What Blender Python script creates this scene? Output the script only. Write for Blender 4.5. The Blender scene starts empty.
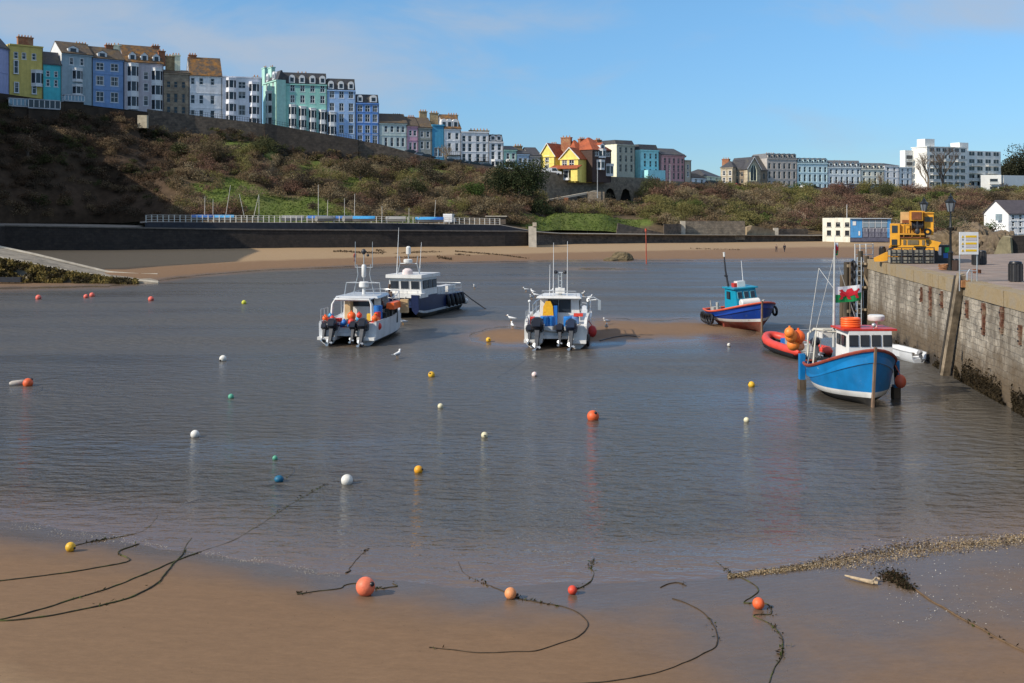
import bpy, bmesh, math, random
import numpy as np
from mathutils import Vector, Matrix, noise
random.seed(7); RNG=np.random.default_rng(11)
SC=bpy.context.scene; COL=SC.collection
# ---------------------------------------------------------------- measuring frame (eye 9 m above the water, looking north)
F=1100.0; CX=512.0; HY=210.0; H=9.0
R=math.radians
def X(px,d): return (px-CX)/F*d
def Z(py,d): return H-(py-HY)/F*d
def interp(tab,p):
    if p<=tab[0][0]: return tab[0][1]
    for (a,va),(b,vb) in zip(tab,tab[1:]):
        if p<=b:
            t=(p-a)/(b-a); return va+(vb-va)*t
    return tab[-1][1]
def smooth(a,b,t):
    t=max(0,min(1,(t-a)/(b-a))); return t*t*(3-2*t)
def ns(x,y,z=0,s=1.0): return noise.noise(Vector((x*s,y*s,z*s)))
# ---------------------------------------------------------------- land shape
T_NEAR=[(-400,29.5),(0,31.2),(100,30.0),(200,28.9),(330,27.0),(450,26.2),(600,26.05),(700,26.5),(760,27.2),(850,28.45),(950,29.6),(1024,30.5),(1400,34)]
T_FAR=[(-400,120),(0,124),(110,128.6),(160,139),(200,150),(260,162),(350,174),(420,185),(540,192),(860,194),(1400,196)]
T_WALL=[(-420,130),(-100,162),(0,190),(100,195),(250,205),(380,215),(525,228),(560,240),(700,258),(810,275),(1024,290),(1400,300)]
T_BZ=[(-420,2.2),(0,2.1),(100,1.9),(250,1.9),(380,1.77),(525,1.54),(560,1.55),(810,1.1),(1400,1.1)]
T_WTOP=[(-420,6.6),(0,6.4),(250,5.46),(380,5.1),(525,4.65),(560,3.85),(810,2.6),(1400,2.4)]
BARS=[(505,333,34,9,.36),(610,322,36,7,.36),(650,331,60,11,.46),(560,340,60,8,.42),(590,334,80,9,.40),(700,329,50,8,.40),(500,338,34,8,.40),(730,330,34,6,.36),(600,269,45,2.2,.40),(350,345,30,4,.22),(470,322,40,3,.26),(690,320,26,4,.3),(560,278,80,1.6,.2)]
BARW=[]
for (px,py,rx,ry,h) in BARS:
    y=F*H/(py-HY); BARW.append((X(px,y),y,rx/F*y,abs(F*H/(py-ry-HY)-F*H/(py+ry-HY))/2,h))
def gz(x,y):
    p=CX+F*x/max(y,1e-3); p=max(-900,min(1900,p))
    yn=interp(T_NEAR,p); yf=interp(T_FAR,p)
    if y<yn:
        sl=.010+.046*(1-smooth(430,800,p)); return sl*(yn-y)+.012*ns(x,y,3,.35)
    if y<yf:
        z=-min(.05*(y-yn),.055*(yf-y),.42)
        for bx,by,rx,ry,h in BARW:
            q=((x-bx)/rx)**2+((y-by)/ry)**2
            if q<6: z+=h*1.5*math.exp(-q)
        z+=.07*ns(x*.5,y,1,.20)+.035*ns(x*.5,y,3,.7)
        return z if z<0 else z*.22
    yw=interp(T_WALL,p); zb=interp(T_BZ,p); t=min(1,(y-yf)/max(1,yw-yf))
    return zb*t**1.15+.05*ns(x,y,5,.06)*t
def G(px,py,water=True):
    z=0
    for i in range(14):
        y=F*(H-z)/(py-HY); x=X(px,y); z=.5*z+.5*(max(gz(x,y),0) if water else gz(x,y))
    return Vector((x,y,z))
# ---------------------------------------------------------------- mesh kit
class MB:
    def __init__(s): s.v=[];s.f=[];s.m=[]
    def add(s,vs,fs,mi=0,M=None):
        o=len(s.v)
        for v in vs:
            v=Vector(v); s.v.append(M@v if M else v)
        for k,f in enumerate(fs):
            s.f.append([i+o for i in f]); s.m.append(mi[k] if isinstance(mi,list) else mi)
        return s
    def box(s,c,sz,mi=0,rz=0,M=None,taper=1.0):
        x,y,z=[a/2 for a in sz]; t=taper
        vs=[(-x,-y,-z),(x,-y,-z),(x,y,-z),(-x,y,-z),(-x*t,-y*t,z),(x*t,-y*t,z),(x*t,y*t,z),(-x*t,y*t,z)]
        T=Matrix.Translation(c)@Matrix.Rotation(rz,4,'Z')
        if M: T=M@T
        return s.add(vs,[(0,3,2,1),(4,5,6,7),(0,1,5,4),(1,2,6,5),(2,3,7,6),(3,0,4,7)],mi,T)
    def bb(s,a,b,mi=0,M=None):
        return s.box([(p+q)/2 for p,q in zip(a,b)],[abs(q-p) for p,q in zip(a,b)],mi,M=M)
    def bar(s,p,q,w,h,mi=0):
        p=Vector(p);q=Vector(q);d=q-p
        M=Matrix.Translation((p+q)/2)@d.to_track_quat('Y','Z').to_matrix().to_4x4()
        return s.box((0,0,0),(w,d.length,h),mi,M=M)
    def tube(s,pts,r,n=6,mi=0,caps=True):
        pts=[Vector(p) for p in pts]; N=len(pts); rs=r if isinstance(r,(list,tuple)) else [r]*N
        vs=[];fs=[]
        up=None
        for i,p in enumerate(pts):
            t=(pts[min(i+1,N-1)]-pts[max(i-1,0)])
            if t.length<1e-9: t=Vector((0,0,1))
            t.normalize()
            if up is None: up=Vector((0,0,1)) if abs(t.z)<.9 else Vector((1,0,0))
            a=t.cross(up)
            if a.length<1e-6: a=t.cross(Vector((1,.3,0)))
            a.normalize(); b=a.cross(t)
            up=b
            for k in range(n):
                w=2*math.pi*k/n; vs.append(p+(a*math.cos(w)+b*math.sin(w))*rs[i])
        for i in range(N-1):
            for k in range(n):
                fs.append((i*n+k,i*n+(k+1)%n,(i+1)*n+(k+1)%n,(i+1)*n+k))
        if caps: fs.append(tuple(range(n))[::-1]); fs.append(tuple((N-1)*n+k for k in range(n)))
        return s.add(vs,fs,mi)
    def ball(s,c,r,mi=0,seg=12,ring=8,M=None):
        if not isinstance(r,(tuple,list)): r=(r,r,r)
        vs=[(0,0,r[2])];fs=[]
        for i in range(1,ring):
            a=math.pi*i/ring
            for k in range(seg):
                w=2*math.pi*k/seg; vs.append((r[0]*math.sin(a)*math.cos(w),r[1]*math.sin(a)*math.sin(w),r[2]*math.cos(a)))
        vs.append((0,0,-r[2])); e=len(vs)-1
        for k in range(seg): fs.append((0,1+k,1+(k+1)%seg)); fs.append((e,e-seg+(k+1)%seg,e-seg+k))
        for i in range(ring-2):
            for k in range(seg):
                a=1+i*seg; fs.append((a+k,a+seg+k,a+seg+(k+1)%seg,a+(k+1)%seg))
        T=Matrix.Translation(c)
        return s.add(vs,fs,mi,M@T if M else T)
    def extr(s,poly,vec,mi=0,M=None):
        poly=[Vector(p) for p in poly];vec=Vector(vec);n=len(poly)
        vs=poly+[p+vec for p in poly]
        fs=[tuple(range(n))[::-1],tuple(range(n,2*n))]+[(i,(i+1)%n,n+(i+1)%n,n+i) for i in range(n)]
        return s.add(vs,fs,mi,M)
    def loft(s,rings,mi=0,closed=True,cap0=True,cap1=True):
        n=len(rings[0]); vs=[p for r in rings for p in r]; fs=[];ms=[]
        for i in range(len(rings)-1):
            for k in range(n if closed else n-1):
                fs.append((i*n+k,i*n+(k+1)%n,(i+1)*n+(k+1)%n,(i+1)*n+k)); ms.append(mi[k] if isinstance(mi,list) else mi)
        m0=mi[0] if isinstance(mi,list) else mi
        if cap0: fs.append(tuple(range(n))[::-1]); ms.append(m0)
        if cap1: fs.append(tuple((len(rings)-1)*n+k for k in range(n))); ms.append(m0)
        return s.add(vs,fs,ms)
    def mesh(s,name,mats,smooth=None):
        me=bpy.data.meshes.new(name); me.from_pydata([tuple(v) for v in s.v],[],s.f)
        for m in (mats if isinstance(mats,(list,tuple)) else [mats]): me.materials.append(m)
        me.polygons.foreach_set('material_index',s.m)
        bm=bmesh.new(); bm.from_mesh(me); bmesh.ops.recalc_face_normals(bm,faces=bm.faces[:]); bm.to_mesh(me); bm.free()
        if smooth:
            me.polygons.foreach_set('use_smooth',[True]*len(me.polygons)); me.set_sharp_from_angle(angle=R(smooth))
        me.update(); return me
    def build(s,name,mats,parent=None,smooth=None,loc=None,rot=None):
        return link(name,s.mesh(name,mats,smooth),parent,loc,rot)
def link(name,me,parent=None,loc=None,rot=None):
    o=bpy.data.objects.new(name,me); COL.objects.link(o)
    if parent is not None: o.parent=parent
    if loc is not None: o.location=loc
    if rot is not None: o.rotation_euler=rot
    return o
def tag(o,label=None,cat=None,group=None,kind=None):
    if label: o['label']=label; o['kind']='thing'
    if cat: o['category']=cat
    if group: o['group']=group
    if kind: o['kind']=kind
    return o
def thing(name,label,cat,loc=(0,0,0),rz=0,group=None):
    o=bpy.data.objects.new(name,None); COL.objects.link(o); o.empty_display_size=.3
    o.location=loc; o.rotation_euler=(0,0,rz); return tag(o,label,cat,group)
KIDS={}
def copy_tree(o,parent=None,label=None):
    c=o.copy(); COL.objects.link(c)
    if parent is not None: c.parent=parent
    if label: c['label']=label
    for ch in [k for k in bpy.data.objects if k.parent==o]: copy_tree(ch,c)
    return c
# ---------------------------------------------------------------- materials
MATS={}
def nd(nt,t,**kw):
    n=nt.nodes.new(t)
    for k,v in kw.items():
        if k in n.inputs.keys(): n.inputs[k].default_value=v
        else: setattr(n,k,v)
    return n
def mat(name,col,rough=.6,var=.25,scale=1.5,bump=0,bscale=20,metal=0,streak=0,spec=.4,col2=None,fac2=(.5,.65),s2=.4,sq=(1,1,1)):
    if name in MATS: return MATS[name]
    m=bpy.data.materials.new(name); m.use_nodes=True; nt=m.node_tree; L=nt.links
    b=nt.nodes['Principled BSDF']; b.inputs['Roughness'].default_value=rough; b.inputs['Metallic'].default_value=metal
    b.inputs['Specular IOR Level'].default_value=spec
    g=nd(nt,'ShaderNodeNewGeometry')
    mp=nd(nt,'ShaderNodeMapping'); mp.inputs['Scale'].default_value=sq; L.new(g.outputs['Position'],mp.inputs['Vector'])
    n=nd(nt,'ShaderNodeTexNoise',Scale=scale,Detail=6.0,Roughness=.62); L.new(mp.outputs[0],n.inputs['Vector'])
    mr=nd(nt,'ShaderNodeMapRange'); mr.inputs['From Min'].default_value=.3; mr.inputs['From Max'].default_value=.7
    mr.inputs['To Min'].default_value=1-var; mr.inputs['To Max'].default_value=1+var; L.new(n.outputs['Fac'],mr.inputs['Value'])
    c=nd(nt,'ShaderNodeRGB'); c.outputs[0].default_value=(*col,1); src=c.outputs[0]
    if col2:
        n2=nd(nt,'ShaderNodeTexNoise',Scale=s2,Detail=8.0,Roughness=.65); L.new(mp.outputs[0],n2.inputs['Vector'])
        r2=nd(nt,'ShaderNodeMapRange'); r2.inputs['From Min'].default_value=fac2[0]; r2.inputs['From Max'].default_value=fac2[1]; L.new(n2.outputs['Fac'],r2.inputs['Value'])
        mx=nd(nt,'ShaderNodeMix',data_type='RGBA'); L.new(r2.outputs[0],mx.inputs['Factor']); L.new(src,mx.inputs['A']); mx.inputs['B'].default_value=(*col2,1); src=mx.outputs['Result']
    if streak:
        ms=nd(nt,'ShaderNodeMapping'); ms.inputs['Scale'].default_value=(1.3,1.3,.12); L.new(g.outputs['Position'],ms.inputs['Vector'])
        n3=nd(nt,'ShaderNodeTexNoise',Scale=1.2,Detail=5.0); L.new(ms.outputs[0],n3.inputs['Vector'])
        r3=nd(nt,'ShaderNodeMapRange'); r3.inputs['From Min'].default_value=.48; r3.inputs['From Max'].default_value=.75; r3.inputs['To Max'].default_value=streak; L.new(n3.outputs['Fac'],r3.inputs['Value'])
        mx=nd(nt,'ShaderNodeMix',data_type='RGBA'); L.new(r3.outputs[0],mx.inputs['Factor']); L.new(src,mx.inputs['A']); mx.inputs['B'].default_value=(col[0]*.35,col[1]*.33,col[2]*.3,1); src=mx.outputs['Result']
    hs=nd(nt,'ShaderNodeVectorMath',operation='SCALE'); L.new(src,hs.inputs[0]); L.new(mr.outputs[0],hs.inputs['Scale'])
    L.new(hs.outputs[0],b.inputs['Base Color'])
    if bump:
        nb=nd(nt,'ShaderNodeTexNoise',Scale=bscale,Detail=5.0); L.new(mp.outputs[0],nb.inputs['Vector'])
        bp=nd(nt,'ShaderNodeBump',Strength=bump,Distance=.05); L.new(nb.outputs['Fac'],bp.inputs['Height']); L.new(bp.outputs[0],b.inputs['Normal'])
    MATS[name]=m; return m
def vmat(name,rough=.85,trans=0,nscale=3,var=.3):
    m=bpy.data.materials.new(name); m.use_nodes=True; nt=m.node_tree; L=nt.links; b=nt.nodes['Principled BSDF']
    b.inputs['Roughness'].default_value=rough; b.inputs['Specular IOR Level'].default_value=.2
    a=nd(nt,'ShaderNodeVertexColor'); a.layer_name='Col'
    g=nd(nt,'ShaderNodeNewGeometry'); n=nd(nt,'ShaderNodeTexNoise',Scale=float(nscale),Detail=6.0,Roughness=.65); L.new(g.outputs['Position'],n.inputs['Vector'])
    mr=nd(nt,'ShaderNodeMapRange'); mr.inputs['From Min'].default_value=.3; mr.inputs['From Max'].default_value=.7
    mr.inputs['To Min'].default_value=1-var; mr.inputs['To Max'].default_value=1+var; L.new(n.outputs['Fac'],mr.inputs['Value'])
    hs=nd(nt,'ShaderNodeVectorMath',operation='SCALE'); L.new(a.outputs['Color'],hs.inputs[0]); L.new(mr.outputs[0],hs.inputs['Scale'])
    L.new(hs.outputs[0],b.inputs['Base Color'])
    if trans:
        t=nd(nt,'ShaderNodeBsdfTranslucent'); L.new(hs.outputs[0],t.inputs['Color']); mx=nd(nt,'ShaderNodeMixShader'); mx.inputs[0].default_value=trans
        L.new(b.outputs[0],mx.inputs[1]); L.new(t.outputs[0],mx.inputs[2]); L.new(mx.outputs[0],nt.nodes['Material Output'].inputs['Surface'])
    return m
def paint(name,col,rough=.35,var=.1,streak=.25): return mat('paint_'+name,col,rough,var,1.2,streak=streak)
LEAF=vmat('leaf',.8,.25); EARTH=vmat('earth_and_turf',.95,0,.8,.35)
GLASS=mat('window_glass',(.025,.032,.042),.08,.3,.6,spec=.5)
WHITE=mat('white_paint',(.72,.72,.70),.45,.08,2,streak=.18)
FRAMEW=mat('white_frame',(.70,.71,.71),.45,.06,2)
BLACK=mat('black_plastic',(.012,.012,.014),.4,.2,3)
DARKM=mat('dark_metal',(.03,.03,.035),.45,.25,4)
STEEL=mat('galvanised_steel',(.48,.5,.51),.35,.15,3,metal=.6)
ALU=mat('aluminium',(.55,.57,.58),.35,.1,3,metal=.3)
SLATE=mat('slate_roof',(.055,.055,.062),.6,.3,1.5,bump=.5,bscale=4,col2=(.10,.09,.06),fac2=(.5,.75))
LICHEN=mat('lichen_roof',(.085,.065,.05),.85,.3,2,bump=.5,bscale=4,col2=(.26,.12,.025),fac2=(.42,.62),s2=.7)
BROWNR=mat('brown_roof',(.09,.07,.052),.85,.3,2,bump=.5,bscale=4,col2=(.16,.10,.04),fac2=(.5,.7),s2=.6)
REDROOF=mat('red_tile_roof',(.36,.09,.035),.8,.3,1.6,bump=.5,bscale=5,col2=(.22,.06,.03),fac2=(.45,.7),s2=.5)
BRICK=mat('chimney_brick',(.30,.12,.06),.85,.3,2.5,col2=(.38,.26,.14),fac2=(.5,.7))
OCHRE=mat('ochre_stone',(.36,.27,.15),.9,.3,2,col2=(.24,.18,.11))
POT=mat('clay_pot',(.42,.22,.11),.8,.25,4)
RUST=mat('rust',(.17,.06,.025),.9,.35,5)
WOOD=mat('weathered_timber',(.11,.08,.055),.85,.35,3,sq=(3,3,.4),col2=(.05,.045,.035))
def stone(name,col,col2,scale=1.0,mort=(.5,.46,.4),bump=.6):
    if name in MATS: return MATS[name]
    m=bpy.data.materials.new(name); m.use_nodes=True; nt=m.node_tree; L=nt.links; b=nt.nodes['Principled BSDF']; b.inputs['Roughness'].default_value=.9
    g=nd(nt,'ShaderNodeNewGeometry'); sx=nd(nt,'ShaderNodeSeparateXYZ'); L.new(g.outputs['Position'],sx.inputs[0])
    ad=nd(nt,'ShaderNodeMath',operation='ADD'); L.new(sx.outputs[0],ad.inputs[0]); L.new(sx.outputs[1],ad.inputs[1])
    cb=nd(nt,'ShaderNodeCombineXYZ'); L.new(ad.outputs[0],cb.inputs[0]); L.new(sx.outputs[2],cb.inputs[1])
    br=nd(nt,'ShaderNodeTexBrick',Scale=scale); br.inputs['Mortar Size'].default_value=.018; br.inputs['Brick Width'].default_value=.85; br.inputs['Row Height'].default_value=.42; br.inputs['Bias'].default_value=-.1
    nw=nd(nt,'ShaderNodeTexNoise',Scale=1.2,Detail=3.0); L.new(g.outputs['Position'],nw.inputs['Vector'])
    wv=nd(nt,'ShaderNodeVectorMath',operation='SCALE'); wv.inputs['Scale'].default_value=.14; L.new(nw.outputs['Color'],wv.inputs[0])
    av=nd(nt,'ShaderNodeVectorMath',operation='ADD'); L.new(cb.outputs[0],av.inputs[0]); L.new(wv.outputs[0],av.inputs[1]); L.new(av.outputs[0],br.inputs['Vector'])
    br.inputs['Color1'].default_value=(*col,1); br.inputs['Color2'].default_value=(*col2,1); br.inputs['Mortar'].default_value=(*[c*.45 for c in col],1)
    n=nd(nt,'ShaderNodeTexNoise',Scale=.8,Detail=8.0,Roughness=.7); L.new(g.outputs['Position'],n.inputs['Vector'])
    mr=nd(nt,'ShaderNodeMapRange'); mr.inputs['From Min'].default_value=.3; mr.inputs['From Max'].default_value=.7; mr.inputs['To Min'].default_value=.55; mr.inputs['To Max'].default_value=1.4; L.new(n.outputs['Fac'],mr.inputs['Value'])
    hs=nd(nt,'ShaderNodeVectorMath',operation='SCALE'); L.new(br.outputs['Color'],hs.inputs[0]); L.new(mr.outputs[0],hs.inputs['Scale'])
    L.new(hs.outputs[0],b.inputs['Base Color'])
    bp=nd(nt,'ShaderNodeBump',Strength=bump,Distance=.08); sm=nd(nt,'ShaderNodeMath',operation='SUBTRACT'); L.new(n.outputs['Fac'],sm.inputs[0]); L.new(br.outputs['Fac'],sm.inputs[1]); L.new(sm.outputs[0],bp.inputs['Height']); L.new(bp.outputs[0],b.inputs['Normal'])
    m['src']=1; MATS[name]=m; return m
# ---------------------------------------------------------------- foliage
def quads(name,pts,sz,cols,m,parent=None,asp=1.0,upb=0.0,loc=None,flat=None):
    pts=np.asarray(pts,float); N=len(pts); sz=np.asarray(sz,float).reshape(-1,1)*np.ones((N,1))
    a=RNG.normal(size=(N,3)); a[:,2]+=upb*np.sign(RNG.normal(size=N)+.8); a/=np.linalg.norm(a,axis=1,keepdims=True)
    b=np.cross(a,RNG.normal(size=(N,3))); b/=np.linalg.norm(b,axis=1,keepdims=True)
    if flat is not None:
        a[:,2]*=flat; a/=np.linalg.norm(a,axis=1,keepdims=True); b=np.cross(a,np.array([0,0,1.0])+RNG.normal(size=(N,3))*flat*.6); b/=np.linalg.norm(b,axis=1,keepdims=True)
    a=a*sz*asp; b=b*sz
    v=np.empty((N,4,3)); v[:,0]=pts-a*.6; v[:,1]=pts+b*.5-a*.05; v[:,2]=pts+a*.6; v[:,3]=pts-b*.5+a*.05
    me=bpy.data.meshes.new(name); me.vertices.add(4*N); me.vertices.foreach_set('co',v.ravel())
    me.loops.add(4*N); me.loops.foreach_set('vertex_index',np.arange(4*N,dtype=np.int32))
    me.polygons.add(N); me.polygons.foreach_set('loop_start',np.arange(0,4*N,4,dtype=np.int32))
    me.update(calc_edges=True)
    ca=me.color_attributes.new('Col','FLOAT_COLOR','POINT'); c4=np.ones((N,4,4)); c4[:,:,:3]=np.asarray(cols)[:,None,:]; ca.data.foreach_set('color',c4.ravel())
    me.materials.append(m); return link(name,me,parent,loc)
def clump(c,r,n,k=7):
    """points of a bush: k lobes spread over the upper half of an ellipsoid"""
    u=RNG.normal(size=(k,3)); u[:,2]=np.abs(u[:,2])*.9; u/=np.linalg.norm(u,axis=1,keepdims=True); lob=u*np.array(r)*RNG.uniform(.35,.85,(k,1))
    i=RNG.integers(0,k,n); g=RNG.normal(size=(n,3)); g/=np.linalg.norm(g,axis=1,keepdims=True)
    p=lob[i]+g*np.array(r)*.42*RNG.uniform(.55,1.05,(n,1))
    p[:,2]=np.where(p[:,2]<-.2*r[2],-p[:,2]*.5,p[:,2])
    return p+np.array(c),i
# ---------------------------------------------------------------- camera, sun, sky
cam=bpy.data.cameras.new('camera'); co=bpy.data.objects.new('camera',cam); COL.objects.link(co); SC.camera=co
co.location=(0,0,H); co.rotation_euler=(R(90),0,0); cam.sensor_width=36; cam.lens=F/1024*36; cam.shift_y=-131.5/1024; cam.clip_end=20000; cam.clip_start=.1
SUN_EL=R(33.5); sd=Vector((-.891,-.454,0)).normalized()
sun=bpy.data.lights.new('sun','SUN'); sun.energy=4.6; sun.angle=R(.53); sun.color=(1,.90,.76); so=bpy.data.objects.new('sun',sun); COL.objects.link(so)
sv=Vector((sd.x*math.cos(SUN_EL),sd.y*math.cos(SUN_EL),math.sin(SUN_EL))); so.rotation_euler=sv.to_track_quat('Z','Y').to_euler(); so.location=(-60,-20,90)
W=bpy.data.worlds.new('World'); SC.world=W; W.use_nodes=True; nt=W.node_tree; L=nt.links; bg=nt.nodes['Background']
sky=nd(nt,'ShaderNodeTexSky'); sky.sky_type='NISHITA'; sky.sun_disc=False; sky.sun_elevation=SUN_EL; sky.sun_rotation=math.atan2(sd.x,sd.y)
sky.air_density=1.0; sky.dust_density=.25; sky.ozone_density=3.2; sky.altitude=0
tc=nd(nt,'ShaderNodeTexCoord'); mp=nd(nt,'ShaderNodeMapping'); mp.inputs['Scale'].default_value=(3.2,3.2,8.5); mp.inputs['Location'].default_value=(.3,.1,.25); L.new(tc.outputs['Generated'],mp.inputs['Vector'])
n=nd(nt,'ShaderNodeTexNoise',Scale=1.9,Detail=8.0,Roughness=.55,Distortion=.35); L.new(mp.outputs[0],n.inputs['Vector'])
def spot(px,py,rx,ry,amt):
    d=Vector(((px-CX)/F,1,(HY-py)/F))
    v=nd(nt,'ShaderNodeVectorMath',operation='SUBTRACT'); L.new(tc.outputs['Generated'],v.inputs[0]); v.inputs[1].default_value=d.normalized()
    q=nd(nt,'ShaderNodeVectorMath',operation='MULTIPLY'); L.new(v.outputs[0],q.inputs[0]); q.inputs[1].default_value=(F/rx,0,F/ry)
    l=nd(nt,'ShaderNodeVectorMath',operation='LENGTH'); L.new(q.outputs[0],l.inputs[0])
    r=nd(nt,'ShaderNodeMapRange',interpolation_type='SMOOTHSTEP'); r.inputs['From Min'].default_value=0; r.inputs['From Max'].default_value=1; r.inputs['To Min'].default_value=amt; r.inputs['To Max'].default_value=0; L.new(l.outputs['Value'],r.inputs['Value'])
    return r.outputs[0]
acc=None
for a in [(150,20,330,80,.27),(330,75,190,75,.26),(60,40,180,65,.2),(520,22,160,55,.31),(940,15,160,55,.36),(410,110,170,65,.2),(720,60,260,40,.08),(880,-40,400,70,.12),(-500,60,500,180,.2),(1700,0,500,160,.2)]:
    o=spot(*a)
    if acc is None: acc=o
    else:
        mx=nd(nt,'ShaderNodeMath',operation='ADD'); L.new(acc,mx.inputs[0]); L.new(o,mx.inputs[1]); acc=mx.outputs[0]

hz_=nd(nt,'ShaderNodeSeparateXYZ'); L.new(tc.outputs['Generated'],hz_.inputs[0]); hi=nd(nt,'ShaderNodeMapRange',interpolation_type='SMOOTHSTEP'); hi.inputs['From Min'].default_value=.22; hi.inputs['From Max'].default_value=.5; hi.inputs['To Max'].default_value=.30; L.new(hz_.outputs[2],hi.inputs['Value'])  # extra cloud cover overhead, out of view, added for fill light
a2_=nd(nt,'ShaderNodeMath',operation='ADD'); L.new(acc,a2_.inputs[0]); L.new(hi.outputs[0],a2_.inputs[1])
ad=nd(nt,'ShaderNodeMath',operation='ADD'); L.new(n.outputs['Fac'],ad.inputs[0]); L.new(a2_.outputs[0],ad.inputs[1])
cr=nd(nt,'ShaderNodeMapRange',interpolation_type='SMOOTHSTEP'); cr.inputs['From Min'].default_value=.55; cr.inputs['From Max'].default_value=1.0; cr.inputs['To Max'].default_value=.8; L.new(ad.outputs[0],cr.inputs['Value'])
mx=nd(nt,'ShaderNodeMix',data_type='RGBA'); L.new(cr.outputs[0],mx.inputs['Factor']); 
sz=nd(nt,'ShaderNodeSeparateXYZ'); L.new(tc.outputs['Generated'],sz.inputs[0])
tr=nd(nt,'ShaderNodeMapRange'); tr.inputs['From Min'].default_value=.06; tr.inputs['From Max'].default_value=.18; L.new(sz.outputs[2],tr.inputs['Value'])
tm=nd(nt,'ShaderNodeMix',data_type='RGBA'); tm.inputs['A'].default_value=(.60,.86,1.18,1); tm.inputs['B'].default_value=(.78,1.10,1.30,1); L.new(tr.outputs[0],tm.inputs['Factor'])
tx=nd(nt,'ShaderNodeVectorMath',operation='MULTIPLY'); L.new(sky.outputs[0],tx.inputs[0]); L.new(tm.outputs['Result'],tx.inputs[1])
L.new(tx.outputs[0],mx.inputs['A']); mx.inputs['B'].default_value=(4.1,4.7,5.6,1)
cm_=nd(nt,'ShaderNodeMix',data_type='RGBA'); L.new(hi.outputs[0],cm_.inputs['Factor']); cm_.inputs['A'].default_value=(4.1,4.7,5.6,1); cm_.inputs['B'].default_value=(13.5,13.2,13.0,1); L.new(cm_.outputs['Result'],mx.inputs['B'])  # added overhead cloud is bright white to lift the shaded fronts
L.new(mx.outputs['Result'],bg.inputs['Color']); bg.inputs['Strength'].default_value=.105
SC.view_settings.view_transform='Standard'; SC.view_settings.look='None'; SC.view_settings.exposure=.07; SC.view_settings.gamma=1
SC.render.engine='CYCLES'; SC.cycles.max_bounces=5; SC.cycles.diffuse_bounces=3; SC.cycles.glossy_bounces=3; SC.cycles.transparent_max_bounces=4; SC.cycles.caustics_reflective=False; SC.cycles.caustics_refractive=False
SC.cycles.use_denoising=True
# ---------------------------------------------------------------- harbour bed and beaches: one sheet to the horizon
def sheet():
    ps=list(range(-900,1901,14)); ys=[]
    y=6.0
    while y<40: ys.append(y); y+=.45
    while y<130: ys.append(y); y+=1.6
    while y<320: ys.append(y); y+=3.5
    ys+=[420,700,1500,4000,12000]
    vs=[];fs=[]; n=len(ps)
    for y in ys:
        for p in ps:
            x=X(p,y); vs.append((x,y,gz(x,y)))
    for j in range(len(ys)-1):
        for i in range(n-1): fs.append((j*n+i,j*n+i+1,(j+1)*n+i+1,(j+1)*n+i))
    me=bpy.data.meshes.new('beach_and_harbour_bed'); me.from_pydata(vs,[],fs); me.polygons.foreach_set('use_smooth',[True]*len(fs)); return me
m=bpy.data.materials.new('sand'); m.use_nodes=True; nt=m.node_tree; L=nt.links; b=nt.nodes['Principled BSDF']
g=nd(nt,'ShaderNodeNewGeometry'); sx=nd(nt,'ShaderNodeSeparateXYZ'); L.new(g.outputs['Position'],sx.inputs[0])
n1=nd(nt,'ShaderNodeTexNoise',Scale=.35,Detail=7.0,Roughness=.6); L.new(g.outputs['Position'],n1.inputs['Vector'])
hm=nd(nt,'ShaderNodeMapRange'); hm.inputs['To Min'].default_value=.08; hm.inputs['To Max'].default_value=.26; L.new(n1.outputs['Fac'],hm.inputs['Value']); hz=nd(nt,'ShaderNodeMath',operation='ADD'); L.new(hm.outputs[0],hz.inputs[0]); L.new(sx.outputs[2],hz.inputs[1]); h2=nd(nt,'ShaderNodeMath',operation='MULTIPLY'); L.new(hz.outputs[0],h2.inputs[0]); h2.inputs[1].default_value=.5   # height + noise
ramp=nd(nt,'ShaderNodeValToRGB'); e=ramp.color_ramp.elements; e[0].position=.05; e[0].color=(.105,.080,.060,1); e[1].position=1.0; e[1].color=(.34,.235,.135,1)
for p,c in ((.10,(.125,.090,.063)),(.13,(.175,.112,.068)),(.18,(.205,.124,.068)),(.39,(.215,.132,.072)),(.46,(.33,.228,.13))):
    k=e.new(p); k.color=(*c,1)
L.new(h2.outputs[0],ramp.inputs[0])
n2=nd(nt,'ShaderNodeTexNoise',Scale=3.0,Detail=9.0,Roughness=.7); mp=nd(nt,'ShaderNodeMapping'); mp.inputs['Scale'].default_value=(.5,1.2,1); mp.inputs['Rotation'].default_value=(0,0,.35); L.new(g.outputs['Position'],mp.inputs[0]); L.new(mp.outputs[0],n2.inputs['Vector'])
mr=nd(nt,'ShaderNodeMapRange'); mr.inputs['From Min'].default_value=.3; mr.inputs['From Max'].default_value=.7; mr.inputs['To Min'].default_value=.90; mr.inputs['To Max'].default_value=1.09; L.new(n2.outputs['Fac'],mr.inputs['Value'])
nf=nd(nt,'ShaderNodeTexNoise',Scale=60.0,Detail=3.0); L.new(g.outputs['Position'],nf.inputs['Vector'])
mr2=nd(nt,'ShaderNodeMapRange'); mr2.inputs['To Min'].default_value=.8; mr2.inputs['To Max'].default_value=1.2; L.new(nf.outputs['Fac'],mr2.inputs['Value'])
n5=nd(nt,'ShaderNodeTexNoise',Scale=11.0,Detail=6.0,Roughness=.75); L.new(mp.outputs[0],n5.inputs['Vector']); r5=nd(nt,'ShaderNodeMapRange'); r5.inputs['From Min'].default_value=.3; r5.inputs['From Max'].default_value=.7; r5.inputs['To Min'].default_value=.90; r5.inputs['To Max'].default_value=1.10; L.new(n5.outputs['Fac'],r5.inputs['Value'])
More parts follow.
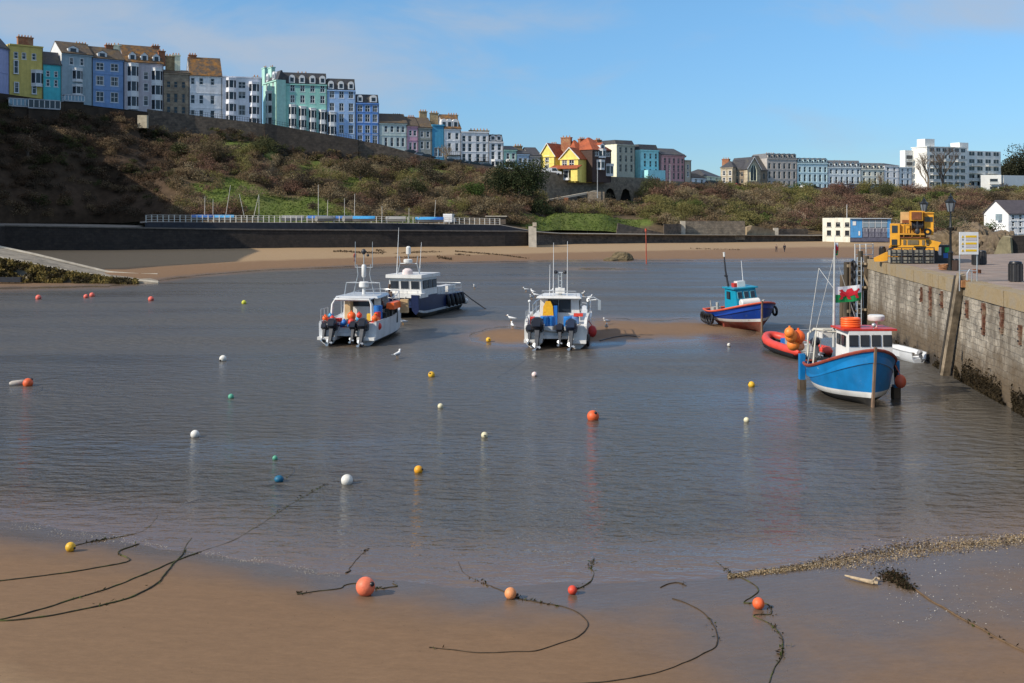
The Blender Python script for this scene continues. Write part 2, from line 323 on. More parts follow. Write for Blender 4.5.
vo=nd(nt,'ShaderNodeTexVoronoi',Scale=2.6); L.new(g.outputs['Position'],vo.inputs['Vector']); r6=nd(nt,'ShaderNodeMapRange'); r6.inputs['From Min'].default_value=.03; r6.inputs['From Max'].default_value=.06; r6.inputs['To Min'].default_value=.55; r6.inputs['To Max'].default_value=1.0; L.new(vo.outputs['Distance'],r6.inputs['Value'])
m5=nd(nt,'ShaderNodeMath',operation='MULTIPLY'); L.new(r5.outputs[0],m5.inputs[0]); L.new(r6.outputs[0],m5.inputs[1])
m6=nd(nt,'ShaderNodeMath',operation='MULTIPLY'); L.new(mr.outputs[0],m6.inputs[0]); L.new(m5.outputs[0],m6.inputs[1])
mm=nd(nt,'ShaderNodeMath',operation='MULTIPLY'); L.new(m6.outputs[0],mm.inputs[0]); L.new(mr2.outputs[0],mm.inputs[1])
hs=nd(nt,'ShaderNodeVectorMath',operation='SCALE'); L.new(ramp.outputs[0],hs.inputs[0]); L.new(mm.outputs[0],hs.inputs['Scale']); L.new(hs.outputs[0],b.inputs['Base Color'])
rr=nd(nt,'ShaderNodeMapRange'); rr.inputs['From Min'].default_value=.19; rr.inputs['From Max'].default_value=.32; rr.inputs['To Min'].default_value=.16; rr.inputs['To Max'].default_value=.8; L.new(hz.outputs[0],rr.inputs['Value']); L.new(rr.outputs[0],b.inputs['Roughness'])
b.inputs['Specular IOR Level'].default_value=.22
bp=nd(nt,'ShaderNodeBump',Strength=.22,Distance=.04); L.new(n2.outputs['Fac'],bp.inputs['Height'])
wv=nd(nt,'ShaderNodeTexWave',Scale=1.6,Distortion=5.0,Detail=3.0); wv.inputs['Detail Scale'].default_value=1.2; wm=nd(nt,'ShaderNodeMapping'); wm.inputs['Rotation'].default_value=(0,0,1.2); L.new(g.outputs['Position'],wm.inputs[0]); L.new(wm.outputs[0],wv.inputs['Vector'])
bp2=nd(nt,'ShaderNodeBump',Strength=.035,Distance=.03); L.new(wv.outputs['Fac'],bp2.inputs['Height']); L.new(bp.outputs[0],bp2.inputs['Normal']); L.new(bp2.outputs[0],b.inputs['Normal'])
SAND=m
me=sheet(); me.materials.append(SAND); tag(link('beach',me),kind='structure')
# ---------------------------------------------------------------- water
m=bpy.data.materials.new('harbour_water'); m.use_nodes=True; nt=m.node_tree; L=nt.links; b=nt.nodes['Principled BSDF']
g=nd(nt,'ShaderNodeNewGeometry')
def wn(sc,scl,rot,det,rough=.55):
    mp=nd(nt,'ShaderNodeMapping'); mp.inputs['Scale'].default_value=scl; mp.inputs['Rotation'].default_value=(0,0,rot); L.new(g.outputs['Position'],mp.inputs[0])
    n=nd(nt,'ShaderNodeTexNoise',Scale=sc,Detail=det,Roughness=rough); L.new(mp.outputs[0],n.inputs['Vector']); return n.outputs['Fac']
a1=wn(1.0,(1.0,2.0,1),.14,4.0); a2=wn(1.0,(2.4,5.0,1),-.2,3.0); a3=wn(1.0,(.12,.32,1),.2,4.0)
pat=wn(1.0,(.022,.11,1),.12,6.0,.6)
pm=nd(nt,'ShaderNodeMapRange'); pm.inputs['From Min'].default_value=.35; pm.inputs['From Max'].default_value=.65; pm.inputs['To Min'].default_value=.35; pm.inputs['To Max'].default_value=1.5; L.new(pat,pm.inputs['Value'])
sx=nd(nt,'ShaderNodeSeparateXYZ'); L.new(g.outputs['Position'],sx.inputs[0])
def bump(h,st,dist,prev,amp=None):
    bp=nd(nt,'ShaderNodeBump',Strength=st,Distance=dist); L.new(h,bp.inputs['Height'])
    if amp is not None:
        q=nd(nt,'ShaderNodeMath',operation='MULTIPLY'); q.inputs[1].default_value=st; L.new(amp,q.inputs[0]); L.new(q.outputs[0],bp.inputs['Strength'])
    if prev is not None: L.new(prev,bp.inputs['Normal'])
    return bp.outputs[0]
WAT_EDGE=nd(nt,'ShaderNodeAttribute'); WAT_EDGE.attribute_name='depth'
em=nd(nt,'ShaderNodeMapRange'); em.inputs['From Min'].default_value=0; em.inputs['From Max'].default_value=.22; em.inputs['To Min'].default_value=.35; em.inputs['To Max'].default_value=1; L.new(WAT_EDGE.outputs['Fac'],em.inputs['Value'])
am=nd(nt,'ShaderNodeMath',operation='MULTIPLY'); L.new(pm.outputs[0],am.inputs[0]); L.new(em.outputs[0],am.inputs[1])
nb=bump(a1,.8,.27,None,am.outputs[0]); nb=bump(a2,.8,.022,nb,am.outputs[0]); nb=bump(a3,.6,.12,nb,em.outputs[0])
L.new(nb,b.inputs['Normal'])
cm=nd(nt,'ShaderNodeMix',data_type='RGBA'); cm.inputs['A'].default_value=(.15,.098,.060,1); cm.inputs['B'].default_value=(.082,.074,.062,1)
e2=nd(nt,'ShaderNodeMapRange'); e2.inputs['From Max'].default_value=.3; L.new(WAT_EDGE.outputs['Fac'],e2.inputs['Value']); L.new(e2.outputs[0],cm.inputs['Factor']); L.new(cm.outputs['Result'],b.inputs['Base Color'])
ry=nd(nt,'ShaderNodeMapRange',interpolation_type='SMOOTHSTEP'); ry.inputs['From Min'].default_value=26; ry.inputs['From Max'].default_value=75; ry.inputs['To Min'].default_value=.10; ry.inputs['To Max'].default_value=.40; L.new(sx.outputs[1],ry.inputs['Value']); rp=nd(nt,'ShaderNodeMapRange'); rp.inputs['From Min'].default_value=.38; rp.inputs['From Max'].default_value=.62; rp.inputs['To Min'].default_value=.55; rp.inputs['To Max'].default_value=1.15; L.new(pat,rp.inputs['Value']); rq=nd(nt,'ShaderNodeMath',operation='MULTIPLY'); L.new(ry.outputs[0],rq.inputs[0]); L.new(rp.outputs[0],rq.inputs[1]); L.new(rq.outputs[0],b.inputs['Roughness']); b.inputs['IOR'].default_value=1.45
ps=list(range(-900,1901,10)); ys=[]; y=22.0
while y<60: ys.append(y); y+=.4
while y<210: ys.append(y); y+=1.5
vs=[];fs=[];dp=[];n=len(ps)
for y in ys:
    for p in ps:
        x=X(p,y); z=gz(x,y); vs.append((x,y,0)); dp.append(max(0,min(1,-z)))
for j in range(len(ys)-1):
    for i in range(n-1): fs.append((j*n+i,j*n+i+1,(j+1)*n+i+1,(j+1)*n+i))
me=bpy.data.meshes.new('water'); me.from_pydata(vs,[],fs); at=me.attributes.new('depth','FLOAT','POINT'); at.data.foreach_set('value',dp); me.materials.append(m)
tag(link('water',me),kind='structure')
# ---------------------------------------------------------------- hillside
T_FD=[(-420,158),(-100,200),(0,250),(150,272),(262,282),(380,290),(540,303),(600,313),(700,335),(750,380),(910,398),(1005,440),(1400,490)]
T_FZ=[(-420,41),(-110,40),(0,34.7),(150,32.5),(262,30),(380,25.3),(432,21.8),(504,19.4),(540,18.4),(600,17.5),(700,16.9),(750,16.3),(910,16.2),(1005,16.6),(1400,17)]
T_CD=[(-420,128),(-200,150),(-100,174),(0,240),(100,256),(148,262),(190,267),(262,273),(282,275),(356,280),(432,286),(504,291),(540,294),(640,314),(700,326),(740,365),(910,389),(1024,436),(1400,480)]  # unseen left end drawn nearer so its shadow reaches the beach
T_CZ=[(-420,39.5),(-110,38.5),(0,32.2),(125,30.6),(146,26.5),(190,26.2),(262,25.9),(282,22.2),(356,21.2),(432,19.9),(504,18.3),(533,15.5),(546,11.4),(642,11.8),(656,15.6),(740,15.8),(910,15.3),(1400,16)]  # unseen left end raised, with the terrace, to throw shade on the cliff
T_BD=[(-420,4),(-100,6),(0,30),(100,36),(150,26),(185,13),(500,13),(540,9),(1400,14)]      # distance of the slope's foot behind the sea wall
T_PZ=[(-420,6.6),(0,6.4),(120,6.3),(150,6.8),(380,6.4),(500,5.9),(540,4.2),(620,3.6),(810,2.7),(1400,2.5)]
def hill(p,t):
    d0=interp(T_WALL,p)+interp(T_BD,p); z0=interp(T_PZ,p); d1=interp(T_CD,p); z1=interp(T_CZ,p)
    cl=1-smooth(150,200,p)
    k=.85*(1-cl)+.8*cl
    d=d0+(d1-d0)*t; z=z0+(z1-z0)*(t**k)
    if 535<p<625:                                   # green bank before the arched wall
        q=smooth(530,560,p)*(1-smooth(600,630,p)); z+=2.6*q*math.exp(-((t-.16)/.12)**2)
    w=math.sin(math.pi*min(1,max(0,t)))**.6
    x=X(p,d); dn=(1.6+1.7*cl)*w*ns(x,d,z,.07)+(.9+.9*cl)*w*ns(x,d,z,.22)+.35*w*ns(x,d,z,.7)
    return Vector((x+.25*dn,d-dn*.9,z+dn*.35))
def gmask(p,t):
    v=hill0=None
    d=interp(T_WALL,p)+interp(T_BD,p); d+= (interp(T_CD,p)-d)*t
    q=ns(X(p,d),d,t*9,.055)+.5*ns(X(p,d),d,t*9,.16)
    q+=.55*math.exp(-(((p-345)/60)**2+((t-.42)/.16)**2))+.5*math.exp(-(((p-240)/22)**2+((t-.3)/.2)**2))+.5*math.exp(-(((p-455)/22)**2+((t-.3)/.2)**2))+.9*math.exp(-(((p-575)/40)**2+((t-.12)/.12)**2))
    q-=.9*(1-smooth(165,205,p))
    return q
ps=[-420+5*i for i in range(372)]; TS=[i/42 for i in range(43)]
vs=[];cs=[];fs=[];n=len(ps)
for t in TS:
    for p in ps:
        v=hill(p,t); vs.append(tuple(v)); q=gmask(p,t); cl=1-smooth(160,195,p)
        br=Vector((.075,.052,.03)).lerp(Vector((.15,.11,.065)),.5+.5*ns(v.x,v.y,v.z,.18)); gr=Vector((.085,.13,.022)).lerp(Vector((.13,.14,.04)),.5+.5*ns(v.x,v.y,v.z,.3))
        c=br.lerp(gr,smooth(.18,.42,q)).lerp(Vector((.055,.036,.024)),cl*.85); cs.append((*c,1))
for j in range(len(TS)-1):
    for i in range(n-1): fs.append((j*n+i,j*n+i+1,(j+1)*n+i+1,(j+1)*n+i))
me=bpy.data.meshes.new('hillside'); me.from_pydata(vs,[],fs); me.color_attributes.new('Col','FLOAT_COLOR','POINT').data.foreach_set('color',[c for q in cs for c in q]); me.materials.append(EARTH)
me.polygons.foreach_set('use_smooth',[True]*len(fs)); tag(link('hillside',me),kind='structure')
# promenade and terrace sheets
CONC=mat('promenade_concrete',(.20,.18,.155),.9,.2,.8,col2=(.22,.2,.17)); ROADM=mat('asphalt',(.06,.06,.06),.9,.2,1)
def strip(name,cols,m,kind='structure',px=(-420,1400),step=10):
    vs=[];fs=[];ps=list(range(px[0],px[1]+1,step)); k=len(cols(ps[0]))
    for p in ps: vs+=cols(p)
    for i in range(len(ps)-1):
        for j in range(k-1): fs.append((i*k+j,(i+1)*k+j,(i+1)*k+j+1,i*k+j+1))
    me=bpy.data.meshes.new(name); me.from_pydata(vs,[],fs); me.materials.append(m); o=link(name,me)
    if kind: tag(o,kind=kind)
    return o
def pt(p,d,z): return (X(p,d),d,z)
strip('promenade',lambda p:[pt(p,interp(T_WALL,p)+.2,interp(T_WTOP,p)-.02),pt(p,interp(T_WALL,p)+3.3,interp(T_WTOP,p)-.02),pt(p,interp(T_WALL,p)+interp(T_BD,p)+3,interp(T_WTOP,p)-.02)],CONC)
strip('upper_promenade',lambda p:[pt(p,interp(T_WALL,p)+3.25,interp(T_PZ,p)-.02),pt(p,interp(T_WALL,p)+interp(T_BD,p)+2.5,interp(T_PZ,p)+.02)],CONC,px=(140,530))
strip('terrace_road',lambda p:[pt(p,interp(T_CD,p)+.3,interp(T_FZ,p)-.15),pt(p,interp(T_FD,p)+5,interp(T_FZ,p)-.1),pt(p,interp(T_FD,p)+60,interp(T_FZ,p)),pt(p,900,interp(T_FZ,p)-3),pt(p,6000,5)],ROADM)
# ---------------------------------------------------------------- walls
SEAW=stone('sea_wall_stone',(.040,.031,.025),(.026,.021,.018),1.0)
RETW=stone('retaining_wall_stone',(.15,.115,.085),(.08,.064,.052),1.0)
TANW=stone('tan_wall_stone',(.27,.22,.16),(.18,.15,.115),1.0)
COPE=mat('coping_concrete',(.42,.38,.31),.85,.2,1.2)
def wallstrip(name,label,pxs,df,z0,z1,th,m,cope=None,cat='wall',group=None,batter=0):
    mb=MB();rings=[]
    for p in pxs:
        d=df(p); rings.append([pt(p,d-batter,z0(p)),pt(p,d,z1(p)),pt(p,d+th,z1(p)),pt(p,d+th,z0(p))])
    mb.loft(rings)
    o=mb.build(name,m); tag(o,label,cat,group)
    if cope:
        mb=MB(); mb.loft([[pt(p,df(p)-.18,z1(p)),pt(p,df(p)-.18,z1(p)+.22),pt(p,df(p)+th+.1,z1(p)+.22),pt(p,df(p)+th+.1,z1(p))] for p in pxs]); c=mb.build('coping',cope,o)
    return o
rng=lambda a,b,s:list(range(a,b,s))+[b]
wallstrip('sea_wall','long dark stone sea wall with pale coping along the back of the beach',rng(-420,530,25),lambda p:interp(T_WALL,p),lambda p:interp(T_BZ,p)-1.2,lambda p:interp(T_WTOP,p)-.2,.9,SEAW,mat('dull_coping',(.15,.13,.11),.9,.3,1.2),batter=.6)
wallstrip('sea_wall','low brown sea wall beyond the pale buttress behind the far sand',rng(533,860,20),lambda p:interp(T_WALL,p)+2,lambda p:interp(T_BZ,p)-1.2,lambda p:interp(T_WTOP,p)-.2,.9,RETW,COPE,batter=.3)
wallstrip('sea_wall','grey retaining wall at the foot of the cliff behind the crane',rng(862,1200,20),lambda p:interp(T_WALL,p)+2,lambda p:interp(T_BZ,p)-1.2,lambda p:interp(T_WTOP,p)+.4,.9,TANW,COPE)
wallstrip('promenade_wall','dark blue-black parapet wall under the white promenade railing',rng(145,530,20),lambda p:interp(T_WALL,p)+3.2,lambda p:interp(T_WTOP,p)-.5,lambda p:interp(T_PZ,p),.35,mat('dark_parapet',(.035,.036,.045),.8,.3,1.2))
o=MB(); p0=P0=None
bx=X(531,229); o.extr([(bx-.5,225.5,1.0),(bx-.5,228.6,5.6),(bx-.5,229.8,5.6),(bx-.5,229.8,1.0)],(1.6,.5,0)); o.extr([(bx+.35,228.7,5.6),(bx+.35,228.7,6.4),(bx+.35,229.7,6.4),(bx+.35,229.7,5.6)],(.8,0,0))
tag(o.build('buttress',mat('pale_render',(.46,.40,.31),.9,.2,1)),'pale sloping concrete buttress at the end of the dark sea wall','buttress')
wallstrip('garden_wall','dark brown wall on the cliff top below the leftmost houses',rng(-420,149,15),lambda p:interp(T_CD,p),lambda p:interp(T_CZ,p)-2,lambda p:interp(T_FZ,p)-.35,.8,mat('dark_earth_wall',(.045,.032,.022),.95,.4,.6))
wallstrip('retaining_wall','brown stone retaining wall under the white houses on the cliff',rng(147,267,12),lambda p:interp(T_CD,p),lambda p:interp(T_CZ,p)-2,lambda p:interp(T_FZ,p)+.5,.8,RETW)
wallstrip('retaining_wall','tall dark stone retaining wall below the mint green hotel',rng(265,358,12),lambda p:interp(T_CD,p)-.7,lambda p:interp(T_CZ,p)-2.5,lambda p:interp(T_FZ,p)+.7,.8,stone('dark_retaining_stone',(.075,.06,.048),(.045,.037,.032),1.0))
wallstrip('retaining_wall','low grey stone parapet wall running down past the pink house',rng(357,536,12),lambda p:interp(T_CD,p),lambda p:interp(T_CZ,p)-2,lambda p:interp(T_FZ,p)+.6,.6,RETW)
wallstrip('parapet_wall','low stone parapet on the cliff top before the far terraces',rng(648,900,15),lambda p:interp(T_CD,p),lambda p:interp(T_CZ,p)-2,lambda p:interp(T_FZ,p)+.35,.5,TANW)
tag(MB().box((X(142.5,259),259.3,29.8),(2.2,1.2,3.0)).build('wall_pier',mat('cream_stone',(.52,.45,.32),.9,.2,1)),'small cream wall pier catching the sun above the shaded cliff','wall')
# arched wall and ramp deck below the yellow house
def arched():
    t=thing('arched_wall','stone viaduct wall with two dark arches below the yellow house','wall',(0,0,0))
    pl=[538,604,607,610,613,616,618,620.5,623,626,629,631,660]
    mb=MB(); d0=lambda p:interp(T_CD,p)-1.0
    for a,b in zip(pl,pl[1:]):
        inn=(604<=a<616) or (620.5<=a<631)
        c,w=(610,6) if a<617 else (625.7,5.2)
        za=interp(T_CZ,a)-3; zt=lambda p:interp(T_FZ,p)+.9
        def arch(p):
            q=max(0,1-((p-c)/w)**2); return 12.2+2.9*math.sqrt(q)
        if inn: lo=[arch(a),arch(b)]
        else: lo=[za,za]
        mb.extr([pt(a,d0(a),lo[0]),pt(b,d0(b),lo[1]),pt(b,d0(b),zt(b)),pt(a,d0(a),zt(a))],(0,1.6,0))
    mb.build('masonry',TANW,t)
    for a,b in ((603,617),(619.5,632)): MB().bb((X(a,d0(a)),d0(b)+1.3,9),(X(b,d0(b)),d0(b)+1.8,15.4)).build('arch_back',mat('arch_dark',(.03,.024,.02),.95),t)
    return t
arched()
t=thing('ramp','sloping concrete ramp deck on brick piers below the yellow house','ramp',(0,0,0)); 
MB().extr([pt(549,286,Z(199.3,286)),pt(597,291,Z(190.5,291)),pt(597,291,Z(192.4,291)),pt(549,286,Z(201.2,286))],(-.6,3.2,0)).build('deck',COPE,t)
MB().bb((X(566,287.5)-.6,287.5,4),(X(566,287.5)+.6,289,Z(197.6,287.5))).build('pier',BRICK,t); MB().bb((X(596,290)-2.2,289.6,2),(X(596,290)+2.2,293,Z(191.6,290))).build('pier',TANW,t); MB().bb((X(556,287)-.4,287,4),(X(556,287)+.4,288,Z(199.6,287))).build('pier',TANW,t)
def lowwall(name,label,a,b,d,py0,py1,m,th=.8,pyb=None):
    mb=MB(); pyb=pyb or py1
    mb.extr([pt(a,d,Z(py0,d)),pt(b,d+4,Z(pyb if pyb!=py1 else py0,d+4)),pt(b,d+4,Z(py1+4,d+4)),pt(a,d,Z(py1+4,d))],(0,th,0)); tag(mb.build(name,m),label,'wall')
lowwall('ruined_wall','long grey roofless stone wall behind the far sea wall',682,745,262,221,236,TANW)
lowwall('ruined_wall','lower grey stone wall with a cream pier left of the beach buildings',776,808,280,229,238,RETW)
lowwall('ruined_wall','short grey walled yard with a pale patch before the scrub',664,681,256,224,236,RETW)
tag(MB().bb((X(682.5,261)-.5,260.4,1.5),(X(682.5,261)+.6,261.6,Z(221,261))).build('gate_pier',COPE),'tall cream pier at the left end of the ruined wall','pier')
tag(MB().bb((X(775.5,277)-.5,276.4,1),(X(775.5,277)+.6,277.6,Z(228,277))).build('gate_pier',COPE),'shorter cream pier in front of the lower stone wall','pier')
mb=MB(); mb.extr([pt(747,268,2),pt(775,272,2),pt(775,272,Z(231,272)),pt(766,270,Z(227,270)),pt(752,268,Z(225.5,268)),pt(747,268,Z(227,268))],(0,2,0)); tag(mb.build('rock_mound',mat('tan_rock',(.32,.25,.16),.95,.35,1)),'tan earth mound between the two ruined walls','rock')
# path up the hill: a pale diagonal wall
mb=MB(); rings=[]
for p,py in ((742,194),(765,200),(790,208),(806,215)):
    d=interp(T_CD,p)-6-(p-742)*1.0; rings.append([pt(p,d,Z(py,d)-3),pt(p,d,Z(py,d)+.3),pt(p,d+1.2,Z(py,d)+.3),pt(p,d+1.2,Z(py,d)-3)])
mb.loft(rings); tag(mb.build('path_wall',TANW),'stone wall of a path descending the scrubby cliff below the chapel','wall')
# grass bank wall and steps (centre)
mb=MB(); mb.extr([pt(616,255,3),pt(664,262,3),pt(664,262,Z(233,262)),pt(640,259,Z(228,259)),pt(618,256,Z(223,256))],(0,1,0)); tag(mb.build('stepped_wall',RETW),'stone wall of a stepped path rising from the far beach to the green bank','wall')
# ---------------------------------------------------------------- scrub on the cliffs
PAL=[((.15,.105,.058),(.24,.175,.10)),((.15,.14,.048),(.23,.20,.075)),((.06,.045,.03),(.10,.075,.05)),((.20,.155,.09),(.30,.24,.145)),((.075,.115,.025),(.12,.155,.04)),((.15,.085,.06),(.22,.13,.09)),((.095,.062,.038),(.155,.10,.062)),((.05,.06,.022),(.08,.085,.03))]
P3=[];S3=[];C3=[]
def scrub(p,t,r,n,pal,size):
    c=hill(p,t)+Vector((0,-.2,r[2]*.35)); pp,_=clump(c,r,n,6); a,b=np.array(PAL[pal][0]),np.array(PAL[pal][1])
    k=RNG.uniform(0,1,(n,1)); cc=(a+(b-a)*k)*RNG.uniform(.85,1.15); tone=RNG.uniform(.85,1.18,6); cc=cc*tone[_][:,None]; P3.append(pp);S3.append(RNG.uniform(.6,1.2,n)*size);C3.append(cc)
nb=0
while nb<2100:
    p=random.uniform(-60,1120) ; t=random.random()**.9*.98+.01
    cl=1-smooth(160,195,p); q=gmask(p,t)
    if q>.3 and random.random()<.93: continue
    if p>530 and p<642 and (t<.3 or t>.62) and random.random()<.9: continue
    if cl>.5 and random.random()<.15: continue
    nb+=1; d=interp(T_CD,p); sc=d/300
    r0=random.uniform(1.2,2.9)*sc*(.8 if cl>.5 else 1)*(1.2 if random.random()<.2 else 1)
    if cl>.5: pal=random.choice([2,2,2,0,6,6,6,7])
    elif p>650:
        zz=ns(p*.022,t*1.6,9); pal=random.choice([5,5,5,2,0]) if zz<-.12 else (random.choice([1,1,4,1,2]) if zz>.2 else random.choice([0,3,3,0,1]))
    else: pal=random.choice([0,0,0,3,3,1,2,2,5])
    zone=ns(p*.02,t*2.0,4); pal=pal if (cl>.5 or p>650 or zone<.15) else (1 if zone<.27 else pal)
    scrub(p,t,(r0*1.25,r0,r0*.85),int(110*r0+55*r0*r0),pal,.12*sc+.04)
for i in range(230):
    p=random.uniform(135,470); d=interp(T_CD,p)-.7-random.random()*1.2; z=interp(T_CZ,p)+random.uniform(-1.2,1.0+1.6*random.random()**2); r0=random.uniform(.7,1.7)
    pp,_=clump((X(p,d),d,z),(r0*1.3,r0*.6,r0*.9),int(130*r0),6); a,b=[np.array(q) for q in PAL[random.choice([0,1,2,2,6,7])]]; k=RNG.uniform(0,1,(len(pp),1)); P3.append(pp); S3.append(RNG.uniform(.6,1.2,len(pp))*.15); C3.append(a+(b-a)*k)
o=quads('scrub',np.vstack(P3),np.concatenate(S3),np.vstack(C3),LEAF,asp=1.9,upb=.3); tag(o,'brown and olive winter scrub covering the cliffs','scrub',kind='stuff')
# short fringe along the cliff foot and the green bank
P3=[];S3=[];C3=[]
for i in range(26000):
    p=random.uniform(175,640); t=random.random()*.8
    if gmask(p,t)<.22: continue
    v=hill(p,t); P3.append(v+Vector((0,0,.08))); S3.append(random.uniform(.12,.3)); k=random.random(); C3.append((.075+.055*k,.115+.05*k,.020+.016*k))
o=quads('rough_grass',np.array(P3),S3,np.array(C3),LEAF,asp=1.6,upb=.2); tag(o,'bright green rough grass in patches on the slope','grass',kind='stuff')
# ---------------------------------------------------------------- houses
def fd(p): return interp(T_FD,p)
WINC={}
def win_mesh(w,h,fm,bars):
    cur=random.choice([0,0,0,1,2]); k=(round(w,2),round(h,2),fm.name,bars,cur)
    if k in WINC: return WINC[k]
    mb=MB(); f=.13
    mb.bb((-w/2-.05,-.06,-.05),(-w/2+f,.10,h+.05)); mb.bb((w/2-f,-.06,-.05),(w/2+.05,.10,h+.05)); mb.bb((-w/2+f,-.06,h-f),(w/2-f,.10,h+.05)); mb.bb((-w/2-.15,-.14,-.16),(w/2+.15,.10,-.05)); mb.bb((-w/2+f,-.06,-.05),(w/2-f,.10,f-.05))
    if bars>=1: mb.bb((-w/2+f,.0,h*.5-.05),(w/2-f,.09,h*.5+.05))
    if bars>=2: mb.bb((-.05,.0,f),(.05,.08,h-f))
    a=mb.mesh('window',fm); q=MB().bb((-w/2+f*.5,.11,0),(w/2-f*.5,.14,h)); cu=mat('net_curtain',(.20,.20,.19),.35,.2,4)
    if cur==1: q.bb((-w/2+f,.095,f),(-w*.22,.108,h-f),1).bb((w*.22,.095,f),(w/2-f,.108,h-f),1)
    if cur==2: q.bb((-w/2+f,.095,h*.62),(w/2-f,.108,h-f),1)
    b=q.mesh('pane',[GLASS,cu]); WINC[k]=(a,b); return a,b
def window(par,x,y,z,w,h,fm=None,bars=1,rz=0):
    a,b=win_mesh(w,h,fm or FRAMEW,bars); o=link('window',a,par,(x,y,z),(0,0,rz)); link('pane',b,o)
def facade(mb,w,h,rects,rev=.22):
    us=sorted({0,w,*[r[0] for r in rects],*[r[1] for r in rects]}); zs=sorted({0,h,*[r[2] for r in rects],*[r[3] for r in rects]})
    us=[u for u in us if 0<=u<=w]; zs=[z for z in zs if 0<=z<=h]
    for a,b in zip(us,us[1:]):
        for c,d in zip(zs,zs[1:]):
            uc,zc=(a+b)/2,(c+d)/2
            if any(r[0]<uc<r[1] and r[2]<zc<r[3] for r in rects): continue
            mb.add([(a,0,c),(b,0,c),(b,0,d),(a,0,d)],[(0,1,2,3)])
    for u0,u1,z0,z1 in rects:
        mb.add([(u0,0,z0),(u1,0,z0),(u1,0,z1),(u0,0,z1),(u0,rev,z0),(u1,rev,z0),(u1,rev,z1),(u0,rev,z1)],[(0,4,5,1),(1,5,6,2),(2,6,7,3),(3,7,4,0)])
def chimney(par,x,y,z0,z1,w,m,npot=3,dp=1.0):
    o=MB().bb((x-w/2,y-dp/2,z0),(x+w/2,y+dp/2,z1-.25)).bb((x-w/2-.12,y-dp/2-.12,z1-.25),(x+w/2+.12,y+dp/2+.12,z1)).build('chimney',m,par)
    for i in range(npot):
        px=x-w/2+(i+.5)*w/npot; MB().tube([(px,y,z1),(px,y,z1+.5)],[.17,.13],8).build('chimney_pot',POT,o,smooth=40)
def bay(par,x,z0,z1,w,wallm,floors=1,dp=.9,fm=None):
    """a canted bay: three glazed faces per floor"""
    o=MB(); q=w*.27
    pl=[(x-w/2,0),(x-w/2+q,-dp),(x+w/2-q,-dp),(x+w/2,0)]
    hh=(z1-z0)/floors
    def ring(z,g): return [Vector((p[0]+(g if p[0]>x else -g)*.6,p[1]-(g if p[1]<0 else 0),z)) for p in pl]+[Vector((x+w/2,.02,z)),Vector((x-w/2,.02,z))]
    def slab(a,b,g): o.loft([ring(a,g),ring(b,g)])
    for k in range(floors):
        b=z0+k*hh; slab(b,b+hh*.22,0); slab(b+hh*.84,b+hh,0.08)
        for i in range(3):
            for t in ((0.0,.09),(.91,1.0)):
                p,r=Vector((*pl[i],0)),Vector((*pl[i+1],0)); a=p.lerp(r,t[0]);c=p.lerp(r,t[1]); nrm=Vector((0,.16,0))
                o.extr([a+Vector((0,0,b+hh*.22)),c+Vector((0,0,b+hh*.22)),c+Vector((0,0,b+hh*.84)),a+Vector((0,0,b+hh*.84))],nrm)
    slab(z1,z1+.18,.14)
    ob=o.build('bay_window',fm or wallm,par)
    for k in range(floors):
        b=z0+k*hh; g=MB(); g.loft([[Vector((p[0],p[1]+.1,b+hh*.22)) for p in pl],[Vector((p[0],p[1]+.1,b+hh*.84)) for p in pl]],closed=False,cap0=False,cap1=False); g.build('pane',GLASS,ob)
def dormer(par,x,y,z,w,h,wm,rm,dp=2.2,arch=False):
    o=MB(); 
    if arch:
        pts=[(-w/2,0),(w/2,0),(w/2,h*.65)]+[(w/2*math.cos(a),h*.65+h*.35*math.sin(a)) for a in [math.pi*i/6 for i in range(1,6)]]+[(-w/2,h*.65)]
    else: pts=[(-w/2,0),(w/2,0),(w/2,h*.7),(0,h),(-w/2,h*.7)]
    o.extr([(x+a,y,z+b) for a,b in pts],(0,dp,0)); 
    if not arch: o.add([(x-w/2-.15,y-.12,z+h*.66),(x,y-.12,z+h*1.04),(x+w/2+.15,y-.12,z+h*.66),(x-w/2-.15,y+dp,z+h*.66),(x,y+dp,z+h*1.04),(x+w/2+.15,y+dp,z+h*.66)],[(0,1,4,3),(1,2,5,4)],1)
    ob=o.build('dormer',[wm,rm],par); MB().bb((x-w*.28,y-.03,z+h*.14),(x+w*.28,y+.02,z+h*.64)).build('pane',GLASS,ob)
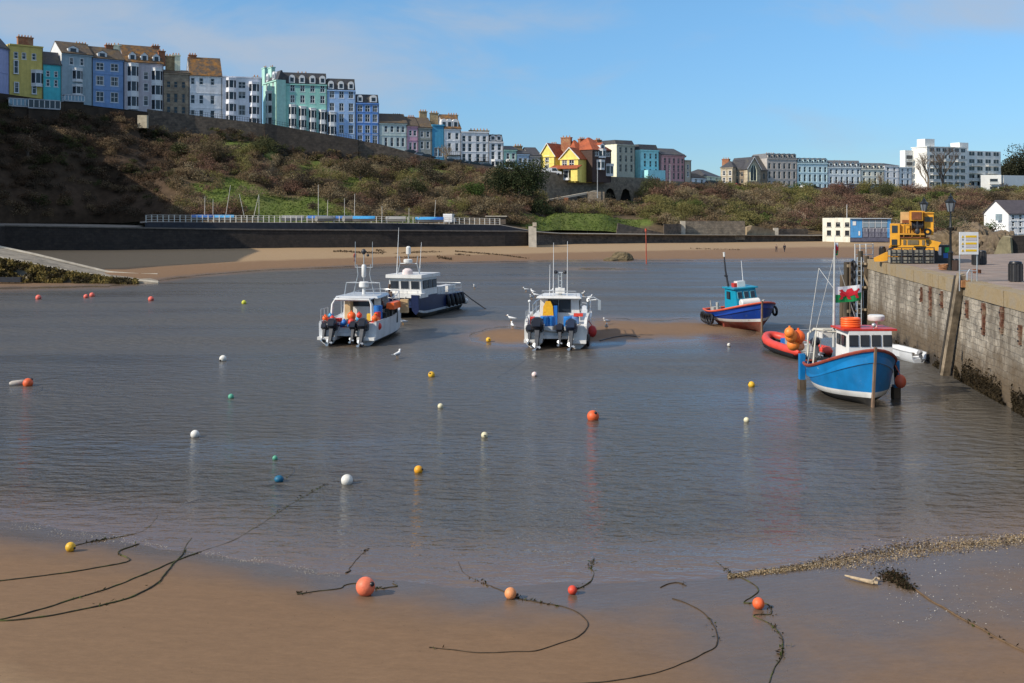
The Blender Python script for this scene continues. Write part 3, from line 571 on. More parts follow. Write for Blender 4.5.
def house(label,p0,p1,eave,base,wm,depth=10,roof='gable',rm=None,ridge=None,cols=(),rows=(),ww=1.0,bars=1,bays=(),dorm=(),chim=(),d=None,fm=None,name='terraced_house',cat='house',group='houses along the cliff top',trim=True,side=(),door=None,rails=(),dormw=None,archd=False,skip=(),bayf=None):
    d0,d1=d if d else (fd(p0),fd(p1)); A=Vector((X(p0,d0),d0,0)); B=Vector((X(p1,d1),d1,0)); w=(B-A).length; ang=math.atan2(B.y-A.y,B.x-A.x); dm=(d0+d1)/2
    zb=Z(base,dm)-1.2; h=Z(eave,dm)-zb; t=thing(name,label,cat,(A.x,A.y,zb),ang,group)
    def U(px):                       # picture column -> metres along the front
        r=(px-CX)/F; e=(B-A)/w; s=(r*A.y-A.x)/(e.x-r*e.y); return s
    def ZZ(py): return Z(py,dm)-zb
    rects=[];wins=[]
    for ri,(py,hh) in enumerate(rows):
        for ci,px in enumerate(cols):
            if (ri,ci) in skip: continue
            u=U(px); z=ZZ(py)-hh/2
            if u-ww/2<.15 or u+ww/2>w-.15: u=max(ww/2+.16,min(w-ww/2-.16,u))
            rects.append((u-ww/2,u+ww/2,z,z+hh)); wins.append((u,z,hh))
    mb=MB(); facade(mb,w,h,rects)
    mb.add([(0,0,0),(0,depth,0),(0,depth,h),(0,0,h),(w,0,0),(w,depth,0),(w,depth,h),(w,0,h)],[(0,1,2,3),(4,7,6,5),(1,5,6,2)])
    rh=(ZZ(ridge)-h)*1.12 if ridge else 3
    ro=MB()
    if roof=='gable':
        mb.add([(0,0,h),(0,depth,h),(0,depth/2,h+rh),(w,0,h),(w,depth,h),(w,depth/2,h+rh)],[(0,1,2),(3,5,4)])
        o=.25; s=rh/(depth/2)
        for sg in (0,1):
            y0=-o if not sg else depth+o; ro.add([(-.1,y0,h-o*s),(w+.1,y0,h-o*s),(w+.1,depth/2,h+rh),(-.1,depth/2,h+rh),(-.1,y0,h-o*s+.22),(w+.1,y0,h-o*s+.22),(w+.1,depth/2,h+rh+.22),(-.1,depth/2,h+rh+.22)],[(0,1,2,3),(4,5,6,7),(0,1,5,4),(1,2,6,5),(3,0,4,7)])
    elif roof=='front':
        mb.add([(0,0,h),(w,0,h),(w/2,0,h+rh),(0,depth,h),(w,depth,h),(w/2,depth,h+rh)],[(0,1,2),(3,5,4)])
        o=.3; s=rh/(w/2)
        for sg in (0,1):
            x0=-o if not sg else w+o; ro.add([(x0,-.3,h-o*s),(x0,depth,h-o*s),(w/2,depth,h+rh),(w/2,-.3,h+rh),(x0,-.3,h-o*s+.2),(x0,depth,h-o*s+.2),(w/2,depth,h+rh+.2),(w/2,-.3,h+rh+.2)],[(0,1,2,3),(4,5,6,7),(0,3,7,4),(1,2,6,5),(0,1,5,4)])
        bo=MB()
        for sg in (0,1):
            x0=-o if not sg else w+o; bo.add([(x0,-.34,h-o*s-.05),(w/2,-.34,h+rh-.05),(w/2,-.34,h+rh+.25),(x0,-.34,h-o*s+.25),(x0,-.27,h-o*s-.05),(w/2,-.27,h+rh-.05),(w/2,-.27,h+rh+.25),(x0,-.27,h-o*s+.25)],[(0,1,2,3),(4,5,6,7),(0,1,5,4),(2,3,7,6)])
        bo.build('bargeboard',FRAMEW,t)
    elif roof=='hip':
        i=min(depth/2,w*.45); ro.add([(-.25,-.25,h),(w+.25,-.25,h),(w+.25,depth+.25,h),(-.25,depth+.25,h),(i,depth/2,h+rh),(w-i,depth/2,h+rh)],[(0,1,5,4),(1,2,5),(2,3,4,5),(3,0,4),(0,3,2,1)])
    elif roof=='mansard':
        i=.9; ro.add([(0.02,.25,h),(w-.02,.25,h),(w-.02,depth,h),(0.02,depth,h),(.15,i+.25,h+rh),(w-.15,i+.25,h+rh),(w-.15,depth-i,h+rh),(.15,depth-i,h+rh)],[(0,1,5,4),(1,2,6,5),(2,3,7,6),(3,0,4,7),(4,5,6,7)])
    else:
        ro.bb((.3,.3,h-.5),(w-.3,depth-.3,h-.3)); mb.add([(.3,.3,h-.6),(w-.3,.3,h-.6),(w-.3,.3,h),(.3,.3,h)],[(0,1,2,3)]); mb.add([(0,0,h),(w,0,h),(w,.3,h),(0,.3,h)],[(0,1,2,3)])
    mb.build('wall',wm,t)
    R_=ro.build('roof',rm or SLATE,t)
    for u,z,hh in wins: window(t,u,.1,z,ww,hh,fm,bars)
    for (px,pa,pb,bw,fl) in bays: bay(t,U(px),ZZ(pb),ZZ(pa),bw,bayf or FRAMEW,fl)
    for q in dorm:
        px,dw,dh=q[:3]; u=U(px)
        if roof=='mansard': dormer(t,u,.05,h+.25,dw,dh,dormw or FRAMEW,SLATE,1.6,archd)
        else: dormer(t,u,.5,h+.25,dw,dh,dormw or FRAMEW,rm or SLATE,2.5,archd)
    for c in chim:
        px,py,cw,cm=c[:4]; yy=c[4] if len(c)>4 else depth/2; u=U(px)+ (0 if yy<2 else yy*.0)
        # a stack deeper in the plot shows further left; shift so that its column matches
        r=(px-CX)/F; e=(B-A)/w; nrm=Vector((-e.y,e.x,0)); Q=A+nrm*yy; u=(r*Q.y-Q.x)/(e.x-r*e.y)
        dd=Q.y+e.y*u; chimney(t,u,yy,h-.3,Z(py,dd)-zb-.5,cw,cm,c[5] if len(c)>5 else 3)
    if trim:
        MB().bb((-.04,-.22,h-.34),(w+.04,-.002,h-.04)).build('cornice',fm or wm,t)
        for (py,hh) in rows[1:]:
            zz=ZZ(py)+hh/2+.42
            if zz<h-.8 and not bays: MB().bb((.0,-.07,zz),(w-.2,-.002,zz+.16)).build('string_course',wm,t)
        MB().tube([(w-.12,-.1,.2),(w-.12,-.1,h-.4)],.06,6).build('drainpipe',DARKM,t)
    for (yy,py,hh,sw) in side: 
        window(t,-.06,yy,ZZ(py)-hh/2,sw,hh,fm,bars,rz=R(-90))
    for (pa,pb,py) in rails:
        u0,u1=U(pa),U(pb); z=ZZ(py); b=MB().bb((u0,-1.1,z-.1),(u1,0,z)); n=max(2,int((u1-u0)/.5))
        for i in range(n+1): b.bar((u0+(u1-u0)*i/n,-1.05,z),(u0+(u1-u0)*i/n,-1.05,z+.95),.05,.05)
        b.bar((u0,-1.05,z+.95),(u1,-1.05,z+.95),.07,.07); b.build('balcony',DARKM,t)
    if door:
        u=U(door); MB().bb((u-.5,-.03,1.1),(u+.5,.02,3.3)).build('door',mat('door_paint',(.06,.08,.12),.4),t)
    return t
c=lambda n,r,g,b,s=.3: paint(n,tuple(min(.82,v*1.22+.03+.12*((r+g+b)/3-v)) for v in (r,g,b)),.65,.12,s)
LAV=c('lavender',.24,.27,.47); OLY=c('olive_yellow',.50,.38,.06); TEAL=c('teal',.012,.38,.42); GGR=c('grey_green',.21,.29,.33); BLU=c('cobalt',.11,.22,.42); LIL=c('lilac_grey',.36,.33,.36)
BRS=stone('brown_ashlar',(.34,.27,.19),(.27,.21,.155),1.1,bump=.2); WH1=c('cool_white',.74,.74,.76,.3); WH2=c('lilac_white',.60,.61,.65); MINT=c('mint',.20,.47,.40,.12); MINT_LIT=paint('mint_lit',(.40,.66,.57),.65,.12,.2); PERI=c('periwinkle',.24,.40,.64,.12); BL2=c('royal_blue',.06,.21,.55,.12)  # lighter mint puts the sunlight on the hotel's end block into its colour
GMI=c('grey_mint',.42,.50,.47); PNK=c('mauve_pink',.48,.25,.34); GBR=c('grey_brown',.24,.25,.22); TBL=c('teal_blue',.015,.25,.42); WHT=c('plain_white',.78,.78,.77); SAG=c('sage',.24,.44,.37); BGR=c('blue_grey',.25,.38,.52); GRD=c('dull_grey',.25,.26,.28)
YEL=c('warm_yellow',.80,.53,.07); CRM=c('cream_wall',.72,.66,.46); OLG=c('olive_grey',.34,.34,.27); LBL=c('light_blue',.26,.62,.74); PNK2=c('dusty_pink',.50,.24,.24); BRC=c('brown_cream',.40,.33,.24)
STC=stone('cream_rubble',(.50,.43,.31),(.42,.35,.25),1.0,bump=.3); GST=c('brown_grey_front',.36,.33,.30); PBL=c('powder_blue',.48,.63,.72); PAL2=c('pale_cream',.66,.64,.54)
DKT=mat('dark_timber',(.06,.035,.028),.7,.3,2)
house('lavender rendered house cut by the left picture edge on the cliff',-30,9,44,93,LAV,ridge=34,rm=SLATE,cols=(-18,-4),rows=((58,1.6),(76,1.8)),depth=4.5)
house('olive yellow four storey house with a brick chimney at the far left',9.5,43,45,95,OLY,roof='flat',cols=(16,24,34),rows=((56,1.5),),bays=((37,70,86,2.6,1),),chim=((25,35,3.4,BRICK,3,5),),depth=4.5)
_t=[o for o in bpy.data.objects if o.get('label','').startswith('olive yellow')][0]
for (u,z,hh) in ((1.4,6.0,3.0),(1.5,1.6,2.4),(5.4,1.6,2.4)): window(_t,u,-.15,z,1.0,hh)
house('low bright teal house squeezed between the yellow and grey-green houses',43.4,61.5,64,99,TEAL,ridge=53,rm=SLATE,cols=(48,56),rows=((74,1.4),(83,1.6)),ww=.9,depth=5)
house('tall grey-green house showing its white gable end',61.8,92.6,54,101,GGR,ridge=42,rm=BROWNR,cols=(71.5,82),rows=((61.5,1.7),),bays=((77.5,69,82,2.4,1),(77.5,85,96,2.4,1)),dorm=((74,2.4,1.7),),chim=((81,42,2.8,OCHRE,5,4),),bayf=FRAMEW)
_t=[o for o in bpy.data.objects if o.get('label','').startswith('tall grey-green')][0]
# white rendered gable
hh=[c_ for c_ in bpy.data.objects if c_.parent==_t and c_.name.startswith('wall')][0].dimensions.z
hw_=max(v.co.z for v in [c_ for c_ in bpy.data.objects if c_.parent==_t and c_.name.startswith('wall')][0].data.vertices if abs(v.co.y)<.01)
MB().extr([(-.02,-.02,.2),(-.02,10,.2),(-.02,10,hw_),(-.02,5,hh-.05),(-.02,-.02,hw_)],(-.05,0,0)).build('gable_render',WHITE,_t)
house('cobalt blue house with paired white framed windows',93,124,59,107,BLU,ridge=47,rm=BROWNR,cols=(100,114.5),rows=((67,1.8),(81,2.2),(97,2.4)),ww=1.9,bars=2,dorm=((103,2.2,1.7),),chim=((109,43,1.8,BRICK,5,3),(116.5,43,1.8,CRM,5,2)))
house('lilac grey house with rust coloured roof, three dormers and tall bays',124.4,163.5,62.5,113,LIL,ridge=46,rm=LICHEN,cols=(146,),rows=((75.5,1.9),(87,1.9),(100.5,2.4)),ww=1.2,bays=((133,65,110,2.7,3),(157,68,112,2.7,3)),dorm=((133,1.7,2.3),(145,1.7,2.3),(157,1.7,2.3)),chim=((155.5,44,1.8,BRICK,5,3),(161.5,49,1.6,BRICK,2,2)))
house('brown stone house with large ochre and brick chimney stacks',163.8,189.5,73,116,BRS,roof='gable',ridge=69,rm=BROWNR,cols=(168.6,175.8,183.5),rows=((84.5,1.6),(98,2.3),(110,1.8)),ww=1.0,fm=BRS,chim=((170,54,2.2,OCHRE,4,3),(176,53,2.0,CRM,4,3)))
house('white house with brown roof and dark sash windows beside the stone house',189.8,222,75.5,124,WH1,ridge=58,rm=LICHEN,cols=(190.6,201.3,212.5),rows=((81.5,1.7),(99.5,2.2),(115,2.5)),ww=1.1,chim=((192.5,53,1.9,BRICK,5,3),(212,60,1.7,BRICK,6,2)))
house('lilac white house with tall dark glazed bays',222.3,262,76.5,128,WH2,depth=6,roof='flat',cols=(242,),rows=((85,1.7),(95,1.8),(110,2.6)),ww=1.9,bars=2,bays=((231,79,126,2.6,4),(254,82,128,2.6,4)),bayf=WH2,chim=((256,75,1.6,OCHRE,4,2),))
HG='painted hotels in the tall terrace'
house('mint green six storey hotel with sunlit end wall and dark mansard roof',277,327,84,138,MINT,depth=12,roof='mansard',ridge=73.5,cols=(281.5,292.5,302.5,312.5,322.5),rows=((88,1.9),(99,2.0),(110.5,2.2),(122,2.3)),ww=1.25,bars=2,dorm=((281.5,1.5,2.1),(292,1.5,2.1),(302,1.5,2.1),(312.5,1.5,2.1),(322.5,1.5,2.1)),archd=True,chim=((302,71.5,3.0,MINT_LIT,6,3),),bays=((292.5,105.5,129,2.0,2),(302.5,107,130,2.0,2),(312.5,108.5,132,2.0,2),(322.5,110,134,2.0,2)),name='hotel',cat='hotel',group=HG,skip=((2,1),(3,1),(2,3),(3,3),(2,2),(3,2),(2,4),(3,4)))
house('narrow sunlit mint end block of the mint green hotel with two chimneys',263.2,276.8,81.5,131,MINT_LIT,depth=2.4,roof='mansard',ridge=73,cols=(266.8,273),rows=((86,1.8),),ww=1.1,bars=2,d=(291,282),dorm=((266.8,1.6,2.1),(273,1.6,2.1)),archd=True,chim=((265,66,2.4,MINT_LIT,1.2,2),(271.5,65.5,2.8,MINT_LIT,1.2,2)),bays=((270,92,128,3.2,3),),name='hotel',cat='hotel',group=HG)
house('pale periwinkle hotel front between the mint and royal blue ones',327.3,355.6,90,144,PERI,depth=12,roof='mansard',ridge=79.5,cols=(332,341.5,351),rows=((94.5,1.9),(107,2.1),(118,2.2),(129,2.2)),ww=1.3,bars=2,dorm=((331,1.5,2.1),(341,1.5,2.1),(351,1.5,2.1)),archd=True,bays=((332,113,137,2.3,2),),name='hotel',cat='hotel',group=HG,skip=((2,0),(3,0)))
house('royal blue hotel at the lower end of the tall terrace',356.2,379,103,148,BL2,depth=11,roof='mansard',ridge=95,cols=(360,367.5,375),rows=((108.5,1.8),(118,2.1),(129.5,2.3),(139.5,2.3)),ww=1.35,bars=2,dorm=((360,1.4,1.9),(373.5,1.8,1.9)),archd=True,name='hotel',cat='hotel',group=HG)
house('grey mint row house with plain dark windows below the blue hotel',379.4,407,123,152,GMI,ridge=114,rm=BROWNR,cols=(386,392,398,403),rows=((129,1.7),(142,2.4)),ww=.9,chim=((396.5,113.5,2.2,BRICK,5,4),))
house('mauve pink narrow row house',407.2,418.2,126,157,PNK,ridge=117,rm=BROWNR,cols=(410.5,415),rows=((133,1.5),(146,2.0)),ww=.9,chim=((411,115,1.7,BRICK,5,3),))
house('grey brown row house next to the teal blue house',418.4,432,127.5,159,GBR,ridge=118,rm=BROWNR,cols=(422,428),rows=((134,1.6),(145,2.0)),ww=.9,chim=((423,109.5,2.0,OCHRE,6,3),))
house('teal blue flat fronted house with white edge',432.2,444.2,124.5,161,TBL,roof='flat',cols=(436,440.5),rows=((152,2.4),),ww=1.1,bars=2,depth=9,chim=((434,111,2.2,OCHRE,6,3),))
house('white house with three round topped dormers and ochre chimney stacks',444.4,461,128.5,164,WHT,ridge=115,rm=LICHEN,cols=(449.5,457),rows=((136,1.8),(147,2.2)),ww=1.0,dorm=((444.5,1.5,2.4),(450,1.5,2.4),(456,1.5,2.4)),archd=True,chim=((452.5,113,2.8,OCHRE,7,4),),depth=12,rails=((445,460,155),))
house('broad white parapeted house with a long ochre chimney block',461.2,489,131.5,168,WHT,roof='flat',cols=(464,470,478,484.5),rows=((139,1.8),(147.5,2.2),(158,2.3)),ww=1.1,chim=((479,128.5,5.5,OCHRE,6,6),),rails=((474,488,161),))
house('white house with a dark mansard storey and white porch bay',489.3,503.5,141.5,170,WHT,roof='mansard',ridge=135,cols=(493,499.5),rows=((147,1.8),(155.5,2.2)),ww=1.1,dorm=((493,1.5,1.7),(499,1.5,1.7)),bays=((496.5,160,169,3.0,1),))
house('sage green house with a white bay',503.8,517,149.5,172,SAG,ridge=146,rm=SLATE,cols=(508,513.5),rows=((156,1.7),),ww=1.0,bays=((510.5,160,169,2.6,1),))
house('blue grey house with an ochre chimney on the low part of the terrace',517.2,529.5,154,173.5,BGR,ridge=150,rm=SLATE,cols=(520.5,525.5),rows=((161,1.7),(169,1.8)),ww=1.1,chim=((518,144,2.2,OCHRE,5,3),))
house('dull grey house with a dark slate roof left of the yellow house',529.8,541,155.5,174.5,GRD,ridge=148,rm=SLATE,cols=(533,537.5),rows=((162,1.6),(169,1.7)),ww=.8)
# the yellow house: two gables to the west light, a low veranda, red roofs
YG='yellow gabled house'
house('yellow gabled wing with steep red roof at the left of the yellow house',539.5,555,156,177,YEL,roof='front',ridge=145,rm=REDROOF,cols=(547,),rows=((153,1.2),(160.5,1.8),(168,1.8)),ww=1.3,bars=2,d=(304,301),depth=8,chim=((554,142,1.9,BRICK,5,3),),name='gabled_house')
house('yellow middle gable with low red veranda and tall brick chimney',560,579,158.5,178,YEL,roof='front',ridge=149,rm=REDROOF,cols=(564.5,571.5),rows=((163.5,2.0),),ww=1.6,bars=2,d=(300,297),depth=8,chim=((566.5,135.5,3.0,BRICK,6,3),),name='gabled_house')
_t=[o for o in bpy.data.objects if o.get('label','').startswith('yellow middle')][0]
MB().bb((-1.6,-2.4,.3),(.8,-.02,3.6)).bb((4.6,-2.4,.3),(6.6,-.02,3.6)).build('veranda_wall',YEL,_t); MB().extr([(-2.0,-2.9,3.6),(-2.0,-.02,4.5),(-2.0,-.02,4.7),(-2.0,-2.9,3.8)],(8.8,0,0)).build('veranda_roof',REDROOF,_t); bay(_t,2.7,.6,3.6,3.4,FRAMEW,1,1.6)
house('yellow right hand wing beneath the broad red gable roof',577,592,156,178,YEL,roof='hip',ridge=141,rm=REDROOF,cols=(588,),rows=((161,1.5),(171,1.8)),ww=1.1,bars=2,d=(300,303),depth=9,chim=((582,137,2.0,BRICK,4,3),),name='gabled_house')
house('dark timbered house with red roof and stacked white bays',592.3,611,150,178,DKT,roof='hip',ridge=138,rm=REDROOF,cols=(597,608),rows=((153,1.6),),ww=1.5,bars=2,d=(299,304),depth=10,bays=((602,149.5,158,2.6,1),(600.5,160.5,170,3.0,1),(609.5,164,176,2.8,1)),dorm=((604,1.8,1.8),),chim=((598,138,1.8,BRICK,5,3),),name='gabled_house')
house('cream ended olive grey villa with slate mansard beside the timbered house',616.7,635,144.5,177,OLG,depth=8,roof='mansard',ridge=140.5,cols=(620.5,626,631.5),rows=((150,1.7),(158.5,2.0),(168,2.2)),ww=1.0,fm=OLG)
_t=[o for o in bpy.data.objects if o.get('label','').startswith('cream ended')][0]
MB().bb((-.05,-.02,.2),(-.004,8,10.6)).build('end_wall',CRM,_t)
house('light blue villa with a bright end wall and low blue annexe',640.5,659,150,180,LBL,depth=9,roof='mansard',ridge=145,cols=(645,650.5,656),rows=((156,1.7),(164,2.0),(172,2.0)),ww=1.0,fm=LBL)
_t=[o for o in bpy.data.objects if o.get('label','').startswith('light blue villa')][0]
MB().bb((.3,-3,.3),(7,-.02,4)).build('annexe',LBL,_t)
house('dusty pink terrace of five bays',661.5,684.5,155,181,PNK2,depth=10,ridge=149,rm=SLATE,cols=(665,669.5,674,678.5,682.5),rows=((161,1.8),(168.5,2.2),(176,2.0)),ww=1.0,fm=PNK2,chim=((669,149,1.6,BRICK,5,3),(683,154,1.6,BRICK,5,2)))
house('narrow brown cream end house beside the pink terrace',684.8,691,160,181.5,BRC,roof='flat',cols=(688,),rows=((167,1.6),(174,1.6)),ww=.9)
FG='low houses and far terraces on the skyline'
house('low white bungalow with a tan roof on the skyline',692,706,178,185,WHT,ridge=174,rm=BROWNR,cols=(696,702),rows=((181,1.2),),ww=1.5,depth=7,group=FG,name='bungalow')
house('low cream house with grey hipped roof on the skyline',707,721,176.5,186,CRM,roof='hip',ridge=170,rm=SLATE,cols=(711,717),rows=((180,1.5),),ww=1.3,depth=9,group=FG,name='bungalow',chim=((708,173,1.2,BRICK,4,2),))
house('pale stone lodge with a brick chimney left of the chapel',720.5,733,167.5,187,STC,roof='hip',ridge=161.5,rm=SLATE,cols=(724,730),rows=((173,1.6),(180,1.8)),ww=1.1,depth=5,d=(378,375),group=FG,name='stone_lodge',chim=((726,157.5,2.6,BRICK,5,3),))
house('brown stone range with steep slate roof joining lodge and chapel',733.3,747,169,187.5,BRS,ridge=161,rm=SLATE,cols=(737,742),rows=((174,1.5),(181,1.6)),ww=1.0,depth=6,d=(377,375.5),group=FG,name='stone_lodge',fm=BRS)
_t=house('grey stone chapel front with a tall pointed window',747.5,760.5,168.5,188,STC,roof='front',ridge=158.5,rm=SLATE,depth=12,d=(374,376),group=FG,name='chapel',cat='chapel',trim=False)
arc=[(2.3-1.3,3.6),(2.3+1.3,3.6),(2.3+1.3,7.2),(2.3+.8,8.6),(2.3,9.6),(2.3-.8,8.6),(2.3-1.3,7.2)]
MB().extr([(a,-.06,b) for a,b in arc],(0,.05,0)).build('arched_window',GLASS,_t)
mb=MB(); mb.tube([(a,-.1,b) for a,b in arc]+[(arc[0][0],-.1,arc[0][1])],.13,5); mb.bar((2.3,-.1,3.6),(2.3,-.1,9.5),.12,.12); _t2=mb.build('window_tracery',CRM,_t)
house('dark slate roofed stone hall at the right of the chapel',761,767.5,170,188,BRS,ridge=157,rm=SLATE,cols=(764,),rows=((176,2.0),),ww=1.0,depth=12,group=FG,name='stone_lodge',fm=BRS)
def terr(label,p0,p1,e,b,wm,n,rid,chim=(),low=None,rows=None,fm=None,rails=()):
    cols=[p0+(p1-p0)*(i+.5)/n for i in range(n)]; em=e
    t=house(label,p0,p1,e,b,wm,depth=11,roof='mansard',ridge=rid,cols=cols,rows=rows or ((e+7,1.9),(e+15,2.6),(e+23,2.4)),ww=1.05,fm=fm or wm,dorm=[(q,1.3,1.5) for q in cols],dormw=wm,rm=mat('attic_slate',(.20,.20,.205),.7,.25,2),chim=chim,group=FG,rails=rails)
    return t
terr('brown grey five storey terrace with white ground floor',767,797,158.5,188,GST,6,154,chim=((770,152.5,3.5,BRICK,6,4),(782,154,2.5,BRICK,6,3)),rows=((166,2.0),(175,2.6),(184,2.2)))
terr('powder blue terrace with many small windows',797.3,828,163,190,PBL,6,158.5,rows=((169.5,1.9),(178,2.6),(187,2.2)))
terr('pale blue white terrace with dark balcony rail',828.3,861,167,191,c('pale_blue_white',.60,.67,.68),6,161,chim=((837,160,3,WHT,6,3),),rows=((171.5,1.7),(180,2.4),(188,2.0)),rails=((845,860,184.5),))
terr('cream far terrace with dark ground floor',861.3,884,169,191,PAL2,4,163.5,rows=((173.5,1.6),(181,2.3),(188,2.0)),rails=((862,883,184.5),))
house('plain white corner house between the cream terrace and the flats',884.3,899,165.5,191,WHT,roof='hip',ridge=163,cols=(888,894.5),rows=((169.5,1.6),(175,2.0),(182,2.2)),ww=1.0,group=FG)
house('bluish white end house with a dark base against the flats',899.3,912,167,191.5,c('blue_white',.62,.68,.76),roof='flat',cols=(902.5,908),rows=((170.5,1.5),(176,2.0),(183,2.4)),ww=1.0,group=FG)
# ---- the white flats
def flats():
    d=452; b=Z(193,d)-1; 
    t=thing('apartment_block','large white seven storey block of flats with balconies','flats',(X(927,d),d,b),R(24))
    s=d/F; Wt=mat('flats_white',(.80,.79,.74),.6,.05,1,streak=.12); Sh=mat('flats_panel',(.5,.52,.5),.6,.1,1)
    def blk(name,x0,x1,y0,y1,h,m=Wt): return MB().bb((x0,y0,0),(x1,y1,h)).build(name,m,t)
    h=Z(147,d)-b
    blk('main_wing',0,22,0,8.5,h); blk('left_wing',-4.5,-.02,7.5,10.5,Z(149.5,d)-b); blk('right_wing',22.05,43,1.5,11,Z(150.5,d+10)-b); blk('low_wing',43.05,60,0,8,Z(175,d+15)-b)
    fw=MB().bb((-8,0,-1),(0,6,Z(173.5,d-8)-b)).build('front_wing',Wt,t,loc=(35.0,-6,0),rot=(0,0,R(-38)))
    for k in range(2): MB().bb((-4.6,-1.2,1.6+3.2*k),(-1.2,-.02,1.8+3.2*k)).bb((-4.4,-.06,2.0+3.2*k),(-1.4,-.005,3.9+3.2*k),1).bb((-4.6,-1.2,1.8+3.2*k),(-1.2,-1.14,2.7+3.2*k),2).build('balcony',[Wt,GLASS,Sh],fw)
    blk('lift_house',.4,5.6,1.5,6,Z(138.5,d)-b); blk('lift_house',21,26,3,8,Z(142,d+8)-b)
    for wg,x0,x1,y,hh,nf in (('main',1,21.5,-.02,h,7),('right',24,42.6,1.48,Z(150.5,d+10)-b,6)):
        fh=hh/nf
        for k in range(nf):
            z=hh-fh*(k+1)+fh*.38
            n=6 if wg=='main' else 4
            for i in range(n):
                u=x0+(x1-x0)*(i+.5)/n; ww=(x1-x0)/n*.62
                o=MB().bb((u-ww/2,y-.06,z),(u+ww/2,y-.01,z+fh*.5)).bb((u-.06,y-.09,z),(u+.06,y-.062,z+fh*.5),1).build('window',[GLASS,FRAMEW],t)
        for k in range(1,nf):
            z=hh-fh*(k+1)
            for i in range(3 if wg=='main' else 2):
                nn=3 if wg=='main' else 2
                u0=x0+(x1-x0)*(i+.12)/nn; u1=x0+(x1-x0)*(i+.88)/nn; bo=MB().bb((u0,y-1.5,z-.05),(u1,y-.1,z+.15)).bb((u0,y-1.5,z+.15),(u1,y-1.42,z+1.05),1); bo.build('balcony',[Wt,Sh],t)
    for k in range(0):
        for i in range(2): MB().bb((43.5+i*4.5,-11.2,1.6+3.3*k),(46.2+i*4.5,-10.06,1.8+3.3*k)).bb((43.5+i*4.5,-10.08,2.0+3.3*k),(46.2+i*4.5,-10.02,3.8+3.3*k),1).build('balcony',[Sh,GLASS],t)
    for k in range(6): MB().bb((-3.8,7.42,1.5+k*2.75),(-.6,7.48,3.0+k*2.75)).bb((-3.8,6.6,1.1+k*2.75),(-.6,7.4,1.25+k*2.75),1).build('balcony',[GLASS,Sh],t)
    for k in range(0):
        for i in range(2): MB().bb((50.02,4+i*5,1.2+k*2.75),(50.08,7+i*5,2.9+k*2.75)).bb((50.02,3.6+i*5,.9+k*2.75),(51.2,7.4+i*5,1.05+k*2.75),1).build('balcony',[GLASS,Sh],t)
    for i in range(4): MB().bb((44+i*4.0,-.08,2.5),(46.6+i*4.0,-.01,4.4)).build('window',GLASS,t)
    MB().bb((-.3,-.3,h),(22.2,8.8,h+.3)).build('roof_edge',Wt,t)
flats()
# ---- small buildings by the far beach
def shed_row():
    d=278; 
    house('cream two storey beach building with a white flagpole on its roof',822.5,850,218,237.5,c('beach_cream',.58,.56,.46),roof='flat',cols=(829,838,847.5),rows=((224.5,1.1),(233,1.3)),ww=1.1,d=(276,272),depth=9,group='',name='beach_building',fm=DARKM,trim=False)
    t=[o for o in bpy.data.objects if o.get('label','').startswith('cream two storey')][0]; MB().bb((4.0,.5,5.3),(6.9,4,6.0)).build('parapet',WHT,t); MB().tube([(5.7,1.4,5.9),(5.7,1.4,9.4)],.06,6).build('flagpole',FRAMEW,t)
    t=thing('cafe_building','long blue beach building with a glazed upper floor','cafe',(X(850.5,272),272,Z(237.5,272)),R(-4))
    Bb=c('cafe_blue',.02,.22,.5); MB().bb((0,0,-1),(9.6,7,4.55)).build('wall',mat('cafe_dark',(.10,.10,.14),.6),t); MB().bb((-.02,-.12,0),(2.8,-.005,4.6)).build('blue_panel',Bb,t); MB().bb((8.9,-.12,0),(9.7,-.005,4.6)).build('blue_panel',Bb,t); MB().bb((-.2,-.6,4.6),(9.9,7.2,4.75)).build('roof',ALU,t)
    for i in range(4): o=MB().bb((2.95+i*1.5,-.1,2.5),(4.3+i*1.5,-.02,4.3)).build('window',mat('sky_glass',(.22,.28,.33),.08,.1,1),t); MB().bb((2.9+i*1.5,-.16,2.35),(3.0+i*1.5,-.1,4.5)).bb((3.0+i*1.5,-.16,3.6),(4.4+i*1.5,-.1,3.68)).build('mullion',FRAMEW,o)
    for i in range(4): MB().bb((3.0+i*1.5,-.09,.1),(4.25+i*1.5,-.02,2.1)).build('shutter',mat('grey_shutter',(.16,.16,.2),.5),t)
    MB().bb((.5,-.2,3.0),(1.3,-.13,4.0)).build('sign_panel',WHITE,t); MB().bb((1.9,-.2,.5),(2.3,-.13,1.6)).build('sign_panel',WHITE,t)
    mb=MB(); mb.bar((2.8,-1.0,2.3),(9.4,-1.0,2.3),.05,.05)
    for i in range(9): mb.bar((2.8+i*.82,-1.0,1.5),(2.8+i*.82,-1.0,2.3),.04,.04)
    mb.build('balcony_rail',FRAMEW,t)
shed_row()
t=house('white rendered house with a dark slate roof at the right edge above the rocks',1010,1040,221,236,WHT,ridge=206,rm=SLATE,cols=(1013.5,1021,1029),rows=((214.5,.9),(222,.9),(229.5,.9)),ww=.8,d=(160,166),depth=6.5,group='',name='cliff_house') if False else None
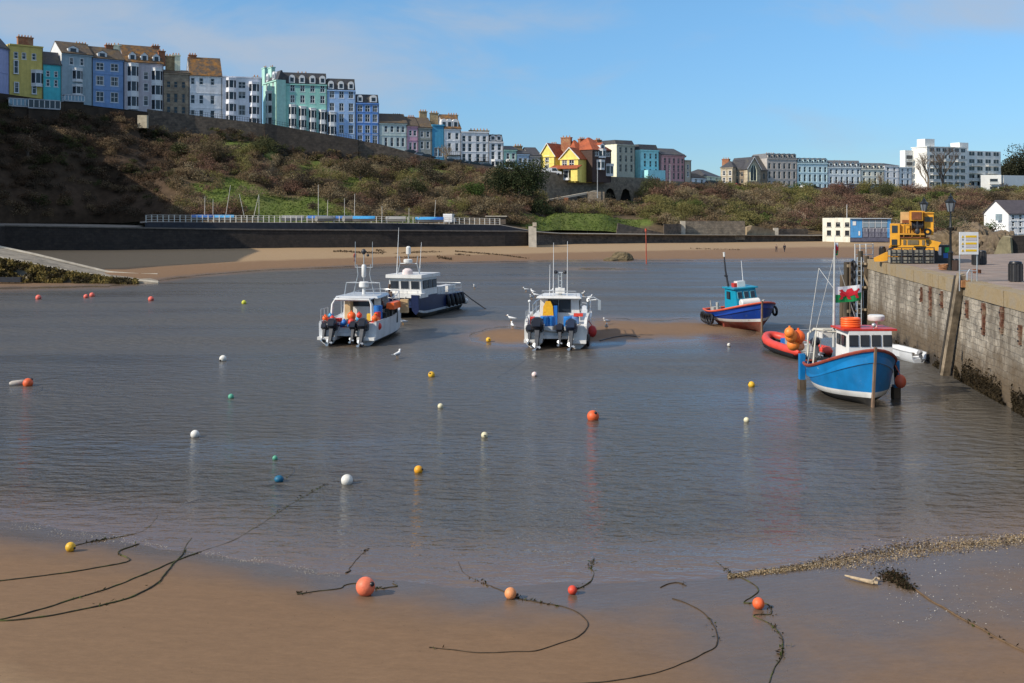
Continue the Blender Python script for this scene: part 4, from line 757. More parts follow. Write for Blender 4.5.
def cliff_house():
    d=165; s=d/F
    t=thing('cliff_house','white rendered house with dark slate roof at the right edge above the rocks','house',(X(1008.5,d),d,Z(236,d)),R(8)); h=Z(213.5,d)-Z(236,d); w=6.5; dp=6.5; rh=1.9
    mb=MB(); rects=[];ws=[]
    for py in (217,223.5,230):
        for u in (.75,1.95,3.4,4.8): z=Z(py,d)-Z(236,d)-.45; rects.append((u-.32,u+.32,z,z+.85)); ws.append((u,z))
    facade(mb,w,h,rects,.15); mb.add([(0,0,0),(0,dp,0),(0,dp,h),(0,dp/2,h+rh),(0,0,h),(w,0,0),(w,dp,0),(w,dp,h),(w,dp/2,h+rh),(w,0,h)],[(0,1,2,3,4),(5,6,7,8,9),(1,6,7,2)]); mb.build('wall',WHT,t)
    ro=MB(); 
    for y0 in (-.3,dp+.3): ro.add([(-.15,y0,h-.15),(w,y0,h-.15),(w,dp/2,h+rh),(-.15,dp/2,h+rh),(-.15,y0,h),(w,y0,h),(w,dp/2,h+rh+.15),(-.15,dp/2,h+rh+.15)],[(0,1,2,3),(4,5,6,7),(0,1,5,4),(1,2,6,5),(3,0,4,7)])
    ro.build('roof',mat('purple_slate',(.07,.06,.068),.7,.25,2),t)
    for u,z in ws: window(t,u,.06,z,.64,.85)
    MB().bb((-1.3,1.2,.7),(-.02,4.2,.9)).bb((-1.3,1.2,.9),(-1.22,4.2,1.7)).build('balcony',WHT,t); MB().bb((-.5,1.6,2.3),(-.02,2.6,3.3),1).build('side_porch',[WHT,mat('porch_glass',(.25,.32,.36),.15)],t)
cliff_house()
# glass terraces of the left houses
for (px0,px1,pyt,pyb,d,lab) in ((9,28,97.5,107,239,'pale blue glazed terrace screen under the yellow house'),(28.5,54,98.5,109,241,'white framed garden room with dark panes under the yellow house'),(65,81,94,102,250,'short pale blue glazed balcony below the grey-green house')):
    x0,x1=X(px0,d),X(px1,d); z0,z1=Z(pyb,d),Z(pyt,d); t=thing('garden_room',lab,'conservatory',(x0,d,z0),R(38)); w=(x1-x0)*1.2; hh=z1-z0
    MB().bb((0,0,.2),(w,2.5,.45)).bb((0,.05,hh-.2),(w,2.5,hh)).build('frame',mat('weathered_white',(.42,.46,.50),.6,.2,2,streak=.4),t); MB().bb((0.1,.3,-3),(w-.1,2.5,.19)).build('base_wall',mat('dark_earth_wall',(.045,.032,.022)),t); n=6
    MB().bb((.05,.12,.5),(w-.05,.2,hh-.25)).build('pane',mat('pale_glass',(.20,.33,.42),.15,.2,1) if 'pale' in lab else GLASS,t)
    for i in range(n+1): MB().bb((w*i/n-.07,0,.5),(w*i/n+.07,.1,hh-.25)).build('post',WHITE,t)
# ---------------------------------------------------------------- boats
def half_f(s,st=.84,full=2.5,pw=.62):
    if s<.42: return st+(1-st)*math.sin(math.pi/2*s/.42)
    return max(0,1-((s-.42)/.58)**full)**pw
def fishing_hull(t,L,B,zs,mats,rake=.4,deckdrop=.55,deckmat=None,rim=None,stem=None,zt=.45,zb=.72):
    """mats: bottom, boot stripe, topside, sheer strake"""
    N=20; fr=[(0,3.0),(.5,2.3),(.80,1.75),(.88,1.5),(.965,1.15),(1,1)]
    def sec(s,sg=1):
        y=-L/2+L*s; S=zs(s); zl=[0,.12+.25*s**4,zt+.35*s**3*.25,zb+.3*s**3*.25,S-.22,S]
        pts=[]
        for (a,p),z in zip(fr,zl):
            x=B/2*a*half_f(s,.80)**p*sg; yy=y+rake*s**5*(z/zs(1)) - .12*(1-s)**6*(z/2)
            pts.append(Vector((x,yy,z)))
        return pts
    ss=[i/(N-1) for i in range(N)]; ss=[1-(1-a)**1.25 for a in ss]
    mb=MB(); band=[0,0,1,2,3]
    for sg in (1,-1): mb.loft([sec(s,sg) for s in ss],band,closed=False,cap0=False,cap1=False)
    a=sec(0,1);b=sec(0,-1)
    for k in range(5): mb.add([a[k],a[k+1],b[k+1],b[k]],[(0,1,2,3)],band[k])
    # inside of the bulwark and the deck
    def ins(s,sg):
        S=sec(s,sg)[5]; q=Vector((S.x-sg*min(.12,abs(S.x)),S.y-.02,S.z)); return q
    for sg in (1,-1): mb.loft([[ins(s,sg),ins(s,sg)-Vector((0,0,deckdrop))] for s in ss],3,closed=False,cap0=False,cap1=False)
    h=mb.build('hull',mats,t,smooth=35)
    d=MB(); vs=[];fs=[]
    for s in ss: p=ins(s,1)-Vector((0,0,deckdrop)); vs+=[(p.x,p.y,p.z),(-p.x,p.y,p.z)]
    for i in range(len(ss)-1): fs.append((2*i,2*i+1,2*i+3,2*i+2))
    d.add(vs,fs); d.build('deck',deckmat or mat('deck_paint',(.25,.26,.26),.7),t)
    g=MB()
    for sg in (1,-1): g.tube([sec(s,sg)[5]+Vector((0,0,.02)) for s in ss],.075,6)
    g.tube([sec(0,1)[5],sec(0,-1)[5]],.075,6); g.build('gunwale',rim or WOOD,t,smooth=50)
    st=MB(); P=sec(1,1); st.loft([[p+Vector((-.06,-.06,0)),p+Vector((.06,-.06,0)),p+Vector((.045,.1,0)),p+Vector((-.045,.1,0))] for p in [Vector((0,P[0].y-.02,-.15))]+P+[P[5]+Vector((0,.03,.14))]]); st.build('stem_post',stem or WOOD,t)
    return sec
def panes(par,pts,th=.03,name='window',frame=None):
    """framed panes on a wall: list of 4-point quads given counter-clockwise"""
    for q in pts:
        q=[Vector(p) for p in q]; n=(q[1]-q[0]).cross(q[3]-q[0]).normalized(); c=sum(q,Vector())/4
        big=[c+(p-c)*1.12 for p in q]; o=MB().extr([p+n*.005 for p in big],n*th).build(name,frame or BLACK,par); MB().extr([p+n*(th+.008) for p in q],n*.012).build('pane',GLASS,o)
def tyre(par,c,r=.3,axis='Y',m=None,name='tyre_fender'):
    pts=[];n=14
    for i in range(n+1):
        a=2*math.pi*i/n; u,v=r*math.cos(a),r*math.sin(a)
        pts.append(Vector(c)+(Vector((u,0,v)) if axis=='Y' else Vector((0,u,v))))
    return MB().tube(pts,.1,7,caps=False).build(name,m or BLACK,par,smooth=50)
def rail(par,pts,h,r=.025,name='rail',m=None,mid=True):
    mb=MB(); P=[Vector(p) for p in pts]; up=Vector((0,0,h)); mb.tube([p+up for p in P],r,6)
    if mid: mb.tube([p+up*.5 for p in P],r*.8,5)
    for p in P: mb.tube([p,p+up],r,6)
    return mb.build(name,m or STEEL,par,smooth=50)
BOATBLUE=mat('paint_boat_blue',(.006,.18,.45),.35,.16,1.5,streak=.3,col2=(.22,.33,.42),fac2=(.66,.70),s2=2.2); NAVY=mat('paint_navy',(.012,.022,.075),.3,.15,1.5,streak=.3,col2=(.06,.07,.11),fac2=(.64,.70),s2=2.5); BWHITE=mat('paint_boat_white',(.72,.71,.68),.35,.08,1.5,streak=.35,col2=(.40,.31,.22),fac2=(.63,.74),s2=3.0); BOTTOM=mat('bottom_black',(.03,.028,.026),.7,.4,2,col2=(.10,.085,.06)); REDP=paint('boat_red',(.50,.035,.025),.35,.1,.1); REDBOT=mat('red_antifoul',(.20,.04,.025),.8,.35,2,col2=(.14,.09,.06))
TEALP=paint('wheelhouse_teal',(.005,.26,.40),.35,.1,.15); ORANGE=mat('orange_plastic',(.85,.13,.02),.4,.12,4); ORANGE2=mat('orange_buoy',(.80,.22,.035),.45,.15,3); DKBLUE=mat('paint_hull_blue',(.008,.05,.30),.35,.15,1.5,streak=.35,col2=(.10,.14,.24),fac2=(.64,.70),s2=2.5)
def place(name,label,cat,stem,tdeg,L,z=-.05,group=None,roll=0):
    t=R(tdeg); dr=Vector((math.sin(t),-math.cos(t),0)); c=Vector(stem)-dr*L/2
    o=thing(name,label,cat,(c.x,c.y,z),math.pi+t,group); o.rotation_euler=(0,roll,math.pi+t); return o
# -- blue fishing boat by the quay
def blue_boat():
    L,B=5.5,3.8
    t=place('fishing_boat','bright blue wooden fishing boat with white wheelhouse and red trim propped beside the quay wall','fishing boat',(16.45,50.2,0),2,L,z=-.12)
    zs=lambda s: 1.3+.18*(1-s)**2+1.46*s**2.2
    sec=fishing_hull(t,L,B,zs,[BOTTOM,BWHITE,BOATBLUE,BOATBLUE],rake=.35,rim=mat('gunwale_red_brown',(.26,.05,.03),.6,.3,4),stem=mat('stem_wood',(.20,.13,.085),.8,.3,3))
    # wheelhouse
    ox=-.55; w0,w1,y0,y1,z0,z1=-1.18+ox,1.18+ox,-.55,1.05,.9,3.40
    mb=MB(); mb.add([(w0,y0,z0),(w1,y0,z0),(w1-.1,y1+.1,z0),(w0+.1,y1+.1,z0),(w0+.06,y0,z1),(w1-.06,y0,z1),(w1-.16,y1-.08,z1),(w0+.16,y1-.08,z1)],[(0,1,2,3),(4,5,6,7),(0,1,5,4),(1,2,6,5),(2,3,7,6),(3,0,4,7)]); wh=mb.build('wheelhouse',BWHITE,t)
    yf=lambda z: y1+.1-.18*(z-z0)/(z1-z0)
    q=[]
    for i in range(4):
        u=.81+ox-i*.54; q.append([(u+.19,yf(2.70),2.70),(u-.19,yf(2.70),2.70),(u-.19,yf(3.18),3.18),(u+.19,yf(3.18),3.18)])
    panes(wh,q)
    xs=lambda z: .06*(z-z0)/(z1-z0)
    for sg in (1,-1):
        for ya in (-.4,.25):
            X0=ox+sg*(1.175-.02); pts=[(X0-sg*.04,ya,2.68),(X0-sg*.04,ya+.42,2.68),(X0-sg*.05,ya+.42,3.14),(X0-sg*.05,ya,3.14)]; panes(wh,[pts if sg>0 else pts[::-1]])
    MB().bb((-1.28+ox,-.9,3.40),(1.28+ox,.98,3.49)).build('roof',REDP,t)
    MB().tube([(-.78,-.0,3.3),(-.78,-.0,3.62),(-.1,0,3.62)],.001,4).build('x',REDP,t) if False else None
    lr=MB(); [lr.tube([(.62+ox+.42*math.cos(a),.05+.34*math.sin(a),3.56+k*.105) for a in [math.pi*2*i/16 for i in range(17)]],.075,6,caps=False) for k in range(4)]; lr.build('life_ring_stack',ORANGE,t,smooth=50)
    ra=MB(); ra.tube([(-.62+ox,.05,3.49),(-.62+ox,.05,3.8)],.07,8); ra.tube([(-.62+ox,.05,3.8),(-.62+ox,.05,3.85),(-.62+ox,.05,4.03),(-.62+ox,.05,4.08)],[.36,.40,.40,.32],18); ra.build('radar',BWHITE,t,smooth=40)
    sl=MB(); sl.tube([(-.2+ox,.85,3.49),(-.2+ox,.85,3.6)],.03,6); sl.ball((-.2+ox,.87,3.66),.11); sl.build('searchlight',STEEL,t,smooth=50)
    # aft gantry, shelter and mast
    g=MB()
    for sg in (1,-1):
        g.tube([(sg*1.35,-2.5,.9),(sg*1.35,-2.5,2.9),(sg*1.1,-2.35,3.15),(sg*1.1,-.8,3.25)],.06,7); g.tube([(sg*1.4,-1.7,.9),(sg*1.2,-1.7,3.12)],.045,6)
    for y in (-2.35,-1.7,-.95): g.tube([(-1.1,y,3.15),(1.1,y,3.15)],.05,6)
    g.build('gantry',mat('cream_steel',(.6,.57,.48),.5,.2,3),t,smooth=50)
    MB().bb((-1.05,-2.3,2.72),(1.05,-2.24,3.08)).bb((1.02,-2.24,2.8),(1.07,-1.2,3.08)).build('gantry_board',BWHITE,t)
    ms=MB(); ms.tube([(.55,-1.0,2.4),(.5,-1.0,7.2)],[.08,.05],8); ms.tube([(1.6,-2.4,1.2),(.9,-2.2,6.2)],.022,5); ms.tube([(.9,-2.2,6.2),(.5,-1.0,5.2)],.014,5); ms.tube([(1.75,-1.5,1.3),(.5,-1.0,7.0)],.012,4); ms.tube([(-1.5,-1.5,1.3),(.5,-1.0,7.0)],.012,4); ms.build('mast',mat('mast_grey',(.45,.45,.43),.5,.2,3),t,smooth=50)
    # flags of the boat
    def flag(c,w,h,ang):
        n=10; f=t; vs=[];fs=[];ms=[]
        for j in range(5):
            for i in range(n+1):
                u=i/n; vs.append((u*w,.07*math.sin(u*9+j*.3)*u,-(j/4)*h-.08*u*u*w))
        for j in range(4):
            for i in range(n): fs.append((j*(n+1)+i,j*(n+1)+i+1,(j+1)*(n+1)+i+1,(j+1)*(n+1)+i)); ms.append(0 if j<2 else 1)
        me=MB(); me.add(vs,fs,ms); WF=mat('flag_white',(.8,.8,.8),.8,.05); GF=mat('flag_green',(.01,.26,.07),.8,.1); RF=mat('flag_red',(.62,.02,.035),.8,.1)
        o=me.build('flag',[WF,GF],t,loc=c,rot=(0,0,ang))
        dr=[(.18,.42),(.24,.62),(.16,.80),(.30,.80),(.32,.66),(.44,.60),(.50,.82),(.62,.84),(.56,.66),(.72,.58),(.78,.82),(.88,.80),(.82,.56),(.84,.40),(.92,.30),(.86,.18),(.80,.30),(.70,.36),(.64,.14),(.48,.20),(.42,.36),(.34,.30),(.28,.16),(.16,.24),(.24,.34)]
        for off in (.02,-.02):
            m2=MB(); m2.add([(u*w,.07*math.sin(u*9+v*1.2)*u+off,-v*h-.08*u*u*w) for u,v in dr],[tuple(range(len(dr)))]); m2.build('flag_emblem',RF,o)
        return o
    flag((.52,-1.0,5.35),-1.45,.78,0.15); flag((.5,-1.0,7.5),-.38,.62,.9)
    MB().tube([(.5,-1.0,7.1),(.5,-1.0,7.9)],.02,5).build('flag_staff',FRAMEW,t)
    # beaching legs
    for sg,y in ((1,-2.35),(-1,.25)):
        m=MB(); x=sg*(1.72 if y<0 else 2.05); m.bb((x-.13,y-.16,.62),(x+.13,y+.16,1.9)); m.bb((x-.17,y-.2,-.3),(x+.17,y+.2,.62),1); m.bar((x-.1*sg,y,1.45),(x-sg*.35,y,1.45),.12,.12); m.build('beaching_leg',[BOATBLUE,WOOD],t)
    f=MB(); f.ball((-2.02,.9,1.0),(.27,.27,.33)); f.tube([(-2.02,.9,1.3),(-1.8,.8,1.75)],.02,5); f.build('fender',mat('faded_red_plastic',(.62,.12,.06),.5,.15,3),t,smooth=50)
    tyre(t,(-1.92,.35,1.45),.26,'X')
    for p,r,m in (((2.15,-2.75,2.75),.33,ORANGE2),((1.75,-2.85,2.7),.35,ORANGE),((1.98,-2.95,2.3),.33,ORANGE2),((1.62,-3.0,2.2),.24,mat('pale_orange',(.72,.30,.16),.5,.15,3)),((2.28,-2.55,2.95),.27,ORANGE2)): b=MB(); b.ball(p,r); b.tube([(p[0],p[1],p[2]+r*.9),(p[0],p[1],p[2]+r*1.25)],.06,6); b.build('buoy_float',m,t,smooth=50)
    po=MB()
    for (x,y,z) in ((.9,-2.2,1.1),(.3,-2.3,1.1),(.85,-1.5,1.1),(.2,-1.55,1.15),(.8,-1.9,1.55)):
        po.bb((x-.3,y-.25,z-.25),(x+.3,y+.25,z+.15))
        for i in range(5): po.tube([(x-.3+.15*i,y-.26,z-.25),(x-.3+.15*i,y-.26,z+.2),(x-.3+.15*i,y+.26,z+.2)],.02,4)
    po.build('creel_pile',mat('creel_black',(.02,.022,.02),.8,.4,6),t)
    bb=MB(); bb.tube([(1.05,-1.1,.9),(1.05,-1.1,1.7)],.28,12); bb.build('blue_drum',mat('drum_grey_blue',(.18,.25,.36),.5),t,smooth=40); MB().bb((1.1,-.9,.9),(1.5,-.3,1.45)).build('fish_box',ORANGE,t)
    MB().extr([(1.61,-2.6,.9),(1.70,-2.0,.62),(1.72,-1.4,.65),(1.7,-1.2,.8),(1.68,-1.6,1.1),(1.66,-2.2,1.35),(1.6,-2.6,1.3)],(.02,0,0)).build('worn_patch',mat('scuffed_paint',(.45,.47,.46),.8,.4,8,col2=(.02,.2,.5),fac2=(.45,.55),s2=5),t) if False else None
blue_boat()
# -- dark blue boat with teal wheelhouse
def teal_boat():
    L,B=6.0,4.6
    t=place('fishing_boat','dark blue fishing boat with teal wheelhouse and red keel aground on the sandbar','fishing boat',(18.35,80.8,0),14,L,z=-.02,roll=R(4))
    zs=lambda s: 1.28+.12*(1-s)**2+.95*s**2.0
    sec=fishing_hull(t,L,B,zs,[REDBOT,BWHITE,DKBLUE,DKBLUE],rake=.3,rim=mat('orange_red_rail',(.60,.10,.05),.5,.2,3),stem=mat('stem_wood',(.20,.13,.085)),zt=.75,zb=.98,deckdrop=.4)
    mb=MB(); z0,z1=1.0,3.1; mb.add([(-.95,-1.1,z0),(.95,-1.1,z0),(.9,1.1,z0),(-.9,1.1,z0),(-.88,-1.0,z1),(.88,-1.0,z1),(.82,.72,z1),(-.82,.72,z1)],[(0,1,2,3),(4,5,6,7),(0,1,5,4),(1,2,6,5),(2,3,7,6),(3,0,4,7)]); mb.bb((-1.05,1.0,z0),(1.05,1.7,1.75)); wh=mb.build('wheelhouse',TEALP,t)
    yf=lambda z:1.1-.38*(z-z0)/(z1-z0)
    panes(wh,[[(u+.17,yf(2.42),2.42),(u-.17,yf(2.42),2.42),(u-.17,yf(2.88),2.88),(u+.17,yf(2.88),2.88)] for u in (.52,0,-.52)],frame=mat('pale_teal',(.2,.45,.5),.5))
    panes(wh,[[(.91,-.6,2.35),(.91,-.1,2.35),(.89,-.1,2.85),(.89,-.6,2.85)]])
    MB().bb((-1.0,-1.2,3.1),(1.0,.85,3.2)).build('roof',TEALP,t)
    lr=MB(); lr.tube([(.75,1.35,2.08),(.7,1.35,2.08),(-.7,1.35,2.08),(-.75,1.35,2.08)],[.28,.33,.33,.28],14); lr.build('liferaft',BWHITE,t,smooth=40)
    MB().bb((-.32,-.5,3.2),(.32,.1,3.62)).build('roof_box',BWHITE,t); MB().bb((.34,-.45,3.2),(.56,.05,3.5)).build('roof_locker',REDP,t)
    MB().bb((-.05,1.695,1.35),(.45,1.72,1.68)).build('notice',FRAMEW,t)
    m=MB(); m.tube([(.6,-.9,3.1),(.72,-1.0,4.4),(.75,-1.0,5.5)],[.09,.075,.05],8); m.tube([(.6,-.95,4.0),(.85,-.95,4.05)],.07,6); m.tube([(.75,-1.0,5.5),(.75,-1.0,5.85)],.08,6,1); m.build('mast',[DARKM,BWHITE],t,smooth=50)
    MB().tube([(-.6,-.8,3.1),(-.55,-.8,5.1)],[.035,.02],6).build('aerial',FRAMEW,t)
    for s in (.03,.12,.22,.32,.42): p=sec(s,1); tyre(t,(p[5].x+.1,p[5].y,p[5].z-.55),.33,'X')
    p=sec(.62,-1); tyre(t,(p[5].x-.1,p[5].y,p[5].z-.45),.33,'X'); tyre(t,(-1.95,.3,1.3),.3,'X')
    ge=MB(); ge.bb((.9,-2.5,.9),(1.5,-1.9,1.6)); ge.tube([(1.45,-2.4,.9),(1.5,-2.4,2.1)],.05,6); ge.tube([(1.3,-1.6,.9),(1.3,-1.6,2.0)],.12,8); ge.build('deck_gear',mat('worn_grey',(.35,.34,.31),.7,.3,4),t)
    an=MB(); an.bb((-.5,2.1,1.5),(.4,2.5,2.0)); an.tube([(-.7,2.0,2.0),(.6,2.3,2.1)],.08,6); an.tube([(-1.2,1.5,1.5),(-1.0,1.5,2.2)],.14,8); an.build('windlass',mat('worn_grey',(.35,.34,.31)),t)
    m=MB(); m.bb((1.35,-.2,-.2),(1.6,.1,.55)); m.build('bilge_keel',REDBOT,t)
teal_boat()
# -- catamaran workboats
def cat_hull(t,L,W,z_sh,mats,hw=1.25,z_bow=None,zt=.38,bowfull=3.0):
    """twin hulls with the bridging deck; stern at y=0, bow at y=L; mats: bottom, topside, band"""
    N=14; zb=z_bow or z_sh+.5
    mb=MB()
    for sg in (1,-1):
        xc=sg*(W/2-hw/2); rings=[]
        for i in range(N):
            s=i/(N-1); f=max(0,1-max(0,(s-.45)/.55)**bowfull)**.7; S=z_sh+(zb-z_sh)*s**2
            o=sg*hw/2
            xo=xc+o*f*1.0 - sg*(1-f)*hw*.15; xi=xc-o*f-sg*(1-f)*hw*.15
            k=.05+ .5*s**5
            cx=xc-sg*(1-f)*hw*.15
            pts=[(xo,S),(cx+(xo-cx)*.97,zt+.25*s**4+.25),(cx+(xo-cx)*.9,zt+.2*s**4),(cx+(xo-cx)*.55,.12+k*.6),(cx,k-.12),(cx+(xi-cx)*.55,.12+k*.6),(cx+(xi-cx)*.9,zt+.2*s**4),(xi,S)]
            yy=L*s
            rings.append([Vector((a,yy+.55*s**6*(z/zb),z)) for a,z in pts])
        mb.loft(rings,[1,2,0,0,0,0,1,1],closed=True)
    h=mb.build('hull',mats,t,smooth=30)
    MB().bb((-W/2+hw-.12,.25,.62),(W/2-hw+.12,L*.93,.82)).build('bridge_deck',mats[1],t)
    return h
def outboard(par,x,y,z,m=None,tilt=28,s=1.0):
    T=Matrix.Translation((x,y,z))@Matrix.Rotation(R(-tilt),4,'X')@Matrix.Scale(s,4)
    o=MB(); 
    rr=[(-.24,.15,.18),(-.17,.22,.30),(.02,.24,.35),(.17,.21,.31),(.26,.11,.18)]
    o.loft([[T@Vector((a*w_*1.0,b*d_-.1,zz+.25)) for a,b in ((1,.6),(.6,1),(-.6,1),(-1,.6),(-1,-.6),(-.6,-1),(.6,-1),(1,-.6))] for zz,w_,d_ in rr]); ob=o.build('outboard',m or mat('outboard_cowl',(.015,.017,.025),.25,.1,3),par,smooth=40)
    l=MB(); l.add([T@Vector(v) for v in [(-.09,-.25,.1),(.09,-.25,.1),(.09,.12,.1),(-.09,.12,.1),(-.05,-.2,-.75),(.05,-.2,-.75),(.05,.08,-.75),(-.05,.08,-.75)]],[(0,1,2,3),(4,5,6,7),(0,1,5,4),(1,2,6,5),(2,3,7,6),(3,0,4,7)]); l.tube([T@Vector((0,-.32,-.72)),T@Vector((0,.2,-.72))],[.06*s,.09*s],8); l.build('outboard_leg',mat('leg_grey',(.07,.072,.078),.45,.3,5),ob)
    p=MB()
    for k in range(3):
        a=2*math.pi*k/3; p.add([T@Vector((.03*math.cos(a+1.5),-.34,-.72+.03*math.sin(a+1.5))),T@Vector((.17*math.cos(a-.35),-.36,-.72+.17*math.sin(a-.35))),T@Vector((.19*math.cos(a+.1),-.32,-.72+.19*math.sin(a+.1))),T@Vector((.15*math.cos(a+.5),-.30,-.72+.15*math.sin(a+.5)))],[(0,1,2,3)])
    p.build('propeller',STEEL,ob)
def cat_place(name,label,sternpx,d,t,z=-.04,W=4):
    x=X(sternpx,d); return thing(name,label,'workboat',(x,d,z),-R(t))
HULLG=mat('paint_hull_grey_white',(.58,.60,.62),.4,.1,1.5,streak=.4,col2=(.33,.29,.24),fac2=(.6,.74),s2=2.2)
def working_cat(t,L,W,style):
    cat_hull(t,L,W,1.5,[BOTTOM,BWHITE if style=='b' else HULLG,HULLG],z_bow=2.05)
    bl='b' if style=='b' else 'a'
    # transom platforms and cockpit coaming
    for sg in (1,-1): MB().bb((sg*(W/2-1.22),-.45,.42),(sg*(W/2-.03),0,.62)).build('transom_step',BWHITE,t)
    for sg in (1,-1): MB().bb((sg*(W/2-.16),.05,1.4),(sg*(W/2-.02),L*.55,1.62)).build('bulwark_cap',BWHITE if bl=='b' else ALU,t)
    MB().bb((-W/2+.3,.5,.8),(W/2-.3,.6,1.15)).build('stern_bulkhead',HULLG,t); MB().bb((-W/2+.2,.62,.80),(W/2-.2,L*.6,.90)).build('deck',mat('deck_paint',(.25,.26,.26)),t)
    if bl=='a':
        outboard(t,-W/2+1.0,-.2,1.02,s=1.45); outboard(t,-W/2+.42,.0,1.0,s=1.0); outboard(t,W/2-.85,-.2,1.02,s=1.5); outboard(t,W/2-1.55,.0,1.0,s=1.15)
    else:
        outboard(t,-W/2+.9,-.25,1.08,s=1.75); outboard(t,W/2-1.0,-.25,1.08,s=1.6,m=mat('outboard_navy',(.02,.03,.06),.25)); outboard(t,-W/2+.35,-.0,1.0,s=1.0); outboard(t,W/2-1.75,-.0,1.0,s=1.15)
    # cabin
    cy,ct=(3.6,3.0) if bl=='a' else (3.0,3.1); cw=W/2-.55 if bl=='a' else W/2-.62
    mb=MB(); mb.add([(-cw,cy,.8),(cw,cy,.8),(cw,cy+2.6,.8),(-cw,cy+2.6,.8),(-cw+.12,cy,ct),(cw-.12,cy,ct),(cw-.2,cy+1.9,ct),(-cw+.2,cy+1.9,ct)],[(0,1,2,3),(4,5,6,7),(0,1,5,4),(1,2,6,5),(2,3,7,6),(3,0,4,7)]); cab=mb.build('wheelhouse',BWHITE,t)
    if bl=='a': panes(cab,[[(-.95,cy,2.35),(.75,cy,2.35),(.75,cy,2.85),(-.95,cy,2.85)]])
    else: panes(cab,[[(-.75,cy,2.15),(-.12,cy,2.15),(-.12,cy,2.92),(-.75,cy,2.92)],[(0,cy,2.15),(.72,cy,2.15),(.72,cy,2.92),(0,cy,2.92)]])
    for sg in (1,-1):
        x=sg*(cw-.07); q=[(x,cy+.2,2.15),(x,cy+1.9,2.15),(x-sg*.035,cy+1.7,2.85),(x-sg*.035,cy+.2,2.85)]; panes(cab,[q if sg>0 else q[::-1]])
    rf=MB(); rf.add([(-cw-.1,cy-(1.5 if bl=='a' else .7),ct),(cw+.1,cy-(1.5 if bl=='a' else .7),ct),(cw-.05,cy+2.2,ct),(-cw+.05,cy+2.2,ct),(-cw,cy-(1.45 if bl=='a' else .65),ct+.14),(cw,cy-(1.45 if bl=='a' else .65),ct+.14),(cw-.2,cy+2.1,ct+.16),(-cw+.2,cy+2.1,ct+.16)],[(0,1,2,3),(4,5,6,7),(0,1,5,4),(1,2,6,5),(2,3,7,6),(3,0,4,7)]); rf.build('roof',BWHITE if bl=='b' else ALU,t)
    # foredeck and bow rails
    MB().bb((-W/2+.35,cy+2.6,1.5),(W/2-.35,L*.9,1.72)).build('foredeck',BWHITE,t)
    rail(t,[(-W/2+.1,cy+1.2,1.6),(-W/2+.12,L*.68,1.7),(-W/2+.45,L*.9,1.85),(-.5,L*.98,1.9),(.5,L*.98,1.9),(W/2-.45,L*.9,1.85),(W/2-.12,L*.68,1.7),(W/2-.1,cy+1.2,1.6)],1.25 if bl=='a' else .9,.028,'bow_rail')
    rail(t,[(-W/2+.1,.15,1.5),(-W/2+.1,.9,1.5),(-W/2+.1,1.7,1.5)],.9,.025,'stern_rail')
    a=MB()
    if bl=='a':
        for w_,y_,h_ in ((W/2-.55,.9,3.0),(W/2-.5,1.0,2.95)): a.tube([(-w_,y_,1.5),(-w_+.08,y_+.1,h_-.3),(-w_+.25,y_+.15,h_),(w_-.25,y_+.15,h_),(w_-.08,y_+.1,h_-.3),(w_,y_,1.5)],.07,8)
        a.build('stern_arch',BWHITE,t,smooth=50)
        for sg in (1,-1): MB().tube([(sg*(W/2-.7),1.1,3.02),(sg*(W/2-.7),2.2,3.02)],.04,6).build('arch_stay',STEEL,t,smooth=50)
        r=MB()
        for sg in (1,-1): r.tube([(sg*1.3,cy+.1,ct+.1),(sg*1.2,cy+.2,ct+.95),(sg*.55,cy+.3,ct+1.0)],.035,6)
        r.tube([(-1.2,cy+.2,ct+.95),(1.2,cy+.2,ct+.95)],.035,6); r.build('roof_rack',STEEL,t,smooth=50)
    mz=ct+.12
    if bl=='a':
        r=MB(); r.tube([(0,cy+.4,mz),(0,cy+.4,mz+.5)],.12,8); r.tube([(0,cy+.4,mz+.5),(0,cy+.4,mz+.55),(0,cy+.4,mz+.85),(0,cy+.4,mz+.9)],[.3,.35,.35,.28],16); r.build('radar',BWHITE,t,smooth=40)
        m=MB()
        for sg in (1,-1):
            m.tube([(sg*.75,cy+.4,mz),(sg*.42,cy+.4,mz+1.4),(sg*.5,cy+.4,mz+2.1)],.03,6); m.tube([(sg*.62,cy+.4,mz+1.9),(sg*.62,cy+.4,mz+3.7)],[.03,.018],6)
        m.tube([(-.62,cy+.4,mz+1.9),(.62,cy+.4,mz+1.9)],.03,6); m.tube([(0,cy+.4,mz+.9),(0,cy+.4,mz+2.9)],.035,6); m.build('mast',STEEL,t,smooth=50)
        g=MB(); g.tube([(0,cy+.4,mz+1.2),(0,cy+.4,mz+1.3),(0,cy+.4,mz+2.0),(0,cy+.4,mz+2.1)],[.1,.16,.16,.1],10); g.build('radar_reflector',BWHITE,t,smooth=50); h=MB(); h.ball((0,cy+.35,mz+3.0),(.17,.14,.2)); h.ball((.3,cy+.35,mz+2.75),(.1,.1,.1)); h.build('mast_light',DARKM,t,smooth=50)
    else:
        r=MB(); r.tube([(0,cy+.5,mz),(0,cy+.5,mz+.55)],.12,8); r.bb((-.32,cy+.25,mz+.15),(.32,cy+.7,mz+.5)); r.build('radar',BWHITE,t)
        m=MB(); m.tube([(-.1,cy+.5,mz+.4),(-.1,cy+.5,mz+1.55)],.05,6); m.tube([(.12,cy+.5,mz+.4),(.12,cy+.5,mz+1.55)],.05,6); m.tube([(-.4,cy+.5,mz+1.55),(.4,cy+.5,mz+1.55)],.045,6)
        for z in (.7,1.0,1.3): m.tube([(-.1,cy+.5,mz+z),(.12,cy+.5,mz+z)],.03,5)
        m.build('mast',STEEL,t,smooth=50)
